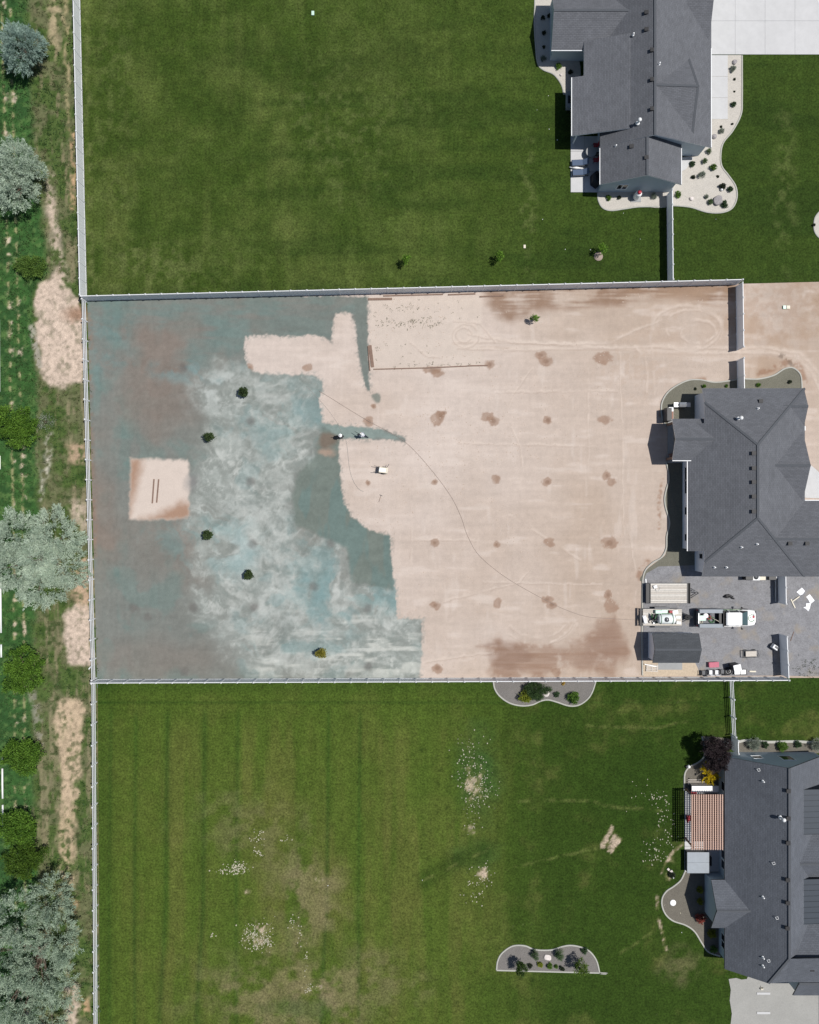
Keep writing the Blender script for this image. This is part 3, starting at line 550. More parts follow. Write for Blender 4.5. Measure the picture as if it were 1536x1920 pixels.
# ------------------------------------------------------------------ roofs and walls
TH = 0.17
def uv_planar(me):
    uvl = me.uv_layers.new(name='UVMap')
    for p in me.polygons:
        nrm = p.normal
        h = Vector((-nrm.y, nrm.x, 0))
        h = h.normalized() if h.length > 1e-4 else Vector((1, 0, 0))
        up = nrm.cross(h)
        for li in p.loop_indices:
            co = me.vertices[me.loops[li].vertex_index].co
            uvl.data[li].uv = (co.dot(h), co.dot(up))
def roof_mesh(name, P, faces, mats, origin):
    """P: plan points (x, y, z); faces: top faces; the rim gets a fascia"""
    V = [W(*p)-origin for p in P]; n = len(V)
    V2 = V+[v-Vector((0, 0, TH)) for v in V]
    bm = bmesh.new(); bv = [bm.verts.new(v) for v in V2]
    edges = {}
    for f in faces:
        for i in range(len(f)):
            e = (f[i], f[(i+1) % len(f)]); edges[frozenset(e)] = edges.get(frozenset(e), [])+[e]
    for f in faces:
        q = bm.faces.new([bv[i] for i in f]); q.normal_update(); q.material_index = 0
        if q.normal.z < 0: q.normal_flip()
        q = bm.faces.new([bv[i+n] for i in f]); q.normal_update(); q.material_index = 1
        if q.normal.z > 0: q.normal_flip()
    for k, v in edges.items():
        if len(v) == 1:
            a, b = v[0]; q = bm.faces.new([bv[a], bv[b], bv[b+n], bv[a+n]]); q.material_index = 1
    me = bpy.data.meshes.new(name); bm.to_mesh(me); bm.free()
    for m in mats: me.materials.append(m)
    uv_planar(me)
    return me
class House:
    def __init__(s, name, label, at, mr, mw, mt):
        s.o = W(*at); s.t = thing(name, label, 'house', s.o); s.mr, s.mw, s.mt = mr, mw, mt
        s.caps = MB(); s.secs = []
    def L(s, x, y, z=0.0): return W(x, y, z)-s.o
    def roof(s, P, faces, caps=()):
        o = link('roof_section', roof_mesh('roof_section', P, faces, (s.mr, s.mt), s.o), None, s.t)
        for a, b in caps:
            A, B = s.L(*P[a]), s.L(*P[b]); d = B-A; c = MB()
            mid = (A+B)/2+Vector((0, 0, 0.012)); h = Vector((d.x, d.y, 0))
            c.box(mid, (d.length, 0.26, 0.03), math.atan2(h.y, h.x), 0, -math.atan2(d.z, h.length))
            c.build('ridge_cap', M['cap'], o)
        s.secs.append(o); return o
    def wall(s, P, z0=0.0):            # P: plan footprint with heights (x, y, ztop)
        n = len(P); V = [s.L(p[0], p[1], z0) for p in P]+[s.L(*p) for p in P]
        F = [tuple(range(n, 2*n))]+[(i, (i+1) % n, n+(i+1) % n, n+i) for i in range(n)]
        me = mesh_py('wall', V, F); bm = bmesh.new(); bm.from_mesh(me); bmesh.ops.recalc_face_normals(bm, faces=bm.faces); bm.to_mesh(me); bm.free()
        return link('wall', me, s.mw, s.t)
    def block(s, x0, x1, y0, y1, ze, zr, axis='y', ends='gg', ov=7.0, ridge=None, walls=True, ze2=None, ovg=5.0):
        ze2 = ze if ze2 is None else ze2
        fl = (lambda a, b, z: (a, b, z)) if axis == 'y' else (lambda a, b, z: (b, a, z))
        if axis == 'x': a0, a1, b0, b1 = y0, y1, x0, x1
        else: a0, a1, b0, b1 = x0, x1, y0, y1
        r = (a0+a1)/2 if ridge is None else ridge
        k0 = (zr-ze)/(r-a0); k1 = (zr-ze2)/(a1-r)          # rise per plan pixel
        h = min(r-a0, a1-r)
        q0 = b0+(h if ends[0] == 'h' else 0); q1 = b1-(h if ends[1] == 'h' else 0)
        P = [fl(a0, b0, ze), fl(a1, b0, ze2), fl(a1, b1, ze2), fl(a0, b1, ze), fl(r, q0, zr), fl(r, q1, zr)]
        faces = [(0, 4, 5, 3), (1, 2, 5, 4)]; caps = [(4, 5)]
        if ends[0] == 'h': faces.append((0, 1, 4)); caps += [(0, 4), (1, 4)]
        if ends[1] == 'h': faces.append((2, 3, 5)); caps += [(2, 5), (3, 5)]
        o = s.roof(P, faces, caps)
        if walls:
            w0, w1 = a0+ov, a1-ov; g0 = b0+(ovg if ends[0] == 'g' else ov); g1 = b1-(ovg if ends[1] == 'g' else ov)
            zt0 = ze+k0*ov-TH-0.01; zt1 = ze2+k1*ov-TH-0.01
            m0 = q0 if ends[0] == 'h' else g0; m1 = q1 if ends[1] == 'h' else g1
            V = []
            for b in (m0, m1):
                for (a, z) in ((w0, 0), (w1, 0), (w1, zt1), (r, zr-TH-0.01), (w0, zt0)): V.append(s.L(*fl(a, b, z)))
            F = [(0, 1, 2, 3, 4), (9, 8, 7, 6, 5)]+[(i, (i+1) % 5, 5+(i+1) % 5, 5+i) for i in range(5)]
            mb = MB().add(V, F); mb.build('wall', s.mw, s.t)
            if 'h' in ends:
                zt = min(zt0, zt1)-0.004
                mb = MB(); pts = [fl(a, b, 0) for a, b in ((w0+.1, g0), (w1-.1, g0), (w1-.1, g1), (w0+.1, g1))]
                mb.prism([s.L(*p)[:2] for p in pts], 0, zt); mb.build('wall', s.mw, s.t)
        return o
    def gutter(s, a, b, w=0.085):
        A, B = s.L(*a), s.L(*b); d = B-A; mb = MB()
        mb.box((A+B)/2+Vector((0, 0, -0.05)), (d.length, w, 0.13), math.atan2(d.y, d.x), 0, -math.atan2(d.z, math.hypot(d.x, d.y)))
        return mb.build('gutter', M['trim'], s.t)
    def window(s, x, y, face, w, z0, z1, panes=1):   # plan position on a wall; face: direction it looks
        d = {'w': (-1, 0), 'e': (1, 0), 'n': (0, 1), 's': (0, -1)}[face]; rz = math.atan2(d[1], d[0])-math.pi/2
        c = s.L(x, y, (z0+z1)/2)
        f = MB(); fw = 0.09
        f.box((0, 0, (z1-z0)/2+fw/2), (w+2*fw, 0.10, fw)); f.box((0, 0, -(z1-z0)/2-fw/2), (w+2*fw, 0.13, fw))
        for i in range(panes+1): f.box((-w/2+w*i/panes+(-fw/2 if i == 0 else fw/2 if i == panes else 0), 0, 0), (fw, 0.10, z1-z0))
        o = f.build('window', M['trim'], s.t, c, rz)
        for i in range(panes): MB().box((-w/2+w*(i+0.5)/panes, 0, 0), (w/panes-fw*0.9, 0.05, z1-z0-0.01)).build('pane', M['glass'], o)
        return o
    def vent(s, sec, x, y, z, kind='box'):
        c = s.L(x, y, z)
        if kind == 'box':
            b = MB(); b.box((0, 0, 0.07), (0.40, 0.36, 0.20), taper=0.85); b.box((0, 0, 0.18), (0.46, 0.42, 0.03)); b.build('roof_vent', M['vent'], sec, c)
        elif kind == 'pipe':
            b = MB(); b.tube([(0, 0, -0.15), (0, 0, 0.38)], 0.065, 10); b.lathe([(0.16, -0.06), (0.12, 0.05), (0.07, 0.08)], n=12); b.build('vent_pipe', M['trim'], sec, c)
        elif kind == 'flue':
            b = MB(); b.tube([(0, 0, -0.2), (0, 0, 0.75)], 0.11, 12); b.lathe([(0.20, 0.72), (0.22, 0.80), (0.05, 0.92)], n=14); b.lathe([(0.26, -0.06), (0.2, 0.04), (0.11, 0.10)], n=14); b.build('flue_pipe', M['trim'], sec, c)
        elif kind == 'loop':
            b = MB(); b.tube([(-0.25, 0.2, 0.03), (0.05, 0.25, 0.05), (0.12, 0.0, 0.06), (-0.1, -0.05, 0.05), (-0.25, 0.2, 0.04)], 0.028, 6); b.tube([(0.12, 0, 0.06), (0.35, -0.22, 0.05)], 0.028, 6); b.build('roof_bracket', M['trim'], sec, c)
M['cap'] = mat('ridge_cap', (0.072, 0.078, 0.088), 0.9, 0.15, 9.0)
M['darktrim'] = mat('dark_fascia', (0.055, 0.06, 0.065), 0.6, 0.1, 6.0)

# ---- upper right house
h = House('house', 'large grey roofed house with pale gravel beds in the upper right corner', (1190, 200), M['shingle'], M['siding2'], M['trim'])
ZE = 2.8
# west block with ridge running left to right
secA = h.block(G(1034, 0, ZE)[0], 1165, 8, 122, ZE, 4.35, 'x', 'gg')
# main block: steep upper slope, patio cover at lower pitch, broad right slope
R1 = 1199.0; ZR1 = 5.75
P = [(1113.8, 60, 2.8), (R1, 60, ZR1), (R1, 298, ZR1), (1113.8, 298, 2.8), (1316, 60, 2.82), (1316, 298, 2.82), (1193, -110, ZR1-0.03), (1193, 60, ZR1-0.03), (1113.8, -110, 2.8), (1300, -110, 2.9), (1300, 60, 2.9)]
secM = h.roof([(1113.8, -110, 2.8), (R1, -110, ZR1), (R1, 298, ZR1), (1113.8, 298, 2.8), (1316, -110, 2.82), (1316, 298, 2.82)], [(0, 1, 2, 3), (4, 5, 2, 1)], [(1, 2)])
MB().add([h.L(*p) for p in ((1121, 293, 0), (1309, 293, 0), (1309, 293, 2.75), (R1, 293, 5.5), (1121, 293, 2.75), (1121, -105, 0), (1309, -105, 0), (1309, -105, 2.75), (R1, -105, 5.5), (1121, -105, 2.75))], [(0, 1, 2, 3, 4), (9, 8, 7, 6, 5), (0, 5, 6, 1), (1, 6, 7, 2), (2, 7, 8, 3), (3, 8, 9, 4), (4, 9, 5, 0)]).build('wall', M['siding2'], h.t)
secP = h.roof([(1062.4, 171, 2.82), (1083.5, 171, 3.15), (1083.5, 108, 3.15), (1160, 108, 4.55), (1160, 277, 4.55), (1062.4, 277, 2.82)], [(0, 1, 4, 5), (1, 2, 3, 4)])
for x_, y_ in ((1074, 178), (1074, 222), (1074, 270)): MB().box(h.L(x_, y_, 1.33), (0.16, 0.16, 2.66)).build('porch_post', M['trim'], h.t)
# south gable
secC = h.block(1113.8, 1261.9, 270, 365.3, 2.8, 5.25, 'y', 'gg')
# garage wing, ridge left to right, gable to the east
gx, gy = G(1329, 86, 2.8)
secE = h.block(1215, gx, -180, gy, 2.8, 5.9, 'x', 'gg')
# hipped cross wing on the east slope
def zE(x_): return ZR1-(x_-R1)*(ZR1-2.82)/(1316-R1)
T_ = G(1293, 112, 3.5); B_ = G(1296, 253, 3.4); Rr = G(1309, 163, 5.0)
pts = [(R1+4, 208, zE(R1+4)+0.25), (Rr[0]-2, 212, 4.75), (1278, 165, zE(1278)-0.05), (1280, 284, zE(1280)-0.05), (1312, 176, 2.85), (1312, 262, 2.85)]
secD = h.roof([(R1+2, 210, 5.70), (1276, 210, 5.45), (1268, 146, zE(1268)-0.10), (1276, 282, zE(1276)-0.10), (1315, 140, 2.75), (1315, 292, 2.75)], [(0, 2, 1), (0, 1, 3), (1, 2, 4, 5, 3)], [(0, 1), (1, 2), (1, 3)])
h.gutter((1062.4, 171, 2.82), (1062.4, 277, 2.82)); h.gutter((1113.8, 299, 2.8), (1113.8, 365.3, 2.8)); h.gutter((1261.9, 299, 2.8), (1261.9, 365.3, 2.8)); h.gutter((1316, 118, 2.82), (1316, 298, 2.82)); h.gutter((G(1034, 0, ZE)[0], 122, 2.8), (1083, 122, 2.8)); h.gutter((1270, gy, 2.8), (gx, gy, 2.8))
h.window(1160, 360.6, 's', 1.1, 1.0, 2.1, 2); h.window(1145, 116.5, 's', 1.0, 1.0, 2.1); h.window(1121, 330, 'w', 1.6, 0.9, 2.2, 2); h.window(1120.8, 210, 'w', 2.4, 0.2, 2.2, 2)
h.window(1068.6, 190, 'w', 0.6, 1.1, 1.7) if False else None
for (ix, iy) in ((1213, 21), (1213, 53), (1223, 95), (1223, 150), (1223, 205)):
    z_ = 5.55; a, b = G(ix, iy, z_); a = min(a, R1-5); h.vent(secM, a, b, 2.8+(a-1113.8)*(ZR1-2.8)/(R1-1113.8))
a, b = G(1188, 64, 4.9); h.vent(secM, a, b, 4.75, 'pipe'); a, b = G(1197, 229, 5.2); h.vent(secM, a, b, 5.0, 'flue')
a, b = G(1147, 261, 3.6); h.vent(secC, 1139, 302, 3.55, 'pipe'); h.vent(secC, 1163, 309, 4.4); h.vent(secC, 1186, 334, 5.1)
a, b = G(1234, 121, 5.2); h.vent(secM, a, b+3, zE(a), 'pipe')
# entry porch under the east eave
MB().prism([h.L(*p)[:2] for p in ((1262, 296), (1300, 296), (1286, 318), (1262, 330))], 0, 0.14).build('porch_slab', M['concrete'], h.t)

# ---- middle house
h2 = House('house', 'large slate roofed house with hipped roof beside the bare soil lot', (1380, 900), M['shingle'], M['siding'], M['trim'])
E2 = 2.8; PT = 0.44/16
x0, x1, y0, y1 = 1272.6, 1486.0, 735.3, 1077.2
cxm = (x0+x1)/2; zr2 = E2+PT*(cxm-x0); half = cxm-x0; cut = 1299.5; zc = E2+PT*(cut-x0); yc = y0+(cut-x0)
yn1, ys1 = 800.0, 1031.0
P = [(cut, y0, E2), (x1, y0, E2), (cxm, y0+half, zr2), (cut, yc, zc), (cut, yn1, zc), (x0, yn1, E2), (x0, ys1, E2), (cut, ys1, zc), (cut, y1-(cut-x0), zc), (cut, y1, E2), (x1, y1, E2), (cxm, y1-half, zr2)]
sec2 = h2.roof(P, [(0, 3, 2, 1), (3, 4, 7, 8, 11, 2), (4, 5, 6, 7), (9, 10, 11, 8), (1, 2, 11, 10)], [(2, 11), (3, 2), (8, 11), (1, 2), (10, 11)])
WIN = 7.0
h2.wall([(x0+WIN, yn1+3, E2+PT*WIN-TH-.01), (x0+WIN, ys1-3, E2+PT*WIN-TH-.01), (cut+30, ys1-3, 3.6), (cut+30, yn1+3, 3.6)])
h2.wall([(cut+3, y0+WIN, 2.8), (cut+3, yc, zc-TH), (cut+3, yn1+20, zc-TH), (cut+60, yn1+20, zc-TH), (cut+60, y0+WIN, 2.8)])
h2.wall([(cut+3, ys1-20, zc-TH), (cut+3, y1-(cut-x0), zc-TH), (cut+3, y1-WIN, 2.8), (cut+60, y1-WIN, 2.8), (cut+60, ys1-20, zc-TH)])
h2.wall([(cut+40, y0+WIN, 2.8), (x1-WIN, y0+WIN, 2.8), (x1-WIN, y1-WIN, 2.8), (cut+40, y1-WIN, 2.8)])
secW = h2.block(1440, 1484.5, y0-0.05, 804.7, E2, E2+0.44*34.7/16-0.03, 'x', 'gg')            # short north wing, gable east
secF = h2.block(1400, 1481, 808, 946, E2, 4.66, 'x', 'gg')                                    # entry gable
secG = h2.block(1400, 1660, 938.8, y1+0.05, E2, E2+0.44*69.2/16-0.03, 'x', 'gg')              # garage wing
gx0 = G(1261, 0, 2.95)[0]
secQ = h2.block(gx0, 1335, 791.0, 867.0, 2.95, 3.98, 'x', 'gg', walls=False)                  # covered patio
for px_, py_ in ((gx0+6, 797), (gx0+6, 861)): MB().box(h2.L(px_, py_, 1.5), (0.26, 0.26, 3.0)).build('porch_post', M['rustwood'], h2.t)
MB().box(h2.L(gx0+6, 829, 2.72), (0.2, 4.2, 0.22)).build('porch_beam', M['darktrim'], h2.t)
MB().prism([h2.L(*p)[:2] for p in ((1252, 789), (1281, 789), (1281, 868), (1252, 868))], 0.0, 0.10).build('patio_slab', M['concrete2'], h2.t)
h2.gutter((x0, 868, E2), (x0, ys1, E2)); h2.gutter((gx0, 867, 2.95), (1281, 867, 2.95)); h2.gutter((1486, 938.6, E2), (1660, 938.6, E2)); h2.gutter((1486.4, 804, E2), (1486.4, 812, E2))
for yy, ww in ((889, 1.5), (914, 1.5), (958, 0.9), (1007, 0.8)): h2.window(x0+WIN, yy, 'w', ww, 0.9, 2.45, 1)
h2.window(cut+3, 1041, 'w', 0.6, 1.6, 2.5, 1)
for iy in (850, 878, 904, 931, 959):
    a, b = G(1411.5, iy, 5.4); h2.vent(sec2, a, b, E2+PT*(a-x0))
zn = lambda b: E2+PT*(b-y0); zs = lambda b: E2+PT*(y1-b)
for ix, iy, k in ((1381, 786, 'flue'), (1421, 766, 'pipe'), (1429, 751, 'box')):
    a, b = G(ix, iy, 3.9); h2.vent(sec2, a, b, zn(b), k)
for ix, iy, k in ((1390, 1026, 'pipe'), (1418, 1020, 'pipe'), (1341.5, 1064, 'pipe'), (1364, 1064, 'pipe'), (1479, 1019, 'box'), (1511, 1019, 'box')):
    a, b = G(ix, iy, 3.6 if iy > 1050 else 4.3); h2.vent(sec2, a, b, zs(b), k)

# ---- lower right house
h3 = House('house', 'dark slate roofed house with cedar pergola in the lower right corner', (1420, 1600), M['shingle3'], M['siding2'], M['darktrim'])
E3 = 2.8; X0 = 1340.4; RX = 1427.0; ZR3 = 6.7; Y0, Y1 = 1404.5, 1790.0
sec3 = h3.roof([(X0, Y0, E3), (RX, Y0, ZR3), (RX, 1735, ZR3), (X0, Y1, E3), (1400, Y1, 5.45), (1530, Y0, 2.08), (1530, 1735, 2.08)], [(0, 1, 2, 4, 3), (1, 5, 6, 2)], [(1, 2)])
k3 = (ZR3-E3)/(RX-X0)
MB().add([h3.L(*p) for p in ((X0+7, Y0+5, 0), (1525, Y0+5, 0), (1525, Y0+5, 2.05), (RX, Y0+5, ZR3-TH-.02), (X0+7, Y0+5, E3+k3*7-TH-.02), (X0+7, Y1-6, 0), (1525, Y1-6, 0), (1525, Y1-6, 2.05), (1404, Y1-6, 5.3), (X0+7, Y1-6, E3+k3*7-TH-.02))], [(0, 1, 2, 3, 4), (9, 8, 7, 6, 5), (0, 5, 6, 1), (1, 6, 7, 2), (2, 7, 8, 3), (3, 8, 9, 4), (4, 9, 5, 0)]).build('wall', M['siding2'], h3.t)
secS = h3.roof([(1400, Y1, 5.45), (RX, 1735, ZR3), (1640, 1735, 6.2), (1640, 1792, 4.9), (1432, 1792, 5.0)], [(0, 1, 2, 3, 4)], [(0, 1)])     # south slope of the garage
MB().prism([h3.L(*p)[:2] for p in ((1408, 1740), (1640, 1740), (1640, 1788), (1408, 1788))], 0, 4.85).build('wall', M['siding2'], h3.t)
secB = h3.block(1316, 1385, 1628, 1715.4, E3, 4.38, 'x', 'gg')                                 # bay on the lawn side
ZMX = 5.43
for (ya, yb, zr_, xl) in ((1530, 1630, ZMX, 1424), (1690, 1790, 6.0, 1424)):    # cross gables to the east
    h3.block(xl, 1640, ya, yb, zr_-k3*(yb-ya)/2*0.8, zr_, 'x', 'gg', walls=False)
    MB().prism([h3.L(*p)[:2] for p in ((xl+40, ya+4), (1640, ya+4), (1640, yb-4), (xl+40, yb-4))], 0, zr_-k3*(yb-ya)/2*0.8-.3).build('wall', M['siding2'], h3.t)
# standing seam porch roofs
for (ya, yb) in ((1452, 1531), (1611, 1690)):
    o = link('metal_roof', roof_mesh('metal_roof', [(1458, ya, 4.95), (1640, ya, 4.3), (1640, yb, 4.3), (1458, yb, 4.95)], [(0, 1, 2, 3)], (M['metalroof'], M['metalroof']), h3.o), None, h3.t)
    k = 8
    for i in range(k+1):
        yy = ya+(yb-ya)*i/k; A, B = h3.L(1458, yy, 4.985), h3.L(1640, yy, 4.335); d = B-A
        MB().box((A+B)/2, (d.length, 0.035, 0.06), 0, 0, math.atan2(-d.z, d.x)).build('seam', M['metalroof'], o)
secL = h3.block(1466, 1640, 1770, 1840, 2.6, 4.0, 'x', 'gg')
for ix, iy in ((1474, 1480), (1474, 1531), (1473.5, 1577), (1473, 1646), (1473, 1689), (1472.5, 1736)):
    a, b = G(ix, iy, 6.2); h3.vent(sec3, a, b, E3+k3*(a-X0))
h3.vent(secS, *G(1525, 1820, 5.9), 5.55)
for ix, iy, k in ((1423, 1445, 'loop'), (1430, 1464, 'pipe'), (1462, 1531, 'flue'), (1450, 1619, 'loop'), (1430, 1681, 'pipe'), (1456, 1721, 'loop'), (1430, 1794, 'pipe'), (1441, 1802, 'loop'), (1430, 1810, 'pipe')):
    z_ = 4.8
    for _ in range(3):
        a, b = G(ix, iy, z_); z_ = E3+k3*(a-X0)
    h3.vent(sec3, a, b, z_, k)
for iy, w_, z0_, z1_ in ((1475, 1.0, 0.9, 2.3), (1603, 0.95, 0.9, 2.35), (1622, 0.95, 0.9, 2.35), (1766, 1.6, 0.9, 2.35)):
    h3.window(X0+7, G(0, iy, 1.5)[1], 'w', w_, z0_, z1_, 2 if w_ > 1.5 else 1)
h3.window(1323, G(0, 1684, 1.6)[1], 'w', 3.2, 0.9, 2.5, 3)
h3.window(1345+60, Y0+5, 'n', 1.0, 1.6, 2.4, 1); h3.window(1345+112, Y0+5, 'n', 1.3, 1.6, 3.0, 1)
# ------------------------------------------------------------------ garden shed
sh = House('garden_shed', 'small grey shed with charcoal gable roof beside the tank trailer', (1255, 1215), M['shed_shingle'], M['siding'], M['darktrim'])
sh.t['category'] = 'shed'
sx0 = G(1224, 0, 2.3)[0]; sx1 = G(1311, 0, 2.3)[0]; sy0 = G(0, 1188, 2.3)[1]; sy1 = G(0, 1243, 2.3)[1]
secH = sh.block(sx0, sx1, sy0, sy1, 2.3, 3.1, 'x', 'gg', ov=3.0, ovg=3.0)
sh.window(sx0+22, sy0+3.0, 'n', 1.2, 1.4, 2.0, 2); sh.window(sx0+62, sy0+3.0, 'n', 1.2, 1.4, 2.0, 2)
MB().box(sh.L(sx0+42, sy0+2.6, 1.0), (1.5, 0.06, 2.0)).build('door', M['trim'], sh.t)
# ------------------------------------------------------------------ paving, yard, beds and edgings
def edging(name, label, pts, closed=False, w=0.17, hgt=0.13, mat_='curb', per=8, z=0.0):
    P = catmull(pts, per, closed); V = [W(p[0], p[1]) for p in P]; n = len(V); o = V[0].copy()
    b = MB(); vv = []; ff = []
    for i in range(n):
        a = V[(i-1) % n] if closed or i > 0 else V[i]; c = V[(i+1) % n] if closed or i < n-1 else V[i]
        d = (c-a); d = d.normalized() if d.length > 1e-6 else Vector((1, 0, 0)); s = Vector((-d.y, d.x, 0))
        p = V[i]-o
        for sx, zz in ((-.5, z), (-.5, hgt*.75), (-.3, hgt), (.3, hgt), (.5, hgt*.75), (.5, z)): vv.append(p+s*(sx*w)+Vector((0, 0, zz)))
    m = n if closed else n-1
    for i in range(m):
        j = (i+1) % n
        for k in range(5): ff.append((i*6+k, i*6+k+1, j*6+k+1, j*6+k))
    b.add(vv, ff)
    ob = b.build(name, M[mat_], None, o); tag(ob, label, 'edging'); return ob
M['yardgravel'] = mat('grey_yard_gravel', alb((154, 154, 157)), 0.95, 0.25, 7.0, 0.5, 22, tint=(alb((176, 164, 146)), 0.45, 0.55, 0.80), var2=0.16, scale2=1.1, spec=0.1)
M['bedgravel'] = mat('olive_bed_gravel', alb((130, 128, 115)), 0.95, 0.28, 12.0, 0.6, 20, var2=0.08, scale2=0.6, spec=0.1)
M['whitegravel'] = mat('pale_bed_gravel', alb((216, 210, 200)), 0.95, 0.16, 9.0, 0.5, 18, var2=0.05, scale2=0.8, spec=0.1)
M['greybed'] = mat('grey_bed_gravel', alb((136, 132, 128)), 0.95, 0.32, 12.0, 0.6, 20, var2=0.08, scale2=0.8, spec=0.1)
M['mulch'] = mat('brown_bed_gravel', alb((126, 121, 111)), 0.95, 0.32, 12.0, 0.6, 20, var2=0.1, scale2=0.8, spec=0.1)
M['drivegravel'] = mat('grey_exposed_drive', alb((178, 177, 172)), 0.9, 0.12, 8.0, 0.2, 30, var2=0.07, scale2=0.4)
def S(name, poly, z, m): return tag(flat_sheet(name, poly, z, M[m]), kind='structure')
S('gravel_yard', [(1206, 1090), (1212, 1075), (1235, 1062), (1300, 1060), (1640, 1060), (1640, 1271), (1465, 1266.5), (1312, 1267.5), (1300, 1240), (1206, 1238)], 0.045, 'yardgravel')
S('gravel_bed', catmull([(1240, 778), (1241, 755), (1256, 733), (1285, 715), (1310, 712), (1340, 717), (1375, 713), (1386, 710), (1420, 711), (1450, 704), (1470, 692), (1486, 690), (1500, 702), (1503, 722), (1503, 745), (1440, 775), (1285, 800), (1252, 800)], 5, True), 0.045, 'bedgravel')
S('gravel_bed', catmull([(1250, 868), (1256, 900), (1249, 925), (1246, 945), (1255, 985), (1250, 1020), (1248, 1040), (1232, 1053), (1212, 1070), (1206, 1092), (1305, 1092), (1310, 1060), (1290, 960), (1285, 868)], 5, True), 0.04, 'bedgravel')
edging('garden_edging', 'wavy pale concrete edging round the bed above the middle house', [(1252, 800), (1244, 790), (1240, 772), (1242, 752), (1256, 732), (1285, 715), (1310, 712), (1340, 717), (1375, 713), (1386, 710), (1420, 711), (1450, 704), (1470, 692), (1486, 690), (1500, 702), (1503, 722), (1503, 738)])
edging('garden_edging', 'wavy concrete edging between bare soil and the shaded left side of the middle house', [(1249, 866), (1253, 885), (1254, 900), (1249, 918), (1246, 935), (1248, 952), (1254, 972), (1255, 985), (1250, 1005), (1249, 1028), (1240, 1045), (1225, 1054), (1212, 1066), (1206, 1080), (1204.5, 1100), (1204, 1140), (1203.5, 1200), (1204, 1240), (1204.5, 1266)])
# middle house front walk and bed
S('front_walk', catmull([(1496, 862), (1520, 872), (1560, 900), (1640, 900), (1640, 932), (1494, 932), (1494, 915), (1500, 890)], 4, True), 0.05, 'concrete')
S('gravel_bed', [(1480, 888), (1496, 888), (1505, 898), (1508, 932), (1480, 932)], 0.056, 'bedgravel')
# upper right house: drive, walks, beds
slabs = tag(thing('driveway', None, None, W(1400, 50)), kind='structure')
del_ = 0.02
xs = [1322, 1378, 1434, 1490, 1546, 1602, 1660]; ys = [-100, -40, 40, 103]
for i in range(6):
    for j in range(3):
        a = MB(); a.box(((xs[i]+xs[i+1])/2/PPM-1400/PPM, 50/PPM-(ys[j]+ys[j+1])/2/PPM, 0.03), ((xs[i+1]-xs[i])/PPM-del_, (ys[j+1]-ys[j])/PPM-del_, 0.13))
        a.build('concrete_slab', M['concrete'], slabs)
wk = tag(thing('walkway', None, None, W(1347, 160)), kind='structure')
for (ya, yb) in ((104.2, 144), (144.3, 184), (184.3, 224)):
    MB().box(((1319+1364)/2/PPM-1347/PPM, 160/PPM-(ya+yb)/2/PPM, 0.03), (45/PPM, (yb-ya)/PPM-0.015, 0.14)).build('concrete_slab', M['concrete'], wk)
BED1 = [(1318, 104), (1390, 104), (1391, 125), (1391, 185), (1389, 215), (1374, 245), (1356, 268), (1351, 290), (1353, 312), (1366, 330), (1379, 350), (1381, 372), (1372, 391), (1352, 399), (1325, 398), (1295, 389), (1266, 386), (1252, 387), (1252, 330), (1262, 300), (1300, 290), (1318, 200)]
S('gravel_bed', BED1, 0.07, 'whitegravel')
edging('garden_edging', 'curving pale edging round the white gravel bed beside the upper right lawn', [(1391, 105), (1391, 125), (1391, 185), (1389, 215), (1374, 245), (1356, 268), (1351, 290), (1353, 312), (1366, 330), (1379, 350), (1381, 372), (1372, 391), (1352, 399), (1325, 398), (1295, 389), (1266, 386), (1254, 387)])
S('gravel_bed', catmull([(1121, 362), (1122, 376), (1130, 390), (1146, 395), (1170, 392), (1200, 388), (1250, 388), (1250, 355), (1180, 350), (1124, 352)], 4, True), 0.068, 'whitegravel')
edging('garden_edging', 'pale edging round the white gravel strip under the propane tank', [(1121, 362), (1122, 376), (1130, 390), (1146, 395), (1170, 392), (1200, 388), (1248, 388)])
BED1W = [(1000, -60), (1003, 0), (1002, 40), (1004, 80), (1008, 118), (1018, 131), (1038, 140), (1052, 158), (1058, 178), (1085, 178), (1085, 110), (1050, 100), (1045, -60)]
S('gravel_bed', catmull(BED1W, 4, True), 0.066, 'whitegravel')
edging('garden_edging', 'pale edging round the shaded gravel bed left of the upper right house', [(1000, -60), (1003, 0), (1002, 40), (1004, 80), (1008, 118), (1018, 131), (1038, 140), (1052, 158), (1058, 178)])
pt = tag(thing('patio', None, None, W(1100, 320)), kind='structure')
for i, (xa, xb, ya, yb) in enumerate([(1070, 1096, 256, 284), (1096.2, 1125, 256, 284), (1070, 1096, 284.3, 322), (1096.2, 1125, 284.3, 322), (1070, 1096, 322.3, 361), (1096.2, 1121, 322.3, 361)]):
    MB().box(((xa+xb)/2/PPM-1100/PPM, 320/PPM-(ya+yb)/2/PPM, 0.03), ((xb-xa)/PPM-0.01, (yb-ya)/PPM-0.012, 0.13)).build('concrete_slab', M['concrete'], pt)
S('gravel_bed', catmull([(1526, 420), (1530, 405), (1545, 392), (1570, 390), (1590, 420), (1570, 452), (1540, 448), (1528, 436)], 4, True), 0.066, 'whitegravel')
edging('garden_edging', 'pale edging of the round gravel bed cut off by the right picture edge', [(1526, 420), (1530, 405), (1545, 392), (1570, 390), (1590, 420), (1570, 452), (1540, 448), (1528, 436)], True)
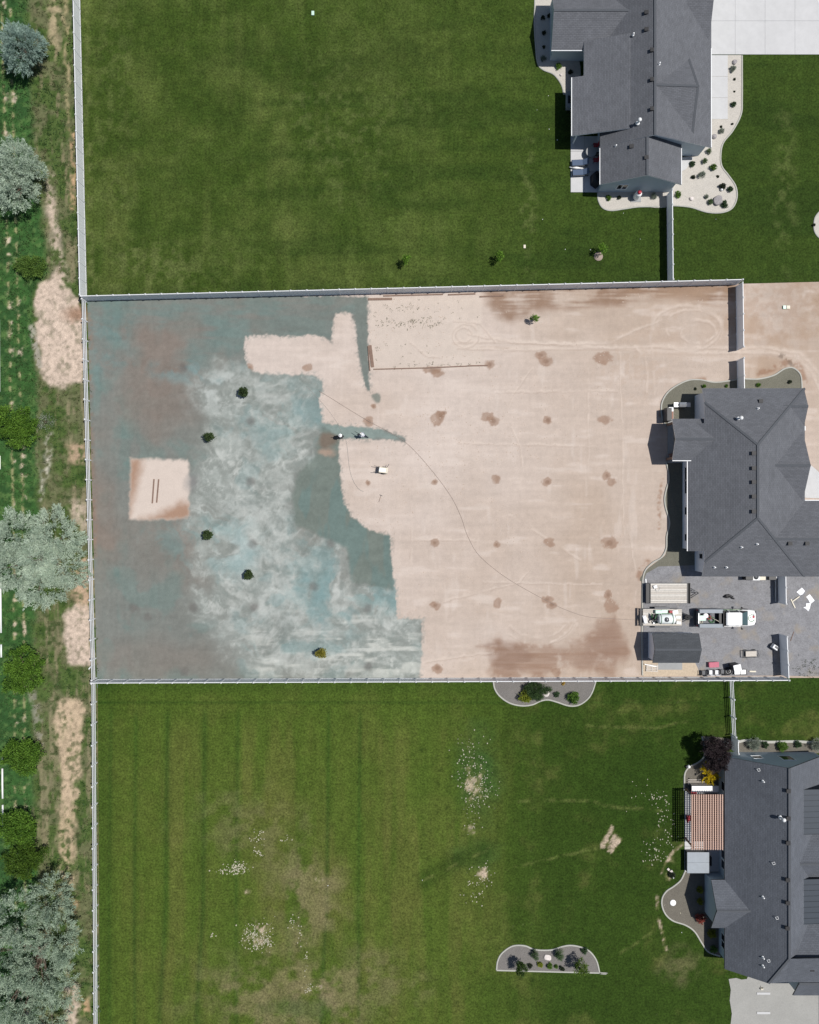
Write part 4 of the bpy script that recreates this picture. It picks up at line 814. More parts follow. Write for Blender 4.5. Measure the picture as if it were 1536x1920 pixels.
# beds in the lower lawn
B1 = [(925, 1277), (928, 1292), (938, 1306), (956, 1318), (978, 1323), (998, 1321), (1014, 1314), (1028, 1312), (1044, 1316), (1066, 1323), (1084, 1322), (1100, 1312), (1110, 1298), (1117, 1277)]
S('gravel_bed', catmull(B1, 4)+[(1117, 1272), (925, 1272)], 0.066, 'greybed'); edging('garden_edging', 'scalloped pale edging of the shrub bed against the long lower fence', B1)
B2 = [(931, 1818), (933, 1802), (940, 1788), (955, 1776), (968, 1772), (985, 1773), (1000, 1779), (1016, 1781), (1036, 1780), (1055, 1774), (1070, 1772), (1088, 1775), (1105, 1783), (1118, 1800), (1124, 1823)]
S('gravel_bed', catmull(B2, 4), 0.066, 'greybed'); edging('garden_edging', 'pale edging of the island bed in the lower lawn', B2+[(1124, 1823.5), (931, 1818.5)], False, per=6)
B3 = [(1316, 1380), (1321, 1405), (1319, 1420), (1308, 1430), (1292, 1438), (1284, 1450), (1283, 1470), (1283, 1482)]
S('gravel_bed', catmull(B3, 4)+[(1352, 1482), (1352, 1400), (1370, 1385), (1345, 1382)], 0.064, 'mulch'); edging('garden_edging', 'curved pale edging of the bed with the yellow shrub', B3)
B4 = [(1284, 1634), (1276, 1650), (1262, 1662), (1250, 1670), (1242, 1682), (1241, 1697), (1248, 1714), (1262, 1726), (1285, 1734), (1302, 1746), (1316, 1768), (1328, 1784), (1350, 1792)]
S('gravel_bed', catmull(B4, 4)+[(1350, 1790), (1350, 1640), (1300, 1634)], 0.064, 'mulch'); edging('garden_edging', 'curved pale edging of the bed with the round white lid', B4)
B5 = [(1384, 1391), (1400, 1388), (1440, 1391), (1490, 1390), (1540, 1392), (1640, 1390)]
S('gravel_bed', B5+[(1640, 1412), (1376, 1412), (1376, 1391)], 0.064, 'mulch'); edging('garden_edging', 'pale edging of the shrub strip above the lower right house', B5, w=0.3)
p3 = tag(thing('patio', None, None, W(1315, 1560)), kind='structure')
for (xa, xb, ya, yb) in [(1283.5, 1318, 1483, 1534), (1318.2, 1350, 1483, 1534), (1283.5, 1318, 1534.3, 1586), (1318.2, 1350, 1534.3, 1586), (1283.5, 1318, 1586.3, 1634), (1318.2, 1350, 1586.3, 1634)]:
    MB().box(((xa+xb)/2/PPM-1315/PPM, 1560/PPM-(ya+yb)/2/PPM, 0.03), ((xb-xa)/PPM-0.01, (yb-ya)/PPM-0.012, 0.13)).build('concrete_slab', M['concrete'], p3)
S('driveway', [(1366, 1835), (1380, 1833), (1390, 1836), (1400, 1835), (1420, 1790), (1640, 1790), (1640, 2030), (1370, 2030), (1368, 1990), (1371, 1960), (1369, 1925), (1372, 1900), (1368, 1875), (1370, 1855)], 0.07, 'drivegravel')
for yy in (1863.5, 1900): MB().box(W(1431, yy*0.999, 0.10), (1.55, 0.26, 0.06)).build('parking_block', M['concrete'], None)
for i, o in enumerate([o for o in COL.objects if o.name.startswith('parking_block')]): tag(o, ['pale concrete bar on the grey drive nearest the lower right house', 'pale concrete bar on the grey drive at the bottom picture edge'][i], 'concrete bar')
edging('garden_edging', 'white curb between the grey drive and the garage at the bottom right corner', [(1536, 1852), (1536, 1990)], w=0.15, per=2)
# bare sand behind the shed
# ------------------------------------------------------------------ trees, shrubs, weeds
def rot_basis(d):
    d = d/np.linalg.norm(d, axis=1, keepdims=True)
    h = np.where(np.abs(d[:, 2:3]) < 0.9, np.array([[0, 0, 1.0]]), np.array([[1.0, 0, 0]]))
    a = np.cross(d, h); a /= np.linalg.norm(a, axis=1, keepdims=True)+1e-9
    return d, a, np.cross(d, a)
def leaves(C, D, L, Wd, cols, rs, flat=0.5):
    """diamond leaves at C along D"""
    n = len(C); D, a, b = rot_basis(D)
    th = rs.uniform(-1, 1, (n, 1))*math.pi*flat
    s = a*np.cos(th)+b*np.sin(th); L = L[:, None]; Wd = Wd[:, None]
    V = np.stack([C, C+D*L*0.5+s*Wd*0.5, C+D*L, C+D*L*0.5-s*Wd*0.5], 1).reshape(-1, 3)
    F = np.arange(4*n).reshape(n, 4)
    return V, F, np.repeat(cols, 4, 0)
def crown_mesh(name, rad, ncl, nl, L, Wd, c0, c1, seed, zlow=-0.35, cl_len=0.9, cl_r=0.28, lobes=None, out=1.0, jit=0.5, dark=0.35, inner=0.55, flat=0.24):
    rs = np.random.RandomState(seed); rad = np.array(rad)
    if lobes is None: lobes = [((0, 0, 0), 1.0)]
    C = []; D = []; K = []
    w = np.array([s**2 for _, s in lobes]); w = w/w.sum()
    for (off, s), q in zip(lobes, w):
        n = max(4, int(ncl*q)); d = rs.normal(size=(n*3, 3)); d /= np.linalg.norm(d, axis=1, keepdims=True); d = d[d[:, 2] > zlow][:n]
        r = rs.uniform(inner, 1.0, len(d))**0.7
        r *= 0.86+0.28*np.sin(3*np.arctan2(d[:, 1], d[:, 0])+seed)*0.5+rs.uniform(-.1, .1, len(d))
        C.append(d*r[:, None]*rad*s+np.array(off)); D.append(d*rad/rad.max()+np.array([0, 0, 0.15])); K.append(rs.uniform(0, 1, len(d)))
    C = np.concatenate(C); D = np.concatenate(D); K = np.concatenate(K); D /= np.linalg.norm(D, axis=1, keepdims=True)
    n = len(C); t = rs.uniform(0, 1, (n, nl)); ln = cl_len*rs.uniform(0.6, 1.3, (n, 1))
    side = rs.normal(size=(n, nl, 3))*cl_r*(1.1-0.75*t)[:, :, None]
    P = C[:, None, :]+D[:, None, :]*((t-0.4)*ln)[:, :, None]+side
    LD = D[:, None, :]*out+rs.normal(size=(n, nl, 3))*jit
    k = np.clip(0.55*K[:, None]+0.45*rs.uniform(0, 1, (n, nl)), 0, 1)
    cols = np.array(c0)[None, None]*(1-k[:, :, None])+np.array(c1)[None, None]*k[:, :, None]
    cols = np.clip(cols*1.5, 0, 0.8)*np.where(rs.uniform(0, 1, (n, nl, 1)) < 0.12, 1-dark, 1.0)
    m = n*nl
    V, F, cc = leaves(P.reshape(m, 3), LD.reshape(m, 3), L*rs.uniform(0.6, 1.3, m), Wd*rs.uniform(0.7, 1.3, m), cols.reshape(m, 3), rs, flat)
    return mesh_np(name, V, F, cc), C
def limbs(C, zc, base_r, rs, k=9, trunk_h=None):
    b = MB(); trunk_h = zc*0.45 if trunk_h is None else trunk_h
    b.tube([(0, 0, -0.06), (0.02, 0.01, trunk_h*0.5), (0.0, 0.04, trunk_h)], [base_r*1.25, base_r, base_r*0.85], 10)
    l = MB()
    for i in rs.choice(len(C), min(k, len(C)), replace=False):
        e = Vector(C[i])*0.92+Vector((0, 0, zc)); s = Vector((0, 0.02, trunk_h*0.9)); mid = (s+e)/2+Vector((rs.uniform(-.2, .2), rs.uniform(-.2, .2), 0.15*zc*0.3))
        l.tube([s, s*0.6+mid*0.4, mid, e*0.6+mid*0.4, e], [base_r*0.6, base_r*0.5, base_r*0.36, base_r*0.22, base_r*0.08], 6, False)
    return b, l
def tree(name, label, cat, base, zc, rad, ncl, nl, L, Wd, c0, c1, seed, group=None, tr=0.12, shift=(0, 0), **kw):
    t = thing(name, label, cat, W(*base), 0, group)
    me, C = crown_mesh('crown', rad, ncl, nl, L, Wd, c0, c1, seed, **kw)
    link('crown', me, M['leaf'], t, (shift[0], shift[1], zc))
    b, l = limbs(C+np.array([shift[0], shift[1], 0]), zc, tr, np.random.RandomState(seed+9), 14)
    b.build('trunk', M['bark'], t); l.build('branches', M['bark'], t)
    return t
OL0, OL1 = alb((124, 144, 124)), alb((204, 218, 198))
def at(px, py, z): return G(px, py, z)
GR = 'silver leaved trees along the field edge'
b = at(42, 92, 2.4); tree('olive_tree', 'small round silver green tree at the top left corner', 'tree', b, 2.4, (2.5, 2.75, 2.3), 330, 46, 0.26, 0.055, alb((104, 128, 118)), alb((174, 196, 184)), 1, GR, 0.14, cl_len=0.8, cl_r=0.15, jit=0.38)
b = at(36, 328, 3.0); tree('olive_tree', 'tall silver grey tree in the upper left with a dark hollow on its right', 'tree', b, 3.0, (2.5, 2.6, 2.4), 420, 46, 0.26, 0.06, OL0, OL1, 2, GR, 0.18, cl_len=0.7, cl_r=0.20, lobes=[((0, 1.3, 0), 1.0), ((-0.3, -2.0, -0.2), 0.92), ((1.5, 0.5, 0.2), 0.62), ((-1.4, 0.2, 0.4), 0.8)], jit=0.55)
b = at(78, 1045, 3.0); tree('olive_tree', 'very wide silver leaved tree overhanging the left rail fence', 'tree', b, 3.0, (3.1, 3.1, 2.6), 780, 48, 0.28, 0.062, OL0, OL1, 3, GR, 0.22, cl_len=0.9, cl_r=0.19, lobes=[((-2.6, 2.3, 0), 1.0), ((1.6, 2.6, 0.2), 1.0), ((2.6, -0.9, 0), 0.95), ((0.2, -3.2, 0), 0.9), ((-3.0, -1.2, 0.3), 0.95), ((0.2, 0.2, 0.8), 0.8)], jit=0.5)
b = at(62, 1800, 3.6); tree('olive_tree', 'biggest silver leaved tree filling the bottom left corner', 'tree', b, 3.6, (3.2, 3.3, 2.8), 1000, 48, 0.28, 0.06, alb((102, 124, 104)), alb((192, 208, 184)), 4, GR, 0.25, cl_len=0.95, cl_r=0.18, lobes=[((1.8, 6.6, -0.5), 0.85), ((-1.9, 4.7, 0.3), 1.0), ((2.8, 2.6, 0), 0.9), ((-2.6, 0.2, 0.6), 1.0), ((1.2, -0.8, 0.5), 0.95), ((2.9, -3.4, -0.6), 0.75), ((-1.6, -4.2, 0.3), 1.05), ((1.0, -7.2, -0.2), 1.0), ((-3.2, -8.0, 0), 1.0)], jit=0.5)
GC0, GC1 = alb((46, 82, 20)), alb((118, 156, 58))
GG = 'green bushes along the field edge'
for i, (ix, iy, z_, rx, ry, rz_, lab) in enumerate([(34, 803, 1.7, 2.5, 2.35, 1.6, 'bright green round tree in the field left of the bare square'), (40, 1257, 1.6, 2.3, 2.4, 1.6, 'green bush in the field left of the lower lot corner'), (42, 1418, 1.5, 2.3, 1.8, 1.5, 'green bush in the field, second below the lower lot corner'), (32, 1552, 1.6, 2.4, 2.0, 1.6, 'green bush in the field just above the darker twin bush'), (45, 1612, 1.5, 2.3, 1.7, 1.5, 'dark green bush touching the biggest silver tree')]):
    q_ = np.random.RandomState(300+i); lb = [((0, 0, 0.1), 0.5)]+[((math.cos(a_)*rx*q_.uniform(.45, .85), math.sin(a_)*ry*q_.uniform(.45, .85), q_.uniform(-.5, .25)), q_.uniform(0.28, 0.5)) for a_ in np.linspace(0, 6.28, 8)[:-1]+q_.uniform(0, 1)]
    tree('green_tree', lab, 'tree', at(ix, iy, z_), z_, (rx, ry, rz_), 210, 48, 0.20, 0.10, GC0 if i != 4 else alb((40, 70, 18)), GC1 if i != 4 else alb((98, 126, 44)), 20+i, GG, 0.10, cl_len=0.5, cl_r=0.24, lobes=lb, jit=0.75, flat=0.4, inner=0.8, dark=0.5)
t = tree('field_bush', 'low spreading green bush at the left end of the bare sand', 'bush', at(58, 500, 0.9), 0.75, (1.7, 1.2, 0.8), 110, 46, 0.20, 0.07, alb((56, 86, 34)), alb((112, 140, 62)), 31, None, 0.05, cl_len=0.7, cl_r=0.2, jit=0.6)
tree('field_bush', 'pale twiggy bush on the bare sand strip right of the bright green tree', 'bush', at(84, 792, 0.5), 0.5, (0.9, 0.8, 0.6), 30, 14, 0.22, 0.03, alb((120, 130, 110)), alb((190, 196, 180)), 32, None, 0.04, cl_len=0.6, cl_r=0.25, jit=0.8)
# ---- small planted trees
def shrub(name, label, cat, ix, iy, z_, r, c0, c1, seed, group=None, ncl=26, nl=34, L=0.15, Wd=0.085, hz=0.9, **kw):
    t = thing(name, label, cat, W(*at(ix, iy, z_)), 0, group)
    rr = (r, r, r*hz) if not isinstance(r, tuple) else r
    me, C = crown_mesh('foliage', rr, ncl, nl, L, Wd, c0, c1, seed, **{**dict(cl_len=0.25, cl_r=0.13, jit=0.8), **kw})
    zmin = min(v.co.z for v in me.vertices)
    link('foliage', me, M['leaf'], t, (0, 0, max(z_, -zmin*0.9)))
    b = MB()
    for k in range(4): b.tube([(0, 0, -0.05), (0.05*math.cos(k*1.7), 0.05*math.sin(k*1.7), z_*0.5), (0.6*rr[0]*math.cos(k*1.7), 0.6*rr[0]*math.sin(k*1.7), z_)], [0.04, 0.03, 0.01], 6)
    b.build('stem', M['bark'], t)
    return t
DG0, DG1 = alb((24, 38, 18)), alb((66, 84, 48))
for i, (ix, iy, lab) in enumerate([(457, 735, 'dark round young tree highest in the sprayed mulch, left of the bare pocket'), (392, 819, 'dark round young tree up and right of the bare square'), (389, 1003, 'dark round young tree just below right of the bare square'), (466, 1078, 'dark round young tree in the whitest part of the mulch')]):
    shrub('young_tree', lab, 'young tree', ix, iy, 0.85, (0.42, 0.38, 0.40, 0.40)[i], DG0, alb((84, 104, 62)), 50+i, 'dark young trees planted in the sprayed mulch', 34, 36, 0.16, 0.09)
shrub('young_tree', 'yellowing young tree standing alone in the lower streaked mulch', 'young tree', 603, 1225, 0.8, 0.48, alb((70, 76, 24)), alb((170, 160, 70)), 55, None, 30, 34)
shrub('sapling', 'thin bright green sapling on bare soil near the upper fence', 'sapling', 1003, 597, 1.0, (0.42, 0.3, 0.5), alb((50, 84, 20)), alb((128, 168, 60)), 56, None, 16, 22)
for i, (ix, iy, lab) in enumerate([(762, 488, 'leftmost of three saplings along the foot of the upper lawn'), (937, 481, 'middle one of three saplings along the foot of the upper lawn'), (1130, 466, 'sapling on a bare soil ring right of the other two in the upper lawn')]):
    shrub('sapling', lab, 'sapling', ix, iy, 1.3, (0.42, 0.5, 0.6), alb((54, 88, 22)), alb((126, 166, 58)), 57+i, None, 18, 24)
MB().lathe([(0.55, 0.0), (0.5, 0.07), (0.2, 0.10), (0.02, 0.09)], n=18).build('soil_ring', M['soil'], None, W(1122, 481, 0.03))
tag([o for o in COL.objects if o.name == 'soil_ring'][0], 'bare soil ring at the foot of the right sapling in the upper lawn', 'soil ring')
# ---- garden shrubs near the houses
SG0, SG1 = alb((44, 68, 36)), alb((104, 128, 84))
BP = [(1329, 284, 0.35, 'upright', 'spiky dark green shrub nearest the porch steps in the white gravel'), (1321, 303, 0.35, 'upright', 'narrow dark green shrub below the porch in the white gravel'), (1298, 308, 0.36, 'round', 'round green shrub beside the right house wall in the white gravel'), (1337, 314, 0.42, 'bright', 'bright green leafy shrub in the middle of the white gravel bed'),
      (1300, 332, 0.26, 'dark', 'small dark twiggy shrub by the blue grey agave'), (1316, 329, 0.42, 'grey', 'blue grey spiky agave in the white gravel bed'), (1346, 331, 0.16, 'dark', 'tiny dark plant near the wavy edging'), (1272, 364, 0.42, 'bright', 'bright green mound shrub beside the side fence'), (1331, 379, 0.36, 'upright', 'green upright shrub left of the big boulder'),
      (1369, 355, 0.36, 'round', 'dark round shrub at the right edge of the white gravel bed'), (1358, 383, 0.46, 'round', 'dark round shrub pressed against the big grey boulder'), (1354, 350, 0.42, 'dark', 'dark leaning shrub above the white globe'), (1324, 369, 0.22, 'grey', 'small blue grey tuft above the lower edging'),
      (1375, 196, 0.32, 'round', 'round dark green shrub in the narrow strip beside the walkway'), (1377, 149, 0.14, 'dark', 'tiny plant in the narrow gravel strip above the round shrub'), (1374, 130, 0.36, 'grey', 'grey green twiggy shrub just below the drive corner boulder'), (1353, 246, 0.3, 'grey', 'small straggly shrub by the narrow bend of the white gravel'), (1373, 233, 0.13, 'dark', 'tiny dark plant at the foot of the narrow gravel strip'), (1352, 238, 0.14, 'dark', 'tiny dark plant left of the straggly shrub'), (1377, 172, 0.1, 'dark', 'tiny plant between two shrubs in the narrow gravel strip'),
      (1141, 371, 0.34, 'bright', 'green shrub in the gravel strip left of the propane tank'), (1161, 371, 0.24, 'dark', 'dark small shrub next to the propane tank'), (1226, 368, 0.36, 'grey', 'pale twiggy shrub right of the propane tank'),
      (1018, 34, 0.26, 'dark', 'topmost dark shrub in the shaded bed on the upper left'), (1031, 30, 0.3, 'dark', 'dark shrub next to the house wall in the shaded bed'), (1020, 62, 0.26, 'dark', 'second dark shrub down the shaded bed'), (1020, 88, 0.18, 'dark', 'smallest shrub in the shaded bed'), (1019, 110, 0.34, 'grey', 'grey green shrub low in the shaded bed'), (1047, 125, 0.38, 'bright', 'leafy shrub at the corner of the shaded bed'), (1070, 135, 0.3, 'dark', 'dark shrub under the patio roof edge'), (1526, 422, 0.2, 'dark', 'dark plant in the round bed at the right picture edge'),
      (1320, 724, 0.24, 'bright', 'small bright weed in the bed above the middle house, left one'), (1304, 729, 0.16, 'dark', 'tiny dark plant in the bed left of the middle roof corner'), (1422, 722, 0.26, 'bright', 'small plant beside the short fence above the middle house'), (1481, 716, 0.22, 'dark', 'small plant near the right end of the wavy bed'), (1362, 724, 0.18, 'bright', 'small green weed at the roof edge left of the short fence'),
      (985, 1305, 0.75, 'yellow', 'yellow green shrub in the scalloped bed by the long fence'), (1076, 1308, 0.68, 'bright', 'green leafy shrub at the right of the scalloped bed'), (1044, 1302, 0.36, 'round', 'small round shrub in the scalloped bed beside the pale stones'), (1056, 1281, 0.22, 'gold', 'golden tuft under the long fence'),
      (978, 1817, 0.7, 'tree', 'taller dark shrub overhanging the island bed, left one'), (1090, 1813, 0.85, 'tree2', 'taller leafy shrub overhanging the island bed, right one'), (1004, 1789, 0.5, 'upright', 'dense upright shrub in the upper middle of the island bed'), (1049, 1788, 0.55, 'upright', 'dense upright shrub right of the pale stones in the island bed'), (1096, 1782, 0.42, 'round', 'round shrub at the right edging of the island bed'), (1013, 1808, 0.36, 'yellow', 'small yellow green shrub low in the island bed'), (994, 1811, 0.3, 'dark', 'small dark shrub beside the left tall one in the island bed'), (1031, 1811, 0.36, 'bright', 'small round shrub below the pale stones'), (1043, 1812, 0.24, 'bright', 'tiny shrub between two small ones in the island bed'), (1054, 1815, 0.32, 'dark', 'small dark shrub beside the right tall one in the island bed'),
      (1413, 1394, 0.75, 'grey', 'pale grassy shrub in the strip above the lower right house'), (1434, 1396, 0.44, 'round', 'clipped round shrub in the strip above the lower right house'), (1467, 1399, 0.55, 'bright', 'leafy shrub in the middle of the strip above the lower right house'), (1496, 1395, 0.45, 'round', 'low shrub in the strip near the skylight windows'), (1530, 1396, 0.7, 'grey', 'grassy shrub at the right end of the strip'),
      (1313, 1668, 0.42, 'gold2', 'yellow green shrub in the shade by the three pane window, upper one'), (1313, 1690, 0.4, 'gold2', 'yellow green shrub in the shade by the three pane window, lower one'), (1313, 1721, 0.5, 'red', 'red leaved shrub in the bed below the three pane window'), (1335, 1750, 0.5, 'gold2', 'green gold shrub against the wall low in the curved bed'), (1338, 1780, 0.45, 'bright', 'straggly shrub at the tail of the curved bed'),
      (1260, 1640, 0.4, 'dark', 'dark clump beside the pale debris left of the hot tub')]
PAL = {'upright': (SG0, SG1), 'round': (alb((36, 58, 36)), alb((84, 108, 74))), 'bright': (alb((52, 84, 24)), alb((112, 146, 60))), 'dark': (alb((28, 36, 26)), alb((74, 84, 62))), 'grey': (alb((96, 106, 98)), alb((160, 168, 150))), 'yellow': (alb((84, 100, 22)), alb((164, 172, 64))), 'gold': (alb((150, 120, 40)), alb((220, 190, 110))), 'tree': (alb((32, 54, 18)), alb((80, 106, 44))), 'tree2': (alb((46, 72, 20)), alb((112, 138, 56))), 'gold2': (alb((90, 100, 24)), alb((150, 150, 50))), 'red': (alb((100, 40, 34)), alb((180, 100, 86)))}
for i, (ix, iy, r, k, lab) in enumerate(BP):
    c0, c1 = PAL[k]; r = r*(0.78 if r < 0.5 else 0.95); r *= 0.9; z_ = r*0.75; rr = (r, r, r*0.9); nc = int(10+60*r); L_, W_ = 0.13+0.06*r, 0.07
    if k == 'upright': rr = (r*0.75, r, r*1.3); L_, W_ = 0.2, 0.03
    if k == 'grey': L_, W_ = 0.24, 0.035
    if k in ('tree', 'tree2'): z_ = 1.5; rr = (r, r*1.2, r*1.3)
    if r < 0.5: L_, W_ = L_*(0.45+r), W_*(0.5+r)
    shrub('shrub', lab, 'shrub', ix, iy, z_, rr, c0, c1, 100+i, 'garden shrubs', nc, 30, L_, W_, cl_len=min(0.25, 0.55*r), cl_r=min(0.13, 0.28*r))
# long evergreen hanging under the lower fence
t = thing('shrub', 'wide dark evergreen spreading below the long fence in the scalloped bed', 'shrub', W(1003, 1293)); me, C = crown_mesh('foliage', (1.5, 0.75, 0.7), 110, 60, 0.22, 0.03, alb((36, 58, 30)), alb((82, 106, 62)), 171, cl_len=0.4, cl_r=0.16, lobes=[((0.1, 0.1, 0), 1.0), ((-0.1, -0.6, 0), 0.55)])
link('foliage', me, M['leaf'], t, (0, 0, 0.6)); MB().tube([(0, 0, -0.05), (0, 0, 0.6)], [0.08, 0.03], 8).build('stem', M['bark'], t)
# purple tree and yellow shrub beside the lower right house
tree('purple_tree', 'dark purple leaved tree at the corner of the lower right house', 'tree', at(1340, 1408, 2.6), 2.6, (1.4, 1.4, 1.4), 170, 56, 0.17, 0.085, alb((30, 25, 28)), alb((70, 58, 60)), 181, None, 0.1, cl_len=0.5, cl_r=0.22, lobes=[((-0.2, 0.4, 0), 0.8), ((0.5, -0.9, 0), 0.8), ((1.1, 0.4, -.2), 0.55), ((-0.2, -1.5, -.2), 0.55)], jit=0.8)
t = shrub('shrub', 'bright yellow flowering shrub beside the slatted bar counter', 'shrub', 1329, 1450, 0.9, (0.85, 0.95, 0.8), alb((150, 130, 10)), alb((238, 210, 30)), 190, None, 46, 40, 0.2, 0.06, cl_len=0.7, cl_r=0.07, jit=0.5)
# ---- weeds: tufts on the field strip and the bare bed
def tufts(name, label, cat, P, hgt, wid, c0, c1, seed, blades=5):
    rs = np.random.RandomState(seed); n = len(P); m = n*blades
    C = np.repeat(P, blades, 0)+np.concatenate([rs.normal(size=(m, 2))*wid*0.8, np.zeros((m, 1))], 1)
    D = np.concatenate([rs.normal(size=(m, 2))*0.8, np.full((m, 1), 0.7)], 1)
    k = np.repeat(rs.uniform(0, 1, n), blades)[:, None]*0.6+rs.uniform(0, 0.4, (m, 1))
    cols = np.array(c0)*(1-k)+np.array(c1)*k
    V, F, cc = leaves(C, D, hgt*rs.uniform(0.5, 1.4, m), wid*rs.uniform(0.35, 0.7, m), cols, rs)
    o = link(name, mesh_np(name, V, F, cc), M['leaf']); tag(o, label, cat, kind='stuff'); return o
rs = np.random.RandomState(77)
def xy3(px, py, z=0.03): return np.stack([(px-CX)/PPM, (CY-py)/PPM, np.full(len(px), z)], 1)
lum = FC @ np.array([0.3, 0.6, 0.1]); green = (FC[:, 1]-FC[:, 0])/(FC[:, 1]+1e-4)
p = np.clip((green-(-0.12))*3, 0, 1)*(lum < 0.35); p = p/p.sum(); idx = rs.choice(len(FX), 9000, p=p)
jx = FX[idx]+rs.uniform(-1, 1, 9000); jy = FY[idx]+rs.uniform(-1, 1, 9000); isc = green[idx] > 0.33
tufts('crop_plants', 'green crop growing in the field left of the white fence', 'crop', xy3(jx[isc], jy[isc]), 0.22, 0.16, alb((54, 86, 46)), alb((104, 136, 78)), 5, 6)
tufts('rough_grass', 'dry grass and weeds between field and white fence', 'grass', xy3(jx[~isc], jy[~isc]), 0.26, 0.10, alb((66, 82, 42)), alb((156, 152, 112)), 6, 6)
wx = np.concatenate([rs.normal(775, 34, 80), rs.uniform(700, 900, 22), rs.uniform(705, 850, 18), rs.normal(765, 18, 14), rs.uniform(715, 900, 24)]); wy = np.concatenate([rs.normal(606, 5, 80), rs.uniform(562, 600, 22), rs.uniform(640, 690, 18), rs.normal(577, 2, 14), rs.normal(684, 3, 24)])
tufts('weeds', 'scattered dark weeds on the pale planting bed by the upper fence', 'weeds', xy3(wx, wy, 0.015), 0.13, 0.09, alb((92, 100, 70)), alb((150, 152, 116)), 7, 5)
wx = rs.uniform(1486, 1536, 40); wy = rs.normal(1252, 12, 40)
tufts('weeds', 'green weeds in the gravel outside the right end fence', 'weeds', xy3(wx, wy, 0.045), 0.16, 0.11, alb((50, 66, 34)), alb((100, 116, 68)), 8, 5)
# clumps in the mown lawns
def lawn_clumps(label, x0, x1, ya, yb, n, seed, c0, c1):
    q = np.random.RandomState(seed); px_ = q.uniform(x0, x1, n); py_ = q.uniform(ya, yb, n); ok = fbm(px_, py_, 50, seed+400, 3) > 0.47
    px_, py_ = px_[ok], py_[ok]; ok = (py_ < ytop(px_)-6) if yb < 700 else ((py_ > ybot(px_)+6) & (px_ > xleft(py_)+8))
    ok &= ~((px_ > 1000) & (py_ < 402)) if yb < 700 else ~(((px_ > 920) & (px_ < 1130) & ((py_ < 1330) | ((py_ > 1765) & (py_ < 1832)))) | (px_ > 1225))
    tufts('grass_clumps', label, 'grass', xy3(px_[ok], py_[ok], 0.035), 0.10, 0.09, c0, c1, seed, 4)
lawn_clumps('slightly paler grass clumps in the upper lawn', 170, 1240, -20, 560, 8000, 41, alb((58, 78, 30)), alb((104, 116, 60)))
lawn_clumps('slightly paler grass clumps in the lower lawn', 190, 1240, 1290, 1925, 8000, 42, alb((66, 88, 32)), alb((112, 122, 58)))
# clods and pale stones in the lower lawn
def scatter_stones(name, label, pts, smin, smax, seed, m):
    rs = np.random.RandomState(seed); b = MB()
    for (px, py) in pts:
        s = rs.uniform(smin, smax); c = W(px, py, 0.045+s*0.2); b.box(c, (s, s*rs.uniform(.6, 1), s*0.6), rs.uniform(0, 3), rs.uniform(-.3, .3), rs.uniform(-.3, .3), 0.6)
    o = b.build(name, M[m]); tag(o, label, 'stones', kind='stuff'); return o
M['paleclod'] = mat('pale_clods', alb((214, 208, 184)), 0.95, 0.2, 6.0)
# soil clods over the graded lot
M['clod'] = mat('soil_clod', alb((205, 187, 172)), 0.95, 0.2, 5.0)
q_ = np.random.RandomState(21); n_ = 5200; cxs = q_.uniform(600, 1370, n_); cys = q_.uniform(550, 1262, n_); dens = fbm(cxs, cys, 60, 401, 3)
keep = (dens > 0.52) & ~inside(cxs, cys, HY) & ~inside(cxs, cys, WETP) & ((cxs < 1195) | (cys < 700)); pc = list(zip(cxs[keep], cys[keep]))
def clods(pc, smin, smax, seed):
    rs = np.random.RandomState(seed); n = len(pc); s = rs.uniform(smin, smax, n)**1.0; a = rs.uniform(0, 6.28, n)
    base = np.array([(-.5, -.5, 0), (.5, -.5, 0), (.5, .5, 0), (-.5, .5, 0), (0, 0, .6)]); V = np.zeros((n, 5, 3))
    for k in range(5):
        bx_ = base[k]*np.array([1, 1, 1]); jx_ = rs.uniform(-.2, .2, (n, 2))
        V[:, k, 0] = ((bx_[0]+jx_[:, 0])*np.cos(a)-(bx_[1]+jx_[:, 1])*np.sin(a))*s; V[:, k, 1] = ((bx_[0]+jx_[:, 0])*np.sin(a)+(bx_[1]+jx_[:, 1])*np.cos(a))*s; V[:, k, 2] = bx_[2]*s
    P = np.array([tuple(W(p[0], p[1], -0.005)) for p in pc]); V += P[:, None]
    F = np.concatenate([np.array([[0, 1, 4], [1, 2, 4], [2, 3, 4], [3, 0, 4]])+5*i for i in range(n)])
    return mesh_np('soil_clods', V, F)
tag(link('soil_clods', clods(pc, 0.04, 0.13, 5), M['clod']), 'small soil clods scattered over the graded lot', 'clods', kind='stuff')
rs = np.random.RandomState(3); pts = []
for (cx_, cy_, sx_, sy_, n_) in ((448, 1626, 10, 6, 110), (420, 1632, 10, 3, 34), (885, 1470, 14, 34, 130), (484, 1570, 7, 10, 30), (485, 1598, 6, 4, 20), (534, 1572, 6, 4, 10), (473, 1750, 10, 8, 85), (497, 1760, 9, 7, 80), (485, 1772, 12, 6, 40), (505, 1735, 10, 8, 14), (400, 1752, 3, 3, 6), (550, 1730, 4, 12, 16), (562, 1752, 3, 8, 14), (575, 1800, 3, 20, 14), (580, 1853, 8, 5, 26), (885, 1412, 14, 14, 40), (905, 1480, 14, 20, 60), (885, 1546, 10, 5, 14), (905, 1640, 12, 12, 40), (890, 1670, 14, 14, 30), (1230, 1494, 9, 5, 22), (1215, 1490, 20, 14, 14), (1245, 1530, 12, 20, 40), (1235, 1590, 16, 14, 45), (1225, 1612, 10, 8, 14), (1250, 1558, 10, 14, 20), (1270, 1700, 20, 10, 6)):
    pts += [(cx_+rs.normal()*sx_, cy_+rs.normal()*sy_) for _ in range(n_)]
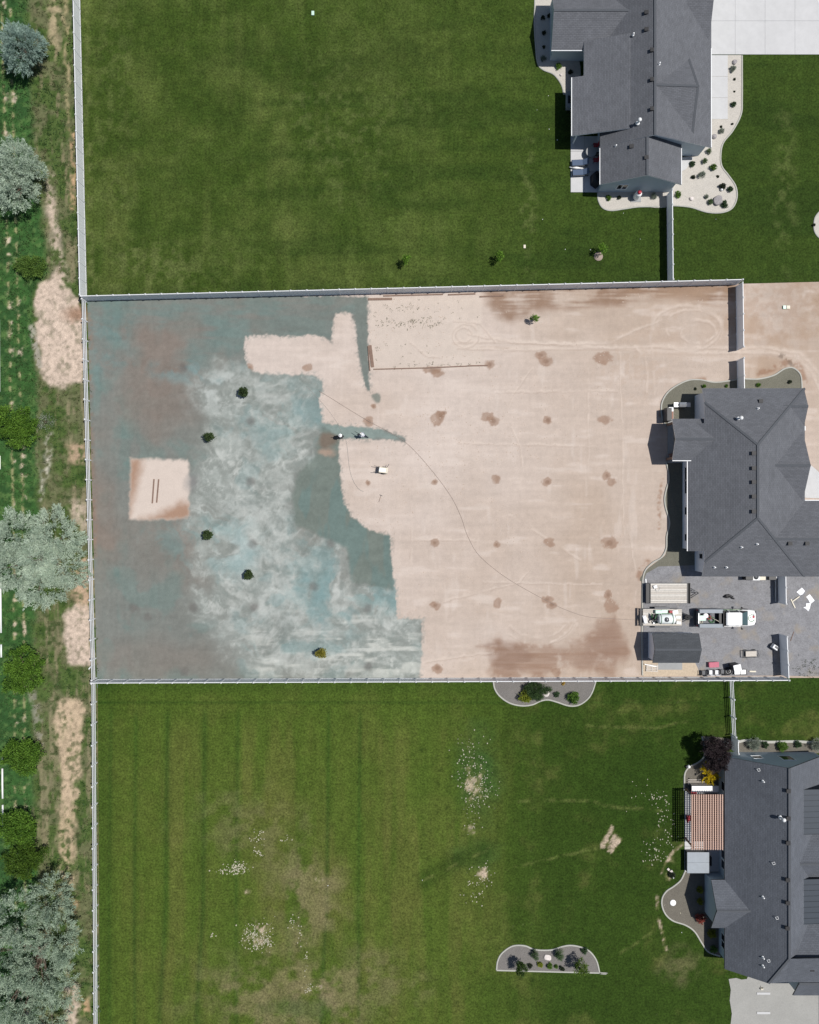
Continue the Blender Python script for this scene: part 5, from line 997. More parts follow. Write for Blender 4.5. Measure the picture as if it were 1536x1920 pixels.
scatter_stones('pale_clods', 'pale clods and dead tufts scattered over the lower lawn', pts, 0.05, 0.17, 11, 'paleclod')
pts = [(rs.uniform(1000, 1350), rs.uniform(180, 470)) for _ in range(22)]+[(792, 1650), (1278, 1748), (615, 1660), (1330, 1396)]
pts = [q for q in pts if not (1060 < q[0] < 1300 and q[1] < 400)]
scatter_stones('pale_specks', 'tiny white scraps scattered on the upper and lower lawns', pts, 0.06, 0.12, 12, 'white')
def boulder(label, px, py, r, seed, m='stone', squash=0.6):
    bm = bmesh.new(); bmesh.ops.create_icosphere(bm, subdivisions=3, radius=1.0); rs = np.random.RandomState(seed)
    dirs = rs.normal(size=(9, 3)); dirs /= np.linalg.norm(dirs, axis=1, keepdims=True); offs = rs.uniform(0.55, 0.95, 9)
    for v in bm.verts:
        p_ = np.array(v.co)
        for d_, o_ in zip(dirs, offs):
            q = p_@d_-o_
            if q > 0: p_ = p_-d_*q*0.85
        v.co = Vector(p_)*r*(1+rs.uniform(-.02, .02)); v.co.z *= squash
    me = bpy.data.meshes.new('boulder'); bm.to_mesh(me); bm.free()
    o = link('boulder', me, M[m], None, W(px, py, 0.07+r*squash*0.55), rs.uniform(0, 6)); tag(o, label, 'boulder', 'garden boulders'); return o
boulder('largest grey boulder at the bottom of the white gravel bed', 1346, 378, 0.62, 1); boulder('pale round boulder near the lower edge of the white gravel', 1296, 373, 0.26, 2, 'palestone'); boulder('dark pointed boulder by the narrow bend of the white gravel', 1338, 257, 0.32, 3); boulder('grey boulder at the drive corner of the white gravel', 1377, 118, 0.3, 4); boulder('grey boulder partly under the dark leaning shrub', 1355, 350, 0.34, 5)
boulder('pale stones heap in the middle of the scalloped bed', 1024, 1299, 0.45, 6, 'palestone', 0.35); boulder('pale pink stone slab in the island bed', 1027, 1794, 0.45, 7, 'palestone', 0.25); boulder('pale stone in the shade bed left of the upper right house', 1052, 141, 0.18, 8, 'palestone')
o = MB().lathe([(0.02, 0), (0.13, 0.05), (0.17, 0.16), (0.13, 0.28), (0.03, 0.33)], n=16).build('garden_globe', M['white'], None, W(1352, 357, 0.07)); tag(o, 'small white globe lamp in the white gravel bed', 'globe')
# ------------------------------------------------------------------ vehicles and yard things
def wheel_parts(t, x, y, r=0.39, w=0.25, rim='steel'):
    o = MB().lathe([(r*0.62, -w/2), (r*0.9, -w/2), (r, -w*0.32), (r, w*0.32), (r*0.9, w/2), (r*0.62, w/2)], (0, 0, 0), 20, 'Y').build('wheel', M['rubber'], t, (x, y, r))
    MB().lathe([(r*0.64, -w*0.36), (r*0.64, w*0.36)], (0, 0, 0), 16, 'Y').build('rim', M[rim], o)
    MB().lathe([(0.09, -w*0.5), (0.09, w*0.5)], (0, 0, 0), 10, 'Y').build('hub', M['darksteel'], o)
def ring_xs(x, hw, z0, z1, r=0.12):        # rounded section across the car at x
    return [(x, -hw, z0), (x, -hw, z1-r), (x, -hw+r*0.35, z1-r*0.3), (x, -hw+r*1.2, z1), (x, hw-r*1.2, z1), (x, hw-r*0.35, z1-r*0.3), (x, hw, z1-r), (x, hw, z0)]
# ---- pickup with service body, nose to the right
tc = W(1301, 1156.5); t = thing('pickup_truck', 'white pickup truck with grey service body and green striped door in the gravel yard', 'truck', tc)
b = MB(); b.loft([ring_xs(2.95, 0.94, 0.45, 1.12), ring_xs(4.9, 0.96, 0.45, 1.12), ring_xs(5.35, 0.96, 0.45, 1.13, 0.16), ring_xs(6.2, 0.93, 0.48, 1.09, 0.2), ring_xs(6.65, 0.86, 0.5, 1.02, 0.24), ring_xs(6.85, 0.78, 0.52, 0.92, 0.2)]); body = b.build('body', M['white'], t)
cab = MB().loft([[(3.0, -0.9, 1.08), (3.08, -0.74, 1.84), (3.08, 0.74, 1.84), (3.0, 0.9, 1.08)], [(3.5, -0.9, 1.08), (3.45, -0.75, 1.90), (3.45, 0.75, 1.90), (3.5, 0.9, 1.08)], [(4.7, -0.9, 1.1), (4.55, -0.74, 1.90), (4.55, 0.74, 1.90), (4.7, 0.9, 1.1)], [(5.82, -0.84, 1.1), (4.86, -0.68, 1.82), (4.86, 0.68, 1.82), (5.82, 0.84, 1.1)]], False).build('cab', M['glass'], t)
MB().loft([ring_xs(3.02, 0.72, 1.80, 1.90, 0.05), ring_xs(3.3, 0.76, 1.82, 1.95, 0.06), ring_xs(4.5, 0.76, 1.82, 1.95, 0.06), ring_xs(4.86, 0.70, 1.80, 1.88, 0.05)]).build('roof', M['white'], t)
MB().add([(5.78, -0.80, 1.145), (4.88, -0.64, 1.825), (4.88, 0.64, 1.825), (5.78, 0.80, 1.145), (5.84, -0.80, 1.12), (5.84, 0.80, 1.12)], [(0, 1, 2, 3), (0, 3, 5, 4)]).build('windscreen', mat('tinted_windscreen', (0.045, 0.085, 0.095), 0.12, 0.05, 2.0, spec=0.5), t)
for s in (1, -1):
    dr = MB(); dr.box((3.55, 0.965*s, 0.80), (1.0, 0.04, 0.62)); dr.box((4.62, 0.975*s, 0.80), (1.05, 0.04, 0.62)); d = dr.build('door', M['green'] if s == 1 else M['white'], t)
    if s == 1:
        MB().box((4.55, 1.0, 0.84), (0.6, 0.012, 0.22)).build('door_decal', M['cream'], d); MB().box((3.6, 1.0, 0.86), (0.35, 0.012, 0.2)).build('door_decal', M['cream'], d)
    MB().box((3.45, 0.84*s, 1.50), (0.08, 0.06, 0.7), 0, 0.22*s).build('pillar', M['white'], t); MB().box((4.62, 0.84*s, 1.5), (0.08, 0.06, 0.7), 0, 0.22*s).build('pillar', M['white'], t)
    mr_ = MB(); mr_.box((5.08, 1.08*s, 1.2), (0.08, 0.3, 0.05)); mr_.box((5.10, 1.22*s, 1.28), (0.12, 0.16, 0.34)); mr_.build('mirror', M['black'], t)
    MB().box((6.78, 0.62*s, 0.86), (0.14, 0.26, 0.16)).build('headlight', M['glass'], t)
    MB().box((0.05, 0.9*s, 0.9), (0.05, 0.14, 0.3)).build('taillight', M['red'], t)
    bx_ = MB(); bx_.box((1.48, 0.84*s, 1.0), (2.75, 0.44, 0.96)); bb = bx_.build('tool_box', M['servicebody'], t, bevel=0.02)
    MB().box((1.48, 0.84*s, 1.492), (2.7, 0.40, 0.02)).build('lid', M['servicebody'], bb)
    for x_ in (1.3, 5.75): wheel_parts(t, x_, 0.85*s)
MB().box((1.45, 0, 0.72), (2.75, 1.24, 0.08)).build('bed_floor', M['darksteel'], t); MB().box((0.1, 0, 1.0), (0.07, 1.24, 0.6)).build('tailgate', M['steel'], t)
MB().box((2.87, 0, 1.15), (0.08, 1.84, 0.95)).build('headboard', M['black'], t); MB().box((2.6, 0, 1.05), (0.36, 1.22, 0.6)).build('cross_box', M['black'], t)
MB().box((-0.06, 0, 0.52), (0.16, 1.8, 0.2)).build('rear_bumper', M['darksteel'], t); MB().box((6.92, 0, 0.58), (0.16, 1.56, 0.24), 0).build('front_bumper', M['darksteel'], t); MB().box((6.87, 0, 0.80), (0.06, 1.0, 0.22)).build('grille', M['black'], t)
MB().box((3.5, 0, 0.42), (6.4, 0.9, 0.2)).build('chassis', M['darksteel'], t)
# emblem printed on the bonnet: green ring, red figure, dark mark
em = MB()
for k in range(26):
    a = math.radians(60+k*10.5); q = math.radians(60+(k+1)*10.5); r0, r1 = 0.34, 0.43
    em.add([(6.30+r0*math.cos(a), r0*math.sin(a), 1.0), (6.30+r1*math.cos(a), r1*math.sin(a), 1.0), (6.30+r1*math.cos(q), r1*math.sin(q), 1.0), (6.30+r0*math.cos(q), r0*math.sin(q), 1.0)], [(0, 1, 2, 3)])
me = em.mesh('emblem_ring')
def drape(me, dz=0.006):
    bv = body.data
    for v in me.vertices: v.co.z = np.interp(v.co.x, [5.35, 6.2, 6.65, 6.85], [1.13, 1.09, 1.02, 0.92])+dz+v.co.z*0
drape(me); link('emblem_ring', me, M['green'], body)
def disc(cx_, cy_, rx, ry, n=14): return MB().add([(cx_+rx*math.cos(2*math.pi*i/n), cy_+ry*math.sin(2*math.pi*i/n), 0) for i in range(n)], [tuple(range(n))])
for nm, (a, c, d_, e_), m_ in (('emblem_figure', (6.54, 0.14, 0.15, 0.17), 'red'), ('emblem_leaf', (6.2, 0.04, 0.07, 0.09), 'green'), ('emblem_dark', (6.58, 0.33, 0.06, 0.14), 'darksteel')):
    me = disc(a, c, d_, e_).mesh(nm); drape(me, 0.008 if nm != 'emblem_dark' else 0.011); link(nm, me, M[m_], body)
# load in the bed, each a thing of its own
def lw(x, y, z): return tc+Vector((x, y, z))
o = MB().lathe([(0.12, 0), (0.30, 0.0), (0.30, 0.06), (0.14, 0.09), (0.14, 0.32), (0.30, 0.35), (0.30, 0.41), (0.12, 0.41)], n=20).build('hose_reel', M['white'], None, lw(0.95, 0.28, 0.77)); tag(o, 'white hose reel standing in the truck bed', 'hose reel')
o = MB().box((0, 0, 0.25), (0.75, 0.62, 0.5)).build('storage_bin', M['palegreen'], None, lw(0.55, 0.02, 0.765), bevel=0.03); tag(o, 'pale storage bin in the truck bed next to the tailgate', 'bin')
def coil(name, label, c, r, n, m, tr=0.025, dz=0.035, seed=0):
    rs = np.random.RandomState(seed); P = [(r*(0.85+0.25*math.sin(k*0.9))*math.cos(k*0.5), r*(0.85+0.2*math.cos(k*0.7))*math.sin(k*0.5), tr+dz*k*0.5/6.28) for k in range(int(n*12.6))]
    o = MB().tube(P, tr, 6).build(name, M[m], None, c); tag(o, label, 'hose'); return o
coil('hose', 'green hose coiled in the truck bed', lw(1.75, -0.22, 0.77), 0.36, 4, 'green', seed=1); coil('hose', 'red hose coiled in the truck bed between reel and green hose', lw(1.45, 0.05, 0.77), 0.24, 4, 'red', seed=2)
o = MB().box((0, 0, 0.2), (0.32, 0.3, 0.4)).box((0.0, 0, 0.46), (0.2, 0.2, 0.12)).build('fuel_can', M['darksteel'], None, lw(1.5, 0.42, 0.77), bevel=0.03); tag(o, 'dark can beside the reel in the truck bed', 'can')
o = MB().tube([(0, 0, 0.03), (0.9, -0.5, 0.62)], 0.03, 6).build('shovel_handle', M['cream'], None, lw(1.5, 0.15, 0.74)); tag(o, 'pale tool handle lying across the truck bed', 'tool')
coil('hose', 'cream rope heap by the tailgate in the truck bed', lw(0.55, -0.47, 0.77), 0.2, 3, 'cream', 0.02, seed=3)
# ---- flat timber trailer
def G2(px, py, z): return Vector(W(*G(px, py, z)))
a = G2(1212, 1094, 0.75); c = G2(1294, 1131, 0.75); ctr = (a+c)/2; t = thing('flat_trailer', 'flat trailer with pale plank deck and black end boards', 'trailer', (ctr.x, ctr.y, 0.045)); Lx = c.x-a.x; Ly = a.y-c.y
n_ = 11; x0_ = -Lx/2+0.5; x1_ = Lx/2-0.38
rs = np.random.RandomState(8)
for i in range(n_):
    w_ = Ly/n_; pm_ = mat('deck_plank_%d' % (i % 3), [(0.50, 0.465, 0.415), (0.56, 0.53, 0.48), (0.47, 0.43, 0.38)][i % 3], 0.8, 0.14, 4.0)
    MB().box(((x0_+x1_)/2, -Ly/2+w_*(i+0.5), 0.70+rs.uniform(-.004, .004)), (x1_-x0_, w_-0.022, 0.05)).build('plank', pm_, t)
MB().box((-Lx/2+0.25, 0, 0.52), (0.46, Ly, 0.08)).box((-Lx/2+0.02, 0, 0.60), (0.06, Ly, 0.1)).build('ramp', M['black'], t); MB().box((Lx/2-0.19, 0, 0.62), (0.36, Ly+0.06, 0.14)).box((Lx/2-0.05, 0, 0.8), (0.08, Ly+0.06, 0.2)).build('front_board', M['black'], t)
MB().box((0, Ly/2+0.03, 0.64), (Lx-0.7, 0.06, 0.12)).box((0, -Ly/2-0.03, 0.64), (Lx-0.7, 0.06, 0.12)).build('side_rail', M['darksteel'], t)
MB().tube([(Lx/2-0.1, 0.7, 0.5), (Lx/2+1.1, 0, 0.42)], 0.05, 8).tube([(Lx/2-0.1, -0.7, 0.5), (Lx/2+1.1, 0, 0.42)], 0.05, 8).tube([(Lx/2+0.7, 0.05, 0.02), (Lx/2+0.7, 0.05, 0.75)], 0.04, 8).box((Lx/2+0.55, 0.22, 0.62), (0.7, 0.07, 0.05)).build('drawbar', M['darksteel'], t)
for s in (1, -1):
    for x_ in (-0.45, 0.45): wheel_parts(t, x_, s*(Ly/2-0.2), 0.33, 0.2)
MB().box((0, 0, 0.45), (Lx-0.6, Ly-0.5, 0.1)).build('chassis', M['darksteel'], t)
o = MB().box((0, 0, 0.10), (0.42, 0.36, 0.2), 0.3).build('crumpled_bag', M['white'], None, (ctr.x-1.55, ctr.y+0.78, 0.725+0.045), bevel=0.06); tag(o, 'white crumpled bag on the plank deck of the flat trailer', 'bag')
coil('cord', 'grey cord lying in loops on the plank deck of the flat trailer', Vector((ctr.x-1.25, ctr.y+0.55, 0.745+0.03)), 0.34, 2, 'steel', 0.014, 0.01, 4)
o = MB().box((0, 0, 0.09), (0.5, 0.28, 0.18), 0.4).build('crumpled_bag', M['white'], None, W(1284, 1127, 0.045), bevel=0.06); tag(o, 'white crumpled bag on the ground at the front of the flat trailer', 'bag')
o = MB().box((0, 0, 0.05), (0.12, 0.85, 0.1), 0.1).build('timber_offcut', M['trim'], None, W(1211, 1092, 0.045)); tag(o, 'pale stick on the gravel at the tail of the flat trailer', 'stick')
# ---- tank trailer with the seeding machine
a = G2(1202, 1142, 0.7); c = G2(1279, 1173, 0.7); ctr = (a+c)/2; t = thing('tank_trailer', 'plank trailer behind the pickup carrying a white tank with green frame', 'trailer', (ctr.x, ctr.y, 0.045)); Lx = c.x-a.x; Ly = a.y-c.y
for i in range(10):
    w_ = Ly/10; MB().box((0.1, -Ly/2+w_*(i+0.5), 0.64+rs.uniform(-.004, .004)), (Lx-0.25, w_-0.02, 0.05)).build('plank', MATS['deck_plank_%d' % (i % 3)], t)
MB().box((-Lx/2-0.02, 0, 0.62), (0.22, Ly+0.16, 0.16)).build('tail_board', M['black'], t)
MB().box((0.1, Ly/2+0.03, 0.66), (Lx-0.2, 0.05, 0.14)).box((0.1, -Ly/2-0.03, 0.66), (Lx-0.2, 0.05, 0.14)).build('side_rail', M['darksteel'], t)
MB().box((0, 0, 0.42), (Lx-0.4, Ly-0.5, 0.1)).build('chassis', M['darksteel'], t)
MB().tube([(Lx/2-0.1, 0.6, 0.48), (Lx/2+1.35, 0, 0.42)], 0.05, 8).tube([(Lx/2-0.1, -0.6, 0.48), (Lx/2+1.35, 0, 0.42)], 0.05, 8).tube([(Lx/2+0.9, 0.1, 0.02), (Lx/2+0.9, 0.1, 0.6)], 0.04, 8).build('drawbar', M['darksteel'], t)
for s in (1, -1): wheel_parts(t, -0.35, s*(Ly/2+0.12), 0.34, 0.2); wheel_parts(t, 0.45, s*(Ly/2+0.12), 0.34, 0.2)
for s in (1, -1): MB().box((0.05, s*(Ly/2+0.13), 0.74), (1.75, 0.26, 0.04)).build('mudguard', M['darksteel'], t)
sp = MB().lathe([(0.2, -0.1), (0.31, -0.1), (0.34, -0.06), (0.34, 0.06), (0.31, 0.1), (0.2, 0.1)], n=20).build('spare_wheel', M['rubber'], t, (Lx/2+0.62, 0.0, 0.62)); MB().lathe([(0.22, -0.05), (0.22, 0.085), (0.05, 0.10)], n=18).build('rim', M['white'], sp)
m_ = Vector((ctr.x+0.35, ctr.y-0.1, 0.71)); tk = thing('seeder_tank', 'white seeding tank with round grey lid and green frame on the trailer', 'tank', m_)
tank = MB().lathe([(0.30, -0.98), (0.50, -0.92), (0.56, -0.78), (0.56, 0.78), (0.50, 0.92), (0.30, 0.98)], (0, 0, 0.62), 22, 'X').build('tank', M['poly'], tk)
MB().lathe([(0.27, 0), (0.27, 0.07), (0.2, 0.10)], (-0.12, 0, 1.15), 18).build('lid', M['darksteel'], tank); MB().lathe([(0.11, 0.0), (0.09, 0.06)], (-0.12, 0, 1.25), 12).build('cap', M['steel'], tank)
for x_ in (-0.72, 0.62): MB().tube([(x_, 0.585*math.cos(k*math.pi/10), 0.62+0.585*math.sin(k*math.pi/10)) for k in range(11)], 0.035, 6).build('strap', M['green'], tk)
fr = MB()
for x_ in (-0.95, -0.4, 0.4, 0.95):
    for s in (1, -1): fr.box((x_, s*0.5, 0.12), (0.08, 0.1, 0.24))
fr.box((0, 0.55, 0.04), (2.1, 0.08, 0.08)).box((0, -0.55, 0.04), (2.1, 0.08, 0.08)); fr.build('frame', M['green'], tk)
eng = MB(); eng.box((-1.35, 0.05, 0.32), (0.4, 0.5, 0.6)).box((-1.5, 0.3, 0.5), (0.12, 0.5, 0.2)); eng.tube([(-1.2, 0, 0.62), (-1.55, -0.3, 0.75), (-1.6, -0.5, 0.4)], 0.07, 8); eng.lathe([(0.1, 0), (0.16, 0.06), (0.16, 0.2), (0.05, 0.24)], (-1.35, 0.08, 0.6), 12); eng.build('pump_engine', M['black'], tk)
MB().tube([(-1.12, 0.5, 0.55), (-1.3, 0.25, 0.85), (-1.42, 0.0, 0.8)], 0.045, 8).tube([(-1.62, 0.62, 0.4), (-1.62, 0.1, 0.55)], 0.05, 8).build('pipework', M['green'], tk)
def td(name, lab, cat, x, y, z, mb, m, bev=0.0):
    o = mb.build(name, M[m], None, Vector((ctr.x+x, ctr.y+y, z)), bevel=bev); tag(o, lab, cat); return o
td('mulch_bale', 'pale green bale on the upper side of the tank trailer', 'bale', -0.45, 0.68, 0.71, MB().box((0, 0, 0.2), (0.75, 0.42, 0.4)), 'palegreen', 0.05)
td('crate', 'green crate between the bale and the red can on the tank trailer', 'crate', 0.3, 0.7, 0.71, MB().box((0, 0, 0.12), (0.7, 0.4, 0.24)), 'palegreen', 0.03)
td('fuel_can', 'red fuel can on the tank trailer', 'can', 0.98, 0.68, 0.71, MB().box((0, 0, 0.2), (0.36, 0.3, 0.4)).box((0.05, 0, 0.43), (0.2, 0.06, 0.06)), 'red', 0.05)
td('mulch_bag', 'white bag at the upper front corner of the tank trailer', 'bag', 1.52, 0.62, 0.71, MB().box((0, 0, 0.13), (0.68, 0.5, 0.26), 0.15), 'white', 0.08)
td('mulch_bag', 'white bag in front of the tank on the trailer nose', 'bag', 1.85, 0.05, 0.71, MB().box((0, 0, 0.16), (0.55, 0.32, 0.32)), 'white', 0.08)
td('mulch_bag', 'white bag at the lower front corner of the tank trailer', 'bag', 1.9, -0.6, 0.71, MB().box((0, 0, 0.15), (0.55, 0.34, 0.3), -0.1), 'white', 0.08)
td('mulch_bag', 'large white empty bag slumped at the tail of the tank trailer', 'bag', -1.95, -0.25, 0.71, MB().box((0, 0, 0.10), (0.5, 1.05, 0.2), 0.25, taper=0.75), 'white', 0.07)
td('mulch_bag', 'small white scrap bag beside the pump on the tank trailer', 'bag', -0.95, -0.55, 0.71, MB().box((0, 0, 0.08), (0.3, 0.4, 0.16), 0.4), 'white', 0.05)
# ---- long spray hose over the soil
def ground_hose(name, label, pts, r, m='hose', z=0.02):
    P = catmull(pts, 8); o = W(*P[0]); b = MB().tube([W(p[0], p[1], z)-Vector((o.x, o.y, 0)) for p in P], r, 6)
    ob = b.build(name, M[m], None, (o.x, o.y, 0)); tag(ob, label, 'hose'); return ob
M['hose'] = mat('brown_hose', (0.27, 0.22, 0.195), 0.7, 0.15, 5.0)
M['hose2'] = mat('grey_hose', (0.32, 0.30, 0.28), 0.7, 0.15, 5.0)
ground_hose('spray_hose', 'very long thin hose curving from the tank trailer across the bare soil', [(1202, 1163), (1150, 1160), (1100, 1156), (1060, 1143), (1033, 1130), (1000, 1113), (960, 1090), (930, 1069), (905, 1048), (890, 1030), (875, 1000), (865, 970), (850, 938), (830, 908), (808, 880), (782, 850), (755, 825), (722, 806), (692, 790), (655, 768), (620, 746), (598, 733)], 0.022)
ground_hose('spray_hose', 'very thin slack hose end looping up left of the workers', [(575, 724), (588, 738), (610, 762), (632, 792), (640, 810)], 0.014, 'hose2')
ground_hose('spray_hose', 'thin hose trailing down from the left worker', [(648, 820), (651, 836), (653, 856), (656, 880), (662, 900), (672, 916), (682, 922)], 0.024, 'hose2')
# ---- two workers
def skin_body(name, J, E, m, parent, root=0):
    me = bpy.data.meshes.new(name); me.from_pydata([j[:3] for j in J], E, []); me.update()
    o = link(name, me, m, parent)
    md = o.modifiers.new('skin', 'SKIN'); md.use_smooth_shade = True
    for i, sv in enumerate(me.skin_vertices[0].data): sv.radius = (J[i][3], J[i][3] if len(J[i]) < 5 else J[i][4]); sv.use_root = (i == root)
    sd = o.modifiers.new('sub', 'SUBSURF'); sd.levels = 1; sd.render_levels = 1
    return o
def cloth_mat(name, shirt, pants, skin=(0.42, 0.26, 0.19), zw=0.95, shoe=(0.03, 0.03, 0.035)):
    m = bpy.data.materials.new(name); m.use_nodes = True; n = m.node_tree.nodes; l = m.node_tree.links; b = n['Principled BSDF']; b.inputs['Roughness'].default_value = 0.85
    tcn = n.new('ShaderNodeTexCoord'); sp_ = n.new('ShaderNodeSeparateXYZ'); l.new(tcn.outputs['Object'], sp_.inputs[0])
    r = n.new('ShaderNodeValToRGB'); r.color_ramp.interpolation = 'CONSTANT'; mp = n.new('ShaderNodeMapRange'); mp.inputs[2].default_value = 2.0; l.new(sp_.outputs['Z'], mp.inputs[0]); l.new(mp.outputs[0], r.inputs[0])
    e = r.color_ramp.elements; e[0].position = 0; e[0].color = (*shoe, 1); e[1].position = 0.05; e[1].color = (*pants, 1)
    q = e.new(zw/2); q.color = (*shirt, 1); q = e.new(0.755); q.color = (*skin, 1)
    l.new(r.outputs[0], b.inputs['Base Color']); return m
def person(label, at_, rz, mm, hat, arms, legs, lean):
    t = thing('person', label, 'person', at_, rz)
    ly = lean
    J = [(0, 0, 0.95, 0.15, 0.12), (ly*0.5, 0, 1.2, 0.16, 0.12), (ly, 0, 1.42, 0.17, 0.11), (ly*1.1, 0, 1.52, 0.06, 0.06), (ly*1.25, 0, 1.64, 0.095, 0.105), (ly*1.25, 0, 1.74, 0.075, 0.085)]
    E = [(0, 1), (1, 2), (2, 3), (3, 4), (4, 5)]
    for s, A in zip((1, -1), arms):
        i0 = len(J); J += [(ly, 0.19*s, 1.41, 0.075), (*A[0], 0.055), (*A[1], 0.042), (*A[2], 0.045)]; E += [(2, i0), (i0, i0+1), (i0+1, i0+2), (i0+2, i0+3)]
    for s, Lg in zip((1, -1), legs):
        i0 = len(J); J += [(0.0, 0.10*s, 0.88, 0.11), (*Lg[0], 0.075), (*Lg[1], 0.05), (Lg[1][0]+0.16, Lg[1][1], 0.045, 0.045)]; E += [(0, i0), (i0, i0+1), (i0+1, i0+2), (i0+2, i0+3)]
    body_ = skin_body('body', J, E, mm, t)
    hx = ly*1.25
    hd = MB().lathe([(0.115, 0.0), (0.12, 0.05), (0.10, 0.11), (0.05, 0.15), (0.01, 0.16)], (hx-0.005, 0, 1.70), 16)
    if hat == 'brim': hd.lathe([(0.12, -0.012), (0.21, -0.01), (0.21, 0.0), (0.12, 0.01)], (hx, 0, 1.71), 18)
    else: hd.box((hx+0.13, 0, 1.715), (0.12, 0.16, 0.02))
    hd.build('hat', M['white'] if hat == 'brim' else M['trim'], t)
    f = MB(); f.lathe([(0.014, 0), (0.02, 0.02), (0.008, 0.05)], (hx+0.105, 0, 1.60), 8); f.build('nose', mat('skin', (0.42, 0.26, 0.19), 0.6, 0.05), t)
    # hands: palm, four fingers and a thumb closed on what they hold
    for s, A in zip((1, -1), arms):
        w_ = Vector(A[2]); d_ = (Vector(A[2])-Vector(A[1])).normalized(); sd_ = d_.cross(Vector((0, 0, 1))).normalized(); up_ = sd_.cross(d_)
        hb = MB(); hb.tube([w_-d_*0.02, w_+d_*0.06], [0.035, 0.04], 8)
        for k in range(4):
            o_ = w_+d_*0.06+sd_*(0.02*(k-1.5)); ln = 0.04+0.008*(1.5-abs(k-1.4)); hb.tube([o_, o_+d_*ln, o_+d_*ln-up_*0.035, o_+d_*0.01-up_*0.05], [0.010, 0.009, 0.009, 0.008], 6)
        o_ = w_+sd_*(0.036*s); hb.tube([o_, o_+sd_*(0.02*s)+d_*0.035, o_+d_*0.06-up_*0.03], [0.012, 0.010, 0.009], 6)
        hb.build('hand', MATS['skin'], t)
    return t
pw1 = W(643, 819.5, 0.0)
person('worker in dark clothes and white wide hat holding the spray hose by the mulch edge', pw1, math.radians(172), cloth_mat('dark_workwear', (0.05, 0.045, 0.05), (0.035, 0.032, 0.04)), 'brim', [((0.15, 0.26, 1.2), (0.34, 0.2, 1.1), (0.44, 0.16, 1.08)), ((0.12, -0.26, 1.2), (0.32, -0.16, 1.08), (0.42, -0.02, 1.05))], [((0.08, 0.12, 0.48), (-0.02, 0.12, 0.08)), ((0.02, -0.12, 0.48), (-0.12, -0.12, 0.08))], 0.12)
o = MB().tube([(-0.2, 0.05, 1.0), (0.45, 0.05, 1.07), (0.95, 0.1, 0.95)], [0.04, 0.035, 0.028], 8).build('spray_nozzle', M['black'], None, pw1, math.radians(172)); tag(o, 'dark spray nozzle held by the left worker', 'nozzle')
pw2 = W(683, 818.5, 0.0)
person('worker in pale shirt and dark trousers stepping along beside the left worker', pw2, math.radians(152), cloth_mat('pale_workwear', (0.62, 0.64, 0.70), (0.02, 0.025, 0.045)), 'cap', [((0.14, 0.27, 1.2), (0.4, 0.24, 1.12), (0.52, 0.2, 1.12)), ((0.1, -0.28, 1.18), (0.3, -0.24, 1.0), (0.42, -0.16, 0.98))], [((0.22, 0.12, 0.5), (0.18, 0.12, 0.08)), ((-0.18, -0.12, 0.5), (-0.5, -0.12, 0.1))], 0.16)
o = MB().tube([(0.3, 0.1, 1.02), (0.5, 0.06, 1.08), (1.15, 0.05, 1.0)], [0.03, 0.03, 0.022], 8).build('rake_handle', M['black'], None, pw2, math.radians(152)); tag(o, 'dark tool held out by the worker in the pale shirt', 'tool')
# ---- hand spreader on the bare soil
t = thing('seed_spreader', 'pale wheeled spreader with two handles standing alone on the bare soil', 'spreader', W(718.5, 882), math.radians(-8))
MB().box((0, 0, 0.50), (1.05, 0.62, 0.42), taper=1.1).build('hopper', M['cream'], t, bevel=0.04); MB().box((-0.05, 0, 0.735), (0.78, 0.42, 0.02)).build('load', M['trim'], t); MB().box((-0.5, 0, 0.62), (0.12, 0.74, 0.3)).build('rim_bar', M['black'], t)
MB().tube([(-0.4, 0.26, 0.4), (-1.05, 0.36, 0.85)], 0.025, 6).tube([(-0.4, -0.26, 0.4), (-1.05, -0.36, 0.85)], 0.025, 6).tube([(0.3, 0.2, 0.6), (0.62, 0.78, 0.7)], 0.028, 6).build('handle', M['darksteel'], t)
for s in (1, -1): wheel_parts(t, 0.1, 0.38*s, 0.22, 0.09)
MB().box((0.05, -0.33, 0.30), (1.0, 0.05, 0.1)).build('skid', M['black'], t)
t = thing('hand_rake', 'small pale handled rake lying on the bare soil below the spreader', 'rake', W(713, 935), 1.2); MB().tube([(-0.4, 0, 0.04), (0.35, 0.05, 0.04)], 0.02, 6).build('handle', M['rustwood'], t); MB().box((0.4, 0.05, 0.04), (0.06, 0.35, 0.03)).build('head', M['darksteel'], t)
# ---- timbers
def board(label, p, L_, w_, h_, ang, m='rustwood', name='timber_board', z=0.0):
    o = MB().box((0, 0, h_/2), (L_, w_, h_)).build(name, M[m], None, W(p[0], p[1], z), math.radians(ang), bevel=0.01); tag(o, label, 'board', 'loose boards'); return o
board('left one of two boards lying in the bare square', (287.5, 921), 2.85, 0.16, 0.06, 86); board('right one of two boards lying in the bare square', (296, 920.5), 2.75, 0.16, 0.06, 85)
board('wide brown board leaning at the left end of the pale planting bed', (696.5, 668), 2.6, 0.36, 0.07, 97); board('thin dark board left of the wide brown one at the planting bed', (692, 672), 2.9, 0.12, 0.12, 94)
board('long brown edging timber along the bottom of the planting bed, left length', (752, 691.2), 6.4, 0.12, 0.10, 1.5); board('long brown edging timber along the bottom of the planting bed, middle length', (840, 688.2), 4.6, 0.12, 0.10, 2.5); board('brown edging timber ending at the wet hole right of the planting bed', (896, 685.8), 2.3, 0.14, 0.10, 1)
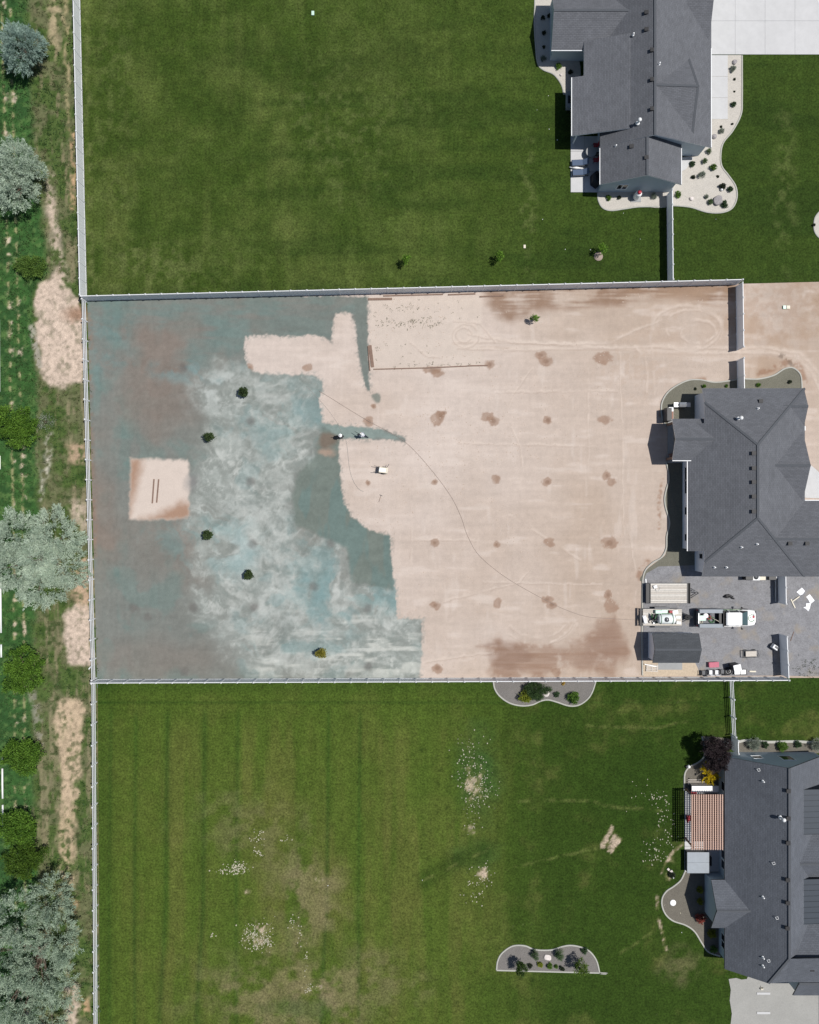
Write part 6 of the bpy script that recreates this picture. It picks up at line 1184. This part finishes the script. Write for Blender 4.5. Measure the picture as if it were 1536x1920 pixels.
board('short board stack under the upper fence at the left of the planting bed', (713, 561), 2.8, 0.26, 0.1, 1); board('pale red board run along the foot of the upper fence', (775, 553.6), 7.0, 0.14, 0.1, 1.5, 'rustwood'); board('board under the upper fence in the middle of its right half', (866, 552), 3.2, 0.16, 0.1, 2); board('long thin board at the dark soil below the upper fence', (922, 555.5), 2.8, 0.16, 0.1, 3)
# ---- gravel yard things
def yardthing(name, lab, cat, px, py, rz, parts, z=0.045, group=None):
    t = thing(name, lab, cat, W(px, py, z), rz, group)
    for nm, mb, m_, bv in parts: mb.build(nm, M[m_], t, bevel=bv)
    return t
b = MB(); rs = np.random.RandomState(4)
P = [(-0.6, 0.12), (-0.3, 0.3), (0.0, 0.34), (0.25, 0.2), (0.4, 0.0), (0.62, -0.1)]
b.tube([(x_, y_, 0.10+0.05*math.sin(i*2)) for i, (x_, y_) in enumerate(P)], [0.10, 0.13, 0.12, 0.13, 0.11, 0.07], 8); b.tube([(-0.55, 0.1, 0.06), (-0.2, 0.05, 0.08), (0.1, 0.12, 0.06), (0.5, 0.2, 0.1)], [0.06, 0.09, 0.09, 0.05], 7)
o = b.build('tarpaulin', M['black'], None, W(1366, 1121, 0.045)); tag(o, 'black crumpled hose bundle on the gravel above the truck', 'bundle')
yardthing('garden_cart', 'low wire frame cart with pale bed in the middle of the gravel yard', 'cart', 1404.5, 1225, 0.03, [('bed', MB().box((0.1, 0, 0.3), (1.25, 0.62, 0.05)), 'plank', 0), ('frame', MB().box((0, 0.4, 0.36), (1.8, 0.05, 0.12)).box((0, -0.4, 0.36), (1.8, 0.05, 0.12)).box((-0.88, 0, 0.36), (0.05, 0.85, 0.12)).box((0.88, 0, 0.36), (0.05, 0.85, 0.12)), 'darksteel', 0), ('handle', MB().tube([(0.9, 0.2, 0.3), (1.1, -0.3, 0.3)], 0.025, 6), 'darksteel', 0), ('wheel', MB().lathe([(0.17, -0.05), (0.17, 0.05)], (-0.5, 0.42, 0.17), 14, 'Y').lathe([(0.17, -0.05), (0.17, 0.05)], (-0.5, -0.42, 0.17), 14, 'Y').lathe([(0.17, -0.05), (0.17, 0.05)], (0.5, 0.42, 0.17), 14, 'Y').lathe([(0.17, -0.05), (0.17, 0.05)], (0.5, -0.42, 0.17), 14, 'Y'), 'rubber', 0)])
yardthing('machine_stand', 'small grey machine on black feet against the right end fence', 'machine', 1449, 1212, -0.6, [('casing', MB().box((0, 0, 0.5), (0.8, 0.55, 0.5), taper=0.85), 'trim', 0.05), ('panel', MB().box((0.1, 0.05, 0.76), (0.5, 0.25, 0.03)), 'darksteel', 0), ('stand', MB().box((-0.3, 0, 0.14), (0.12, 0.6, 0.28)).box((0.3, 0, 0.14), (0.12, 0.6, 0.28)), 'black', 0)])
yardthing('red_bench', 'faded red plastic box lid on the gravel by the long fence', 'box', 1336, 1245, 0.05, [('box', MB().box((0, 0, 0.2), (1.1, 0.55, 0.4)), 'pink', 0.03), ('lid', MB().box((0, 0, 0.42), (1.16, 0.62, 0.06)), 'pink', 0.02)])
for i, (px_, py_, m_, lab) in enumerate([(1317, 1260, 'darksteel', 'grey seated chair at the left of the row by the long fence'), (1330, 1259, 'trim', 'left one of two pale seated chairs in the row by the long fence'), (1341, 1259, 'trim', 'right one of two pale seated chairs in the row by the long fence'), (1352, 1258, 'darksteel', 'grey seated chair with bent frame at the right of the row by the long fence')]):
    yardthing('patio_chair', lab, 'chair', px_, py_, 0.0, [('seat', MB().box((0, 0, 0.42), (0.48, 0.48, 0.07)), m_, 0.02), ('backrest', MB().box((0, -0.27, 0.68), (0.48, 0.05, 0.5), 0, 0.15), m_, 0.015)]+[('leg', MB().box((sx*0.23, sy*0.23, 0.2), (0.035, 0.035, 0.4)), 'black', 0) for sx in (1, -1) for sy in (1, -1)]+[('arm', MB().box((sx*0.27, 0.0, 0.62), (0.05, 0.5, 0.03)), 'black', 0) for sx in (1, -1)], group='chairs in the row by the long fence')
yardthing('wheel_stack', 'black tyre with pale hub lying by the long fence', 'tyre', 1364, 1258, 0, [('tyre', MB().lathe([(0.2, 0), (0.42, 0.0), (0.46, 0.06), (0.46, 0.16), (0.42, 0.22), (0.2, 0.22)], n=20), 'rubber', 0), ('rim', MB().lathe([(0.26, 0.05), (0.26, 0.225), (0.08, 0.20)], n=16), 'trim', 0), ('bar', MB().box((0, 0, 0.25), (0.12, 0.5, 0.03), 0.4), 'black', 0)])
yardthing('storage_cabinet', 'tall white topped dark cabinet standing right of the tyre', 'cabinet', 1373, 1248, 0.22, [('cabinet', MB().box((0, 0, 0.68), (0.8, 0.72, 1.36)), 'darksteel', 0.02), ('top', MB().box((0, 0, 1.40), (0.86, 0.78, 0.08)), 'white', 0.02)])
yardthing('wire_rack', 'low dark wire rack against the long fence below the cabinet', 'rack', 1386, 1259, 0.03, [('frame', MB().box((0, 0.28, 0.3), (1.4, 0.05, 0.05)).box((0, -0.28, 0.3), (1.4, 0.05, 0.05)).box((-0.7, 0, 0.3), (0.05, 0.6, 0.05)).box((0.7, 0, 0.3), (0.05, 0.6, 0.05)).box((0, 0, 0.3), (0.05, 0.56, 0.05)), 'black', 0), ('tray', MB().box((0, 0, 0.26), (1.3, 0.5, 0.03)), 'steel', 0)]+[('leg', MB().box((sx*0.68, sy*0.26, 0.14), (0.05, 0.05, 0.28)), 'black', 0) for sx in (1, -1) for sy in (1, -1)])
o = MB().box((0, 0, 0.06), (0.75, 0.16, 0.12)).build('brick_bar', M['cream'], None, W(1410.5, 1258.5, 0.045), -0.03); tag(o, 'pale timber block on the gravel near the long fence', 'block')
M['paper'] = mat('white_sheet', (0.80, 0.81, 0.83), 0.7, 0.04, 5.0)
def sheet(lab, poly, seed):
    cx_ = sum(p[0] for p in poly)/len(poly); cy_ = sum(p[1] for p in poly)/len(poly); o = W(cx_, cy_, 0.05); rs = np.random.RandomState(seed)
    V = [Vector((0, 0, 0.05))]+[W(p[0], p[1], 0)-Vector((o.x, o.y, 0))+Vector((0, 0, rs.uniform(0.005, 0.05))) for p in poly]; n = len(poly)
    me = mesh_py('plastic_sheet', V+[v-Vector((0, 0, 0.008)) for v in V], [(0, i+1, (i+1) % n+1) for i in range(n)]+[(n+1, n+2+(i+1) % n, n+2+i) for i in range(n)]+[(i+1, n+2+i, n+2+(i+1) % n, (i+1) % n+1) for i in range(n)])
    ob = link('plastic_sheet', me, M['paper'], None, o); tag(ob, lab, 'sheet', 'white sheets on the gravel')
sheet('white sheet on the gravel nearest the short fence', [(1493, 1110), (1503, 1101.5), (1509, 1108), (1505, 1114), (1500, 1116), (1497, 1113)], 1); sheet('white rectangular sheet on the gravel nearest the right picture edge', [(1511, 1119), (1518, 1114), (1527, 1126), (1519, 1132.5), (1515, 1124)], 2); sheet('white torn sheet lowest of three on the gravel', [(1505.5, 1139), (1511, 1137), (1511, 1131), (1520, 1131), (1518, 1140), (1515, 1146), (1510, 1141)], 3)
yardthing('timber_cross', 'two pale timbers lying crossed on the gravel by the white sheets', 'timber', 1487, 1127, 0, [('beam', MB().box((0.25, 0.25, 0.10), (1.05, 0.11, 0.09), 0.62), 'cream', 0), ('beam', MB().box((-0.05, -0.28, 0.045), (0.11, 1.15, 0.09), 0.45), 'cream', 0)])
yardthing('utility_unit', 'pale unit with round dark fan at the lower wall of the middle house', 'machine', 1411, 1080.5, 0, [('casing', MB().box((0, 0, 0.45), (0.9, 0.8, 0.9)), 'trim', 0.04), ('fan', MB().lathe([(0.3, 0), (0.28, 0.04)], (0, 0, 0.9), 18), 'darksteel', 0)])
yardthing('storage_box', 'cream box at the lower wall of the middle house', 'box', 1426.5, 1080.5, 0, [('box', MB().box((0, 0, 0.3), (1.3, 0.8, 0.6)), 'cream', 0.04)]); yardthing('waste_bin', 'black bin left of the fan unit under the middle house eave', 'bin', 1398, 1081, 0, [('bin', MB().box((0, 0, 0.5), (0.8, 0.6, 1.0), taper=1.1), 'black', 0.04)]); yardthing('waste_bin', 'black bin by the short fence under the middle house eave', 'bin', 1441, 1081, 0, [('bin', MB().box((0, 0, 0.5), (0.8, 0.6, 1.0), taper=1.1), 'black', 0.04)]); yardthing('plastic_drum', 'crumpled white bundle in the corner of short fence and middle house', 'bundle', 1449, 1080, 0, [('bundle', MB().box((0, 0, 0.4), (0.55, 0.6, 0.8), taper=0.8), 'white', 0.1)])
board('long grey plank leaning along the short fence in its shadow', (1452.5, 1107), 2.6, 0.13, 0.05, 90, 'steel', 'metal_plank', 0.2)
board('rusted metal bar on the gravel outside the right end fence', (1485, 1193), 1.2, 0.06, 0.05, 70, 'rustwood', 'metal_bar', 0.045)
# behind the shed
yardthing('pallet', 'grey slatted pallet on the sand behind the shed', 'pallet', 1222, 1252, -0.06, [('slat', MB().box((0, 0.36-0.18*k, 0.13), (1.4, 0.11, 0.025)), 'plank', 0) for k in range(5)]+[('bearer', MB().box((0.6*k, 0, 0.06), (0.09, 0.85, 0.11)), 'plank', 0) for k in (-1, 0, 1)], z=0.06)
board('long white pipe lying on the pallet behind the shed', (1219, 1247), 1.5, 0.09, 0.09, -12, 'white', 'white_pipe', 0.21)
flat = S('concrete_pad', [(1234, 1236), (1279, 1236), (1279, 1255.5), (1234, 1255.5)], 0.065, 'concrete2')
M['sandp'] = mat('pale_sand', alb((214, 196, 172)), 0.95, 0.15, 5.0, 0.3, 15); S('sand_patch', [(1206, 1239), (1281, 1239), (1302, 1240), (1308, 1252), (1312, 1267), (1206, 1268)], 0.052, 'sandp')
# ---- middle house patio corner
yardthing('grill', 'shiny steel grill in the shade left of the middle house', 'grill', 1274, 761, 0, [('cabinet', MB().box((0, 0, 0.45), (1.0, 0.6, 0.8)), 'darksteel', 0.02), ('hood', MB().loft([[(-0.4, -0.28, 0.86), (-0.4, -0.26, 1.05), (-0.4, 0, 1.2), (-0.4, 0.26, 1.05), (-0.4, 0.28, 0.86)], [(0.4, -0.28, 0.86), (0.4, -0.26, 1.05), (0.4, 0, 1.2), (0.4, 0.26, 1.05), (0.4, 0.28, 0.86)]], False), 'steel', 0), ('shelf', MB().box((-0.7, 0, 0.9), (0.5, 0.5, 0.04)).box((0.7, 0, 0.9), (0.5, 0.5, 0.04)), 'steel', 0)])
yardthing('planter_box', 'pale box with terracotta coloured lid beside the covered patio', 'box', 1254.5, 777, 0, [('box', MB().box((0, 0, 0.35), (0.56, 1.5, 0.7)), 'trim', 0.02), ('lid', MB().box((0, -0.2, 0.73), (0.5, 0.9, 0.05)), 'redwood', 0.01)])
yardthing('dark_cabinet', 'tall black cabinet on the wavy edging by the covered patio', 'cabinet', 1247, 780, 0.0, [('cabinet', MB().box((0, 0, 0.75), (0.55, 1.5, 1.5)), 'black', 0.02), ('door', MB().box((-0.28, 0, 0.75), (0.03, 1.4, 1.4)), 'darksteel', 0)])
yardthing('patio_chair', 'brown wooden chair under the covered patio', 'chair', 1257, 855, 0.3, [('seat', MB().box((0, 0, 0.42), (0.55, 0.55, 0.06)), 'redwood', 0.01), ('backrest', MB().box((0.28, 0, 0.75), (0.06, 0.55, 0.6)), 'redwood', 0.01)]+[('leg', MB().box((sx*0.24, sy*0.24, 0.2), (0.05, 0.05, 0.4)), 'rustwood', 0) for sx in (1, -1) for sy in (1, -1)], z=0.1)
# ---- upper right house patio
def lounger(lab, px_, py_):
    yardthing('sun_lounger', lab, 'lounger', px_, py_, math.radians(3), [('frame', MB().box((0, 0.36, 0.32), (1.9, 0.05, 0.07)).box((0, -0.36, 0.32), (1.9, 0.05, 0.07)).box((-0.93, 0, 0.32), (0.05, 0.72, 0.07)), 'darksteel', 0), ('mattress', MB().box((-0.3, 0, 0.40), (1.25, 0.66, 0.10)), 'navy', 0.03), ('backrest', MB().box((0.62, 0, 0.60), (0.72, 0.66, 0.09), 0, 0, -0.55), 'navy', 0.03)]+[('leg', MB().box((sx*0.85, sy*0.34, 0.14), (0.05, 0.05, 0.3)), 'darksteel', 0) for sx in (1, -1) for sy in (1, -1)], z=0.1, group='loungers on the upper patio')
lounger('upper one of two blue grey sun loungers on the white patio', 1086, 308.5); lounger('lower one of two blue grey sun loungers on the white patio', 1087, 326.5)
yardthing('folded_umbrella', 'white folded umbrella lying between the two sun loungers', 'umbrella', 1083, 317.5, math.radians(-4), [('canopy', MB().tube([(-0.75, 0, 0.2), (-0.2, 0, 0.24), (0.55, 0.02, 0.2)], [0.06, 0.14, 0.03], 10), 'white', 0), ('pole', MB().tube([(-1.0, 0.08, 0.16), (-0.6, 0.0, 0.2)], 0.05, 6).tube([(0.5, 0.02, 0.2), (0.9, 0.02, 0.1)], 0.02, 6), 'white', 0)], z=0.1)
yardthing('round_table', 'round grey table in the shade above the loungers', 'table', 1105.5, 290.5, 0, [('tabletop', MB().lathe([(0.60, 0.68), (0.62, 0.70), (0.62, 0.73), (0.55, 0.74)], n=24), 'concrete2', 0), ('pedestal', MB().lathe([(0.35, 0.0), (0.3, 0.04), (0.07, 0.1), (0.07, 0.68)], n=14), 'darksteel', 0)], z=0.1)
for i, (px_, py_, m_, lab) in enumerate([(1115, 276, 'red', 'red slatted chair above the round table'), (1115, 304, 'red', 'red slatted chair below right of the round table'), (1117, 293, 'black', 'black chair right of the round table')]):
    yardthing('patio_chair', lab, 'chair', px_, py_, math.pi, [('slat', MB().box((0, -0.2+0.1*k, 0.42), (0.5, 0.075, 0.03)), m_, 0) for k in range(5)]+[('backrest', MB().box((-0.27, 0, 0.72), (0.05, 0.5, 0.5)), m_, 0.01)]+[('leg', MB().box((sx*0.23, sy*0.22, 0.2), (0.04, 0.04, 0.4)), 'black', 0) for sx in (1, -1) for sy in (1, -1)], z=0.1, group='chairs round the upper patio table')
yardthing('covered_grill', 'black covered grill at the lower right corner of the white patio', 'grill', 1116, 340, 0, [('cover', MB().loft([[(0.0, -0.95, 0), (-0.6, -0.5, 0), (-0.62, 0.5, 0), (0.0, 0.95, 0), (0.4, 0.6, 0), (0.4, -0.6, 0)], [(0.0, -0.8, 0.95), (-0.5, -0.45, 1.0), (-0.5, 0.45, 1.0), (0.0, 0.8, 0.95), (0.35, 0.5, 1.0), (0.35, -0.5, 1.0)], [(0, -0.4, 1.15), (-0.25, -0.3, 1.2), (-0.25, 0.3, 1.2), (0, 0.4, 1.15), (0.2, 0.3, 1.2), (0.2, -0.3, 1.2)]], False), 'black', 0)], z=0.1)
yardthing('patio_planter', 'grey planter box against the left post of the patio roof', 'planter', 1066, 192, 0, [('box', MB().box((0, 0, 0.3), (0.7, 1.9, 0.6)), 'concrete2', 0.02), ('opening', MB().box((0.02, 0, 0.605), (0.45, 0.9, 0.02)), 'black', 0)])
yardthing('propane_tank', 'white propane tank with red cap in the gravel under the south gable', 'tank', 1192, 371, 0, [('tank', MB().lathe([(0.2, 0.0), (0.36, 0.05), (0.38, 0.2), (0.38, 1.15), (0.32, 1.32), (0.16, 1.4)], n=20), 'white', 0), ('cap', MB().lathe([(0.2, 1.36), (0.22, 1.42), (0.22, 1.56), (0.12, 1.62)], n=16), 'red', 0), ('foot_pad', MB().box((0, -0.1, 0.03), (1.2, 0.85, 0.07)), 'concrete2', 0)], z=0.07)
o = MB().box((0, 0, 0.08), (0.32, 0.5, 0.14)).build('utility_box', M['palegreen'], None, W(587, 26, 0.03), bevel=0.02); tag(o, 'pale utility lid in the upper lawn near the top edge', 'utility box')
o = MB().box((0, 0, 0.08), (0.26, 0.4, 0.14)).build('utility_box', M['cream'], None, W(983.5, 463, 0.03), bevel=0.02); tag(o, 'pale utility lid in the upper lawn left of the right sapling', 'utility box')
yardthing('utility_box', 'pair of pale green utility lids on bare soil right of the upper lot corner', 'utility box', 1473.5, 576.5, 0, [('lid', MB().box((-0.2, 0, 0.08), (0.36, 0.4, 0.16)), 'palegreen', 0.02), ('lid', MB().box((0.25, 0, 0.07), (0.4, 0.4, 0.14)), 'cream', 0.02)], z=0)
# ---- lower right house: pergola, hot tub, bar
M['cedar'] = mat('pale_cedar', (0.50, 0.345, 0.275), 0.7, 0.12, 6.0); o = MB().box((0, 0, 0.012), (3.0, 5.6, 0.02)).build('shade_sheet', M['black'], None, W(1322, 1532, 0.097)); tag(o, 'black sheet added as shade on the patio under the pergola', 'shade sheet')  # black sheet added so the gaps between the pergola slats look shaded
PZ = 2.6; a = G(1295, 1489, PZ); c = G(1361, 1593, PZ); px0, px1, py0, py1 = a[0], min(c[0], 1346), a[1], c[1]
t = thing('pergola', 'cedar pergola with crossed slats beside the lower right house', 'pergola', W((px0+px1)/2, (py0+py1)/2, 0.1)); Lx = (px1-px0)/PPM; Ly = (py1-py0)/PPM
for i in range(15): MB().box((-Lx/2+Lx*(i+0.5)/15, 0, PZ-0.05), (0.10, Ly, 0.10)).build('rafter', M['cedar'], t)
for i in range(30): MB().box((0, -Ly/2+Ly*(i+0.5)/30, PZ-0.125), (Lx, 0.075, 0.05)).build('slat', M['redwood'], t)
for y_ in (-Ly/2+0.25, Ly/2-0.25): MB().box((-Lx/2+0.3, y_, (PZ-0.1)/2), (0.15, 0.15, PZ-0.1)).build('post', M['redwood'], t)
MB().box((-Lx/2+0.3, 0, PZ-0.26), (0.1, Ly-0.2, 0.2)).box((Lx/2-0.08, 0, PZ-0.26), (0.08, Ly-0.2, 0.2)).build('beam', M['redwood'], t)
a = G(1288.5, 1598, 0.95); c = G(1330, 1637.5, 0.95); t = thing('hot_tub', 'square hot tub with grey cover beside the pergola', 'hot tub', W((a[0]+c[0])/2, (a[1]+c[1])/2, 0.1)); Lx = (c[0]-a[0])/PPM; Ly = (c[1]-a[1])/PPM
MB().box((0, 0, 0.37), (Lx-0.06, Ly-0.06, 0.76)).build('shell', M['darksteel'], t, bevel=0.12)
for s in (1, -1): MB().box((0, s*Ly/4, 0.80), (Lx, Ly/2-0.006, 0.12)).build('cover_half', M['greycover'], t, bevel=0.05)
MB().box((Lx/2+0.3, -0.1, 0.18), (0.4, 1.0, 0.36)).build('step', M['black'], t, bevel=0.03)
a = G(1297, 1473.5, 1.15); c = G(1347.5, 1484.5, 1.15); t = thing('bar_counter', 'outdoor bar with long white top above the pergola', 'bar', W((a[0]+c[0])/2, (a[1]+c[1])/2, 0.1)); Lx = (c[0]-a[0])/PPM; Ly = (c[1]-a[1])/PPM
MB().box((0, 0, 1.07), (Lx, Ly, 0.07)).build('worktop', M['white'], t, bevel=0.01); MB().box((0, 0, 0.5), (Lx-0.2, Ly-0.15, 1.06)).build('cabinet', M['darksteel'], t)
for k in range(3): MB().box((0, Ly/2-0.04, 0.25+0.3*k), (Lx-0.2, 0.04, 0.08)).build('slat', M['plank'], t)
yardthing('wood_rack', 'low slatted rack in front of the bar beside the yellow shrub', 'rack', 1306, 1463, 0, [('slat', MB().box((0, 0.12-0.22*k, 0.12+0.05*k), (2.2, 0.09, 0.05)), 'plank', 0) for k in range(3)]+[('foot', MB().box((sx*0.9, 0, 0.06), (0.08, 0.6, 0.12)), 'black', 0) for sx in (1, -1)], z=0.07)
for i, (px_, py_, rz_, lab) in enumerate([(1289, 1531, 0, 'dark red chair at the left edge of the pergola'), (1298, 1482.5, 1.57, 'dark red stool at the left end of the outdoor bar')]):
    yardthing('patio_chair', lab, 'chair', px_, py_, rz_, [('seat', MB().box((0, 0, 0.42), (0.55, 0.62, 0.09)), 'red', 0.02), ('backrest', MB().box((-0.3, 0, 0.72), (0.08, 0.62, 0.55)), 'red', 0.02)]+[('leg', MB().box((sx*0.22, sy*0.25, 0.2), (0.05, 0.05, 0.4)), 'black', 0) for sx in (1, -1) for sy in (1, -1)], z=0.1)
yardthing('patio_table', 'long dark table under the pergola', 'table', 1308, 1540, 1.57, [('tabletop', MB().box((0, 0, 0.72), (2.2, 1.0, 0.05)), 'darksteel', 0.01)]+[('leg', MB().box((sx*0.95, sy*0.4, 0.35), (0.07, 0.07, 0.7)), 'black', 0) for sx in (1, -1) for sy in (1, -1)], z=0.1)
o = MB().lathe([(0.36, 0), (0.36, 0.05), (0.30, 0.07)], n=22).build('drain_lid', M['white'], None, W(1261.5, 1692, 0.064)); tag(o, 'round white lid in the curved gravel bed', 'lid')
yardthing('round_heater', 'white topped round planter beside the very short fence by the purple tree', 'planter', 1359, 1393, 0, [('pot', MB().lathe([(0.3, 0), (0.36, 0.5), (0.36, 0.9)], n=18), 'greycover', 0), ('top', MB().lathe([(0.34, 0.9), (0.3, 0.98), (0.1, 1.05)], n=18), 'white', 0)], z=0.06)
yardthing('garden_lamp', 'thin lamp post with curved head at the upper left patio corner', 'lamp', 1284, 1478, 0, [('pole', MB().tube([(0, 0, 0), (0, 0, 1.6), (0.2, -0.02, 1.75), (0.5, -0.1, 1.72)], 0.025, 6), 'trim', 0), ('head', MB().lathe([(0.05, 0), (0.09, 0.06), (0.03, 0.14)], (0.52, -0.1, 1.62), 10), 'trim', 0)], z=0.08)
yardthing('garden_ornament', 'black and white ornament on the edging left of the yellow shrub', 'ornament', 1290, 1436, 0.4, [('body', MB().lathe([(0.1, 0), (0.2, 0.1), (0.18, 0.3), (0.06, 0.4)], n=12), 'white', 0), ('base', MB().box((-0.22, 0.05, 0.12), (0.2, 0.3, 0.24)), 'black', 0.03)], z=0.08)
yardthing('rubble_heap', 'pale broken concrete pieces left of the hot tub', 'rubble', 1259, 1636, 0.2, [('piece', MB().box((0.0, 0.1, 0.08), (0.35, 0.5, 0.16), 0.3), 'palestone', 0.03), ('piece', MB().box((0.05, -0.45, 0.07), (0.3, 0.35, 0.14), 0.8), 'trim', 0.03), ('piece', MB().box((-0.3, 0.5, 0.06), (0.25, 0.3, 0.12), 0.5), 'palestone', 0.03)], z=0.05)
yardthing('irrigation_valve', 'pale valve box with dark handle at the lower right drive', 'valve', 1427, 1852, 0.1, [('box', MB().box((0, 0, 0.12), (0.34, 0.22, 0.24), taper=0.8), 'cream', 0.02), ('handle', MB().tube([(0, 0.05, 0.2), (0.1, 0.3, 0.35)], 0.03, 6), 'darksteel', 0)], z=0.07)
# ---- irrigation pipe in the field
for i, (y0_, y1_, lab) in enumerate([(600, 735, 'white irrigation pipe length left of the bare sand'), (855, 880, 'short white irrigation pipe end at the left picture edge'), (1090, 1186, 'white irrigation pipe length below the widest silver tree'), (1208, 1232, 'short white irrigation pipe piece beside a green bush'), (1412, 1425, 'short bright irrigation pipe piece beside the second green bush'), (1440, 1496, 'white irrigation pipe length above the lower green bushes'), (1508, 1548, 'lowest white irrigation pipe length in the field')]):
    x0_ = np.interp(y0_, [600, 1090, 1600], [-0.5, 2.5, 7.5]); x1_ = np.interp(y1_, [600, 1090, 1600], [-0.5, 2.5, 7.5]); o_ = W(x0_, y0_)
    d_ = W(x1_, y1_)-o_; ob = MB().tube([(0, 0, 0.16), d_*0.5+Vector((0, 0, 0.18)), d_+Vector((0, 0, 0.16))], 0.10, 10).build('irrigation_pipe', M['white'], None, o_); tag(ob, lab, 'pipe', 'irrigation pipe lengths')
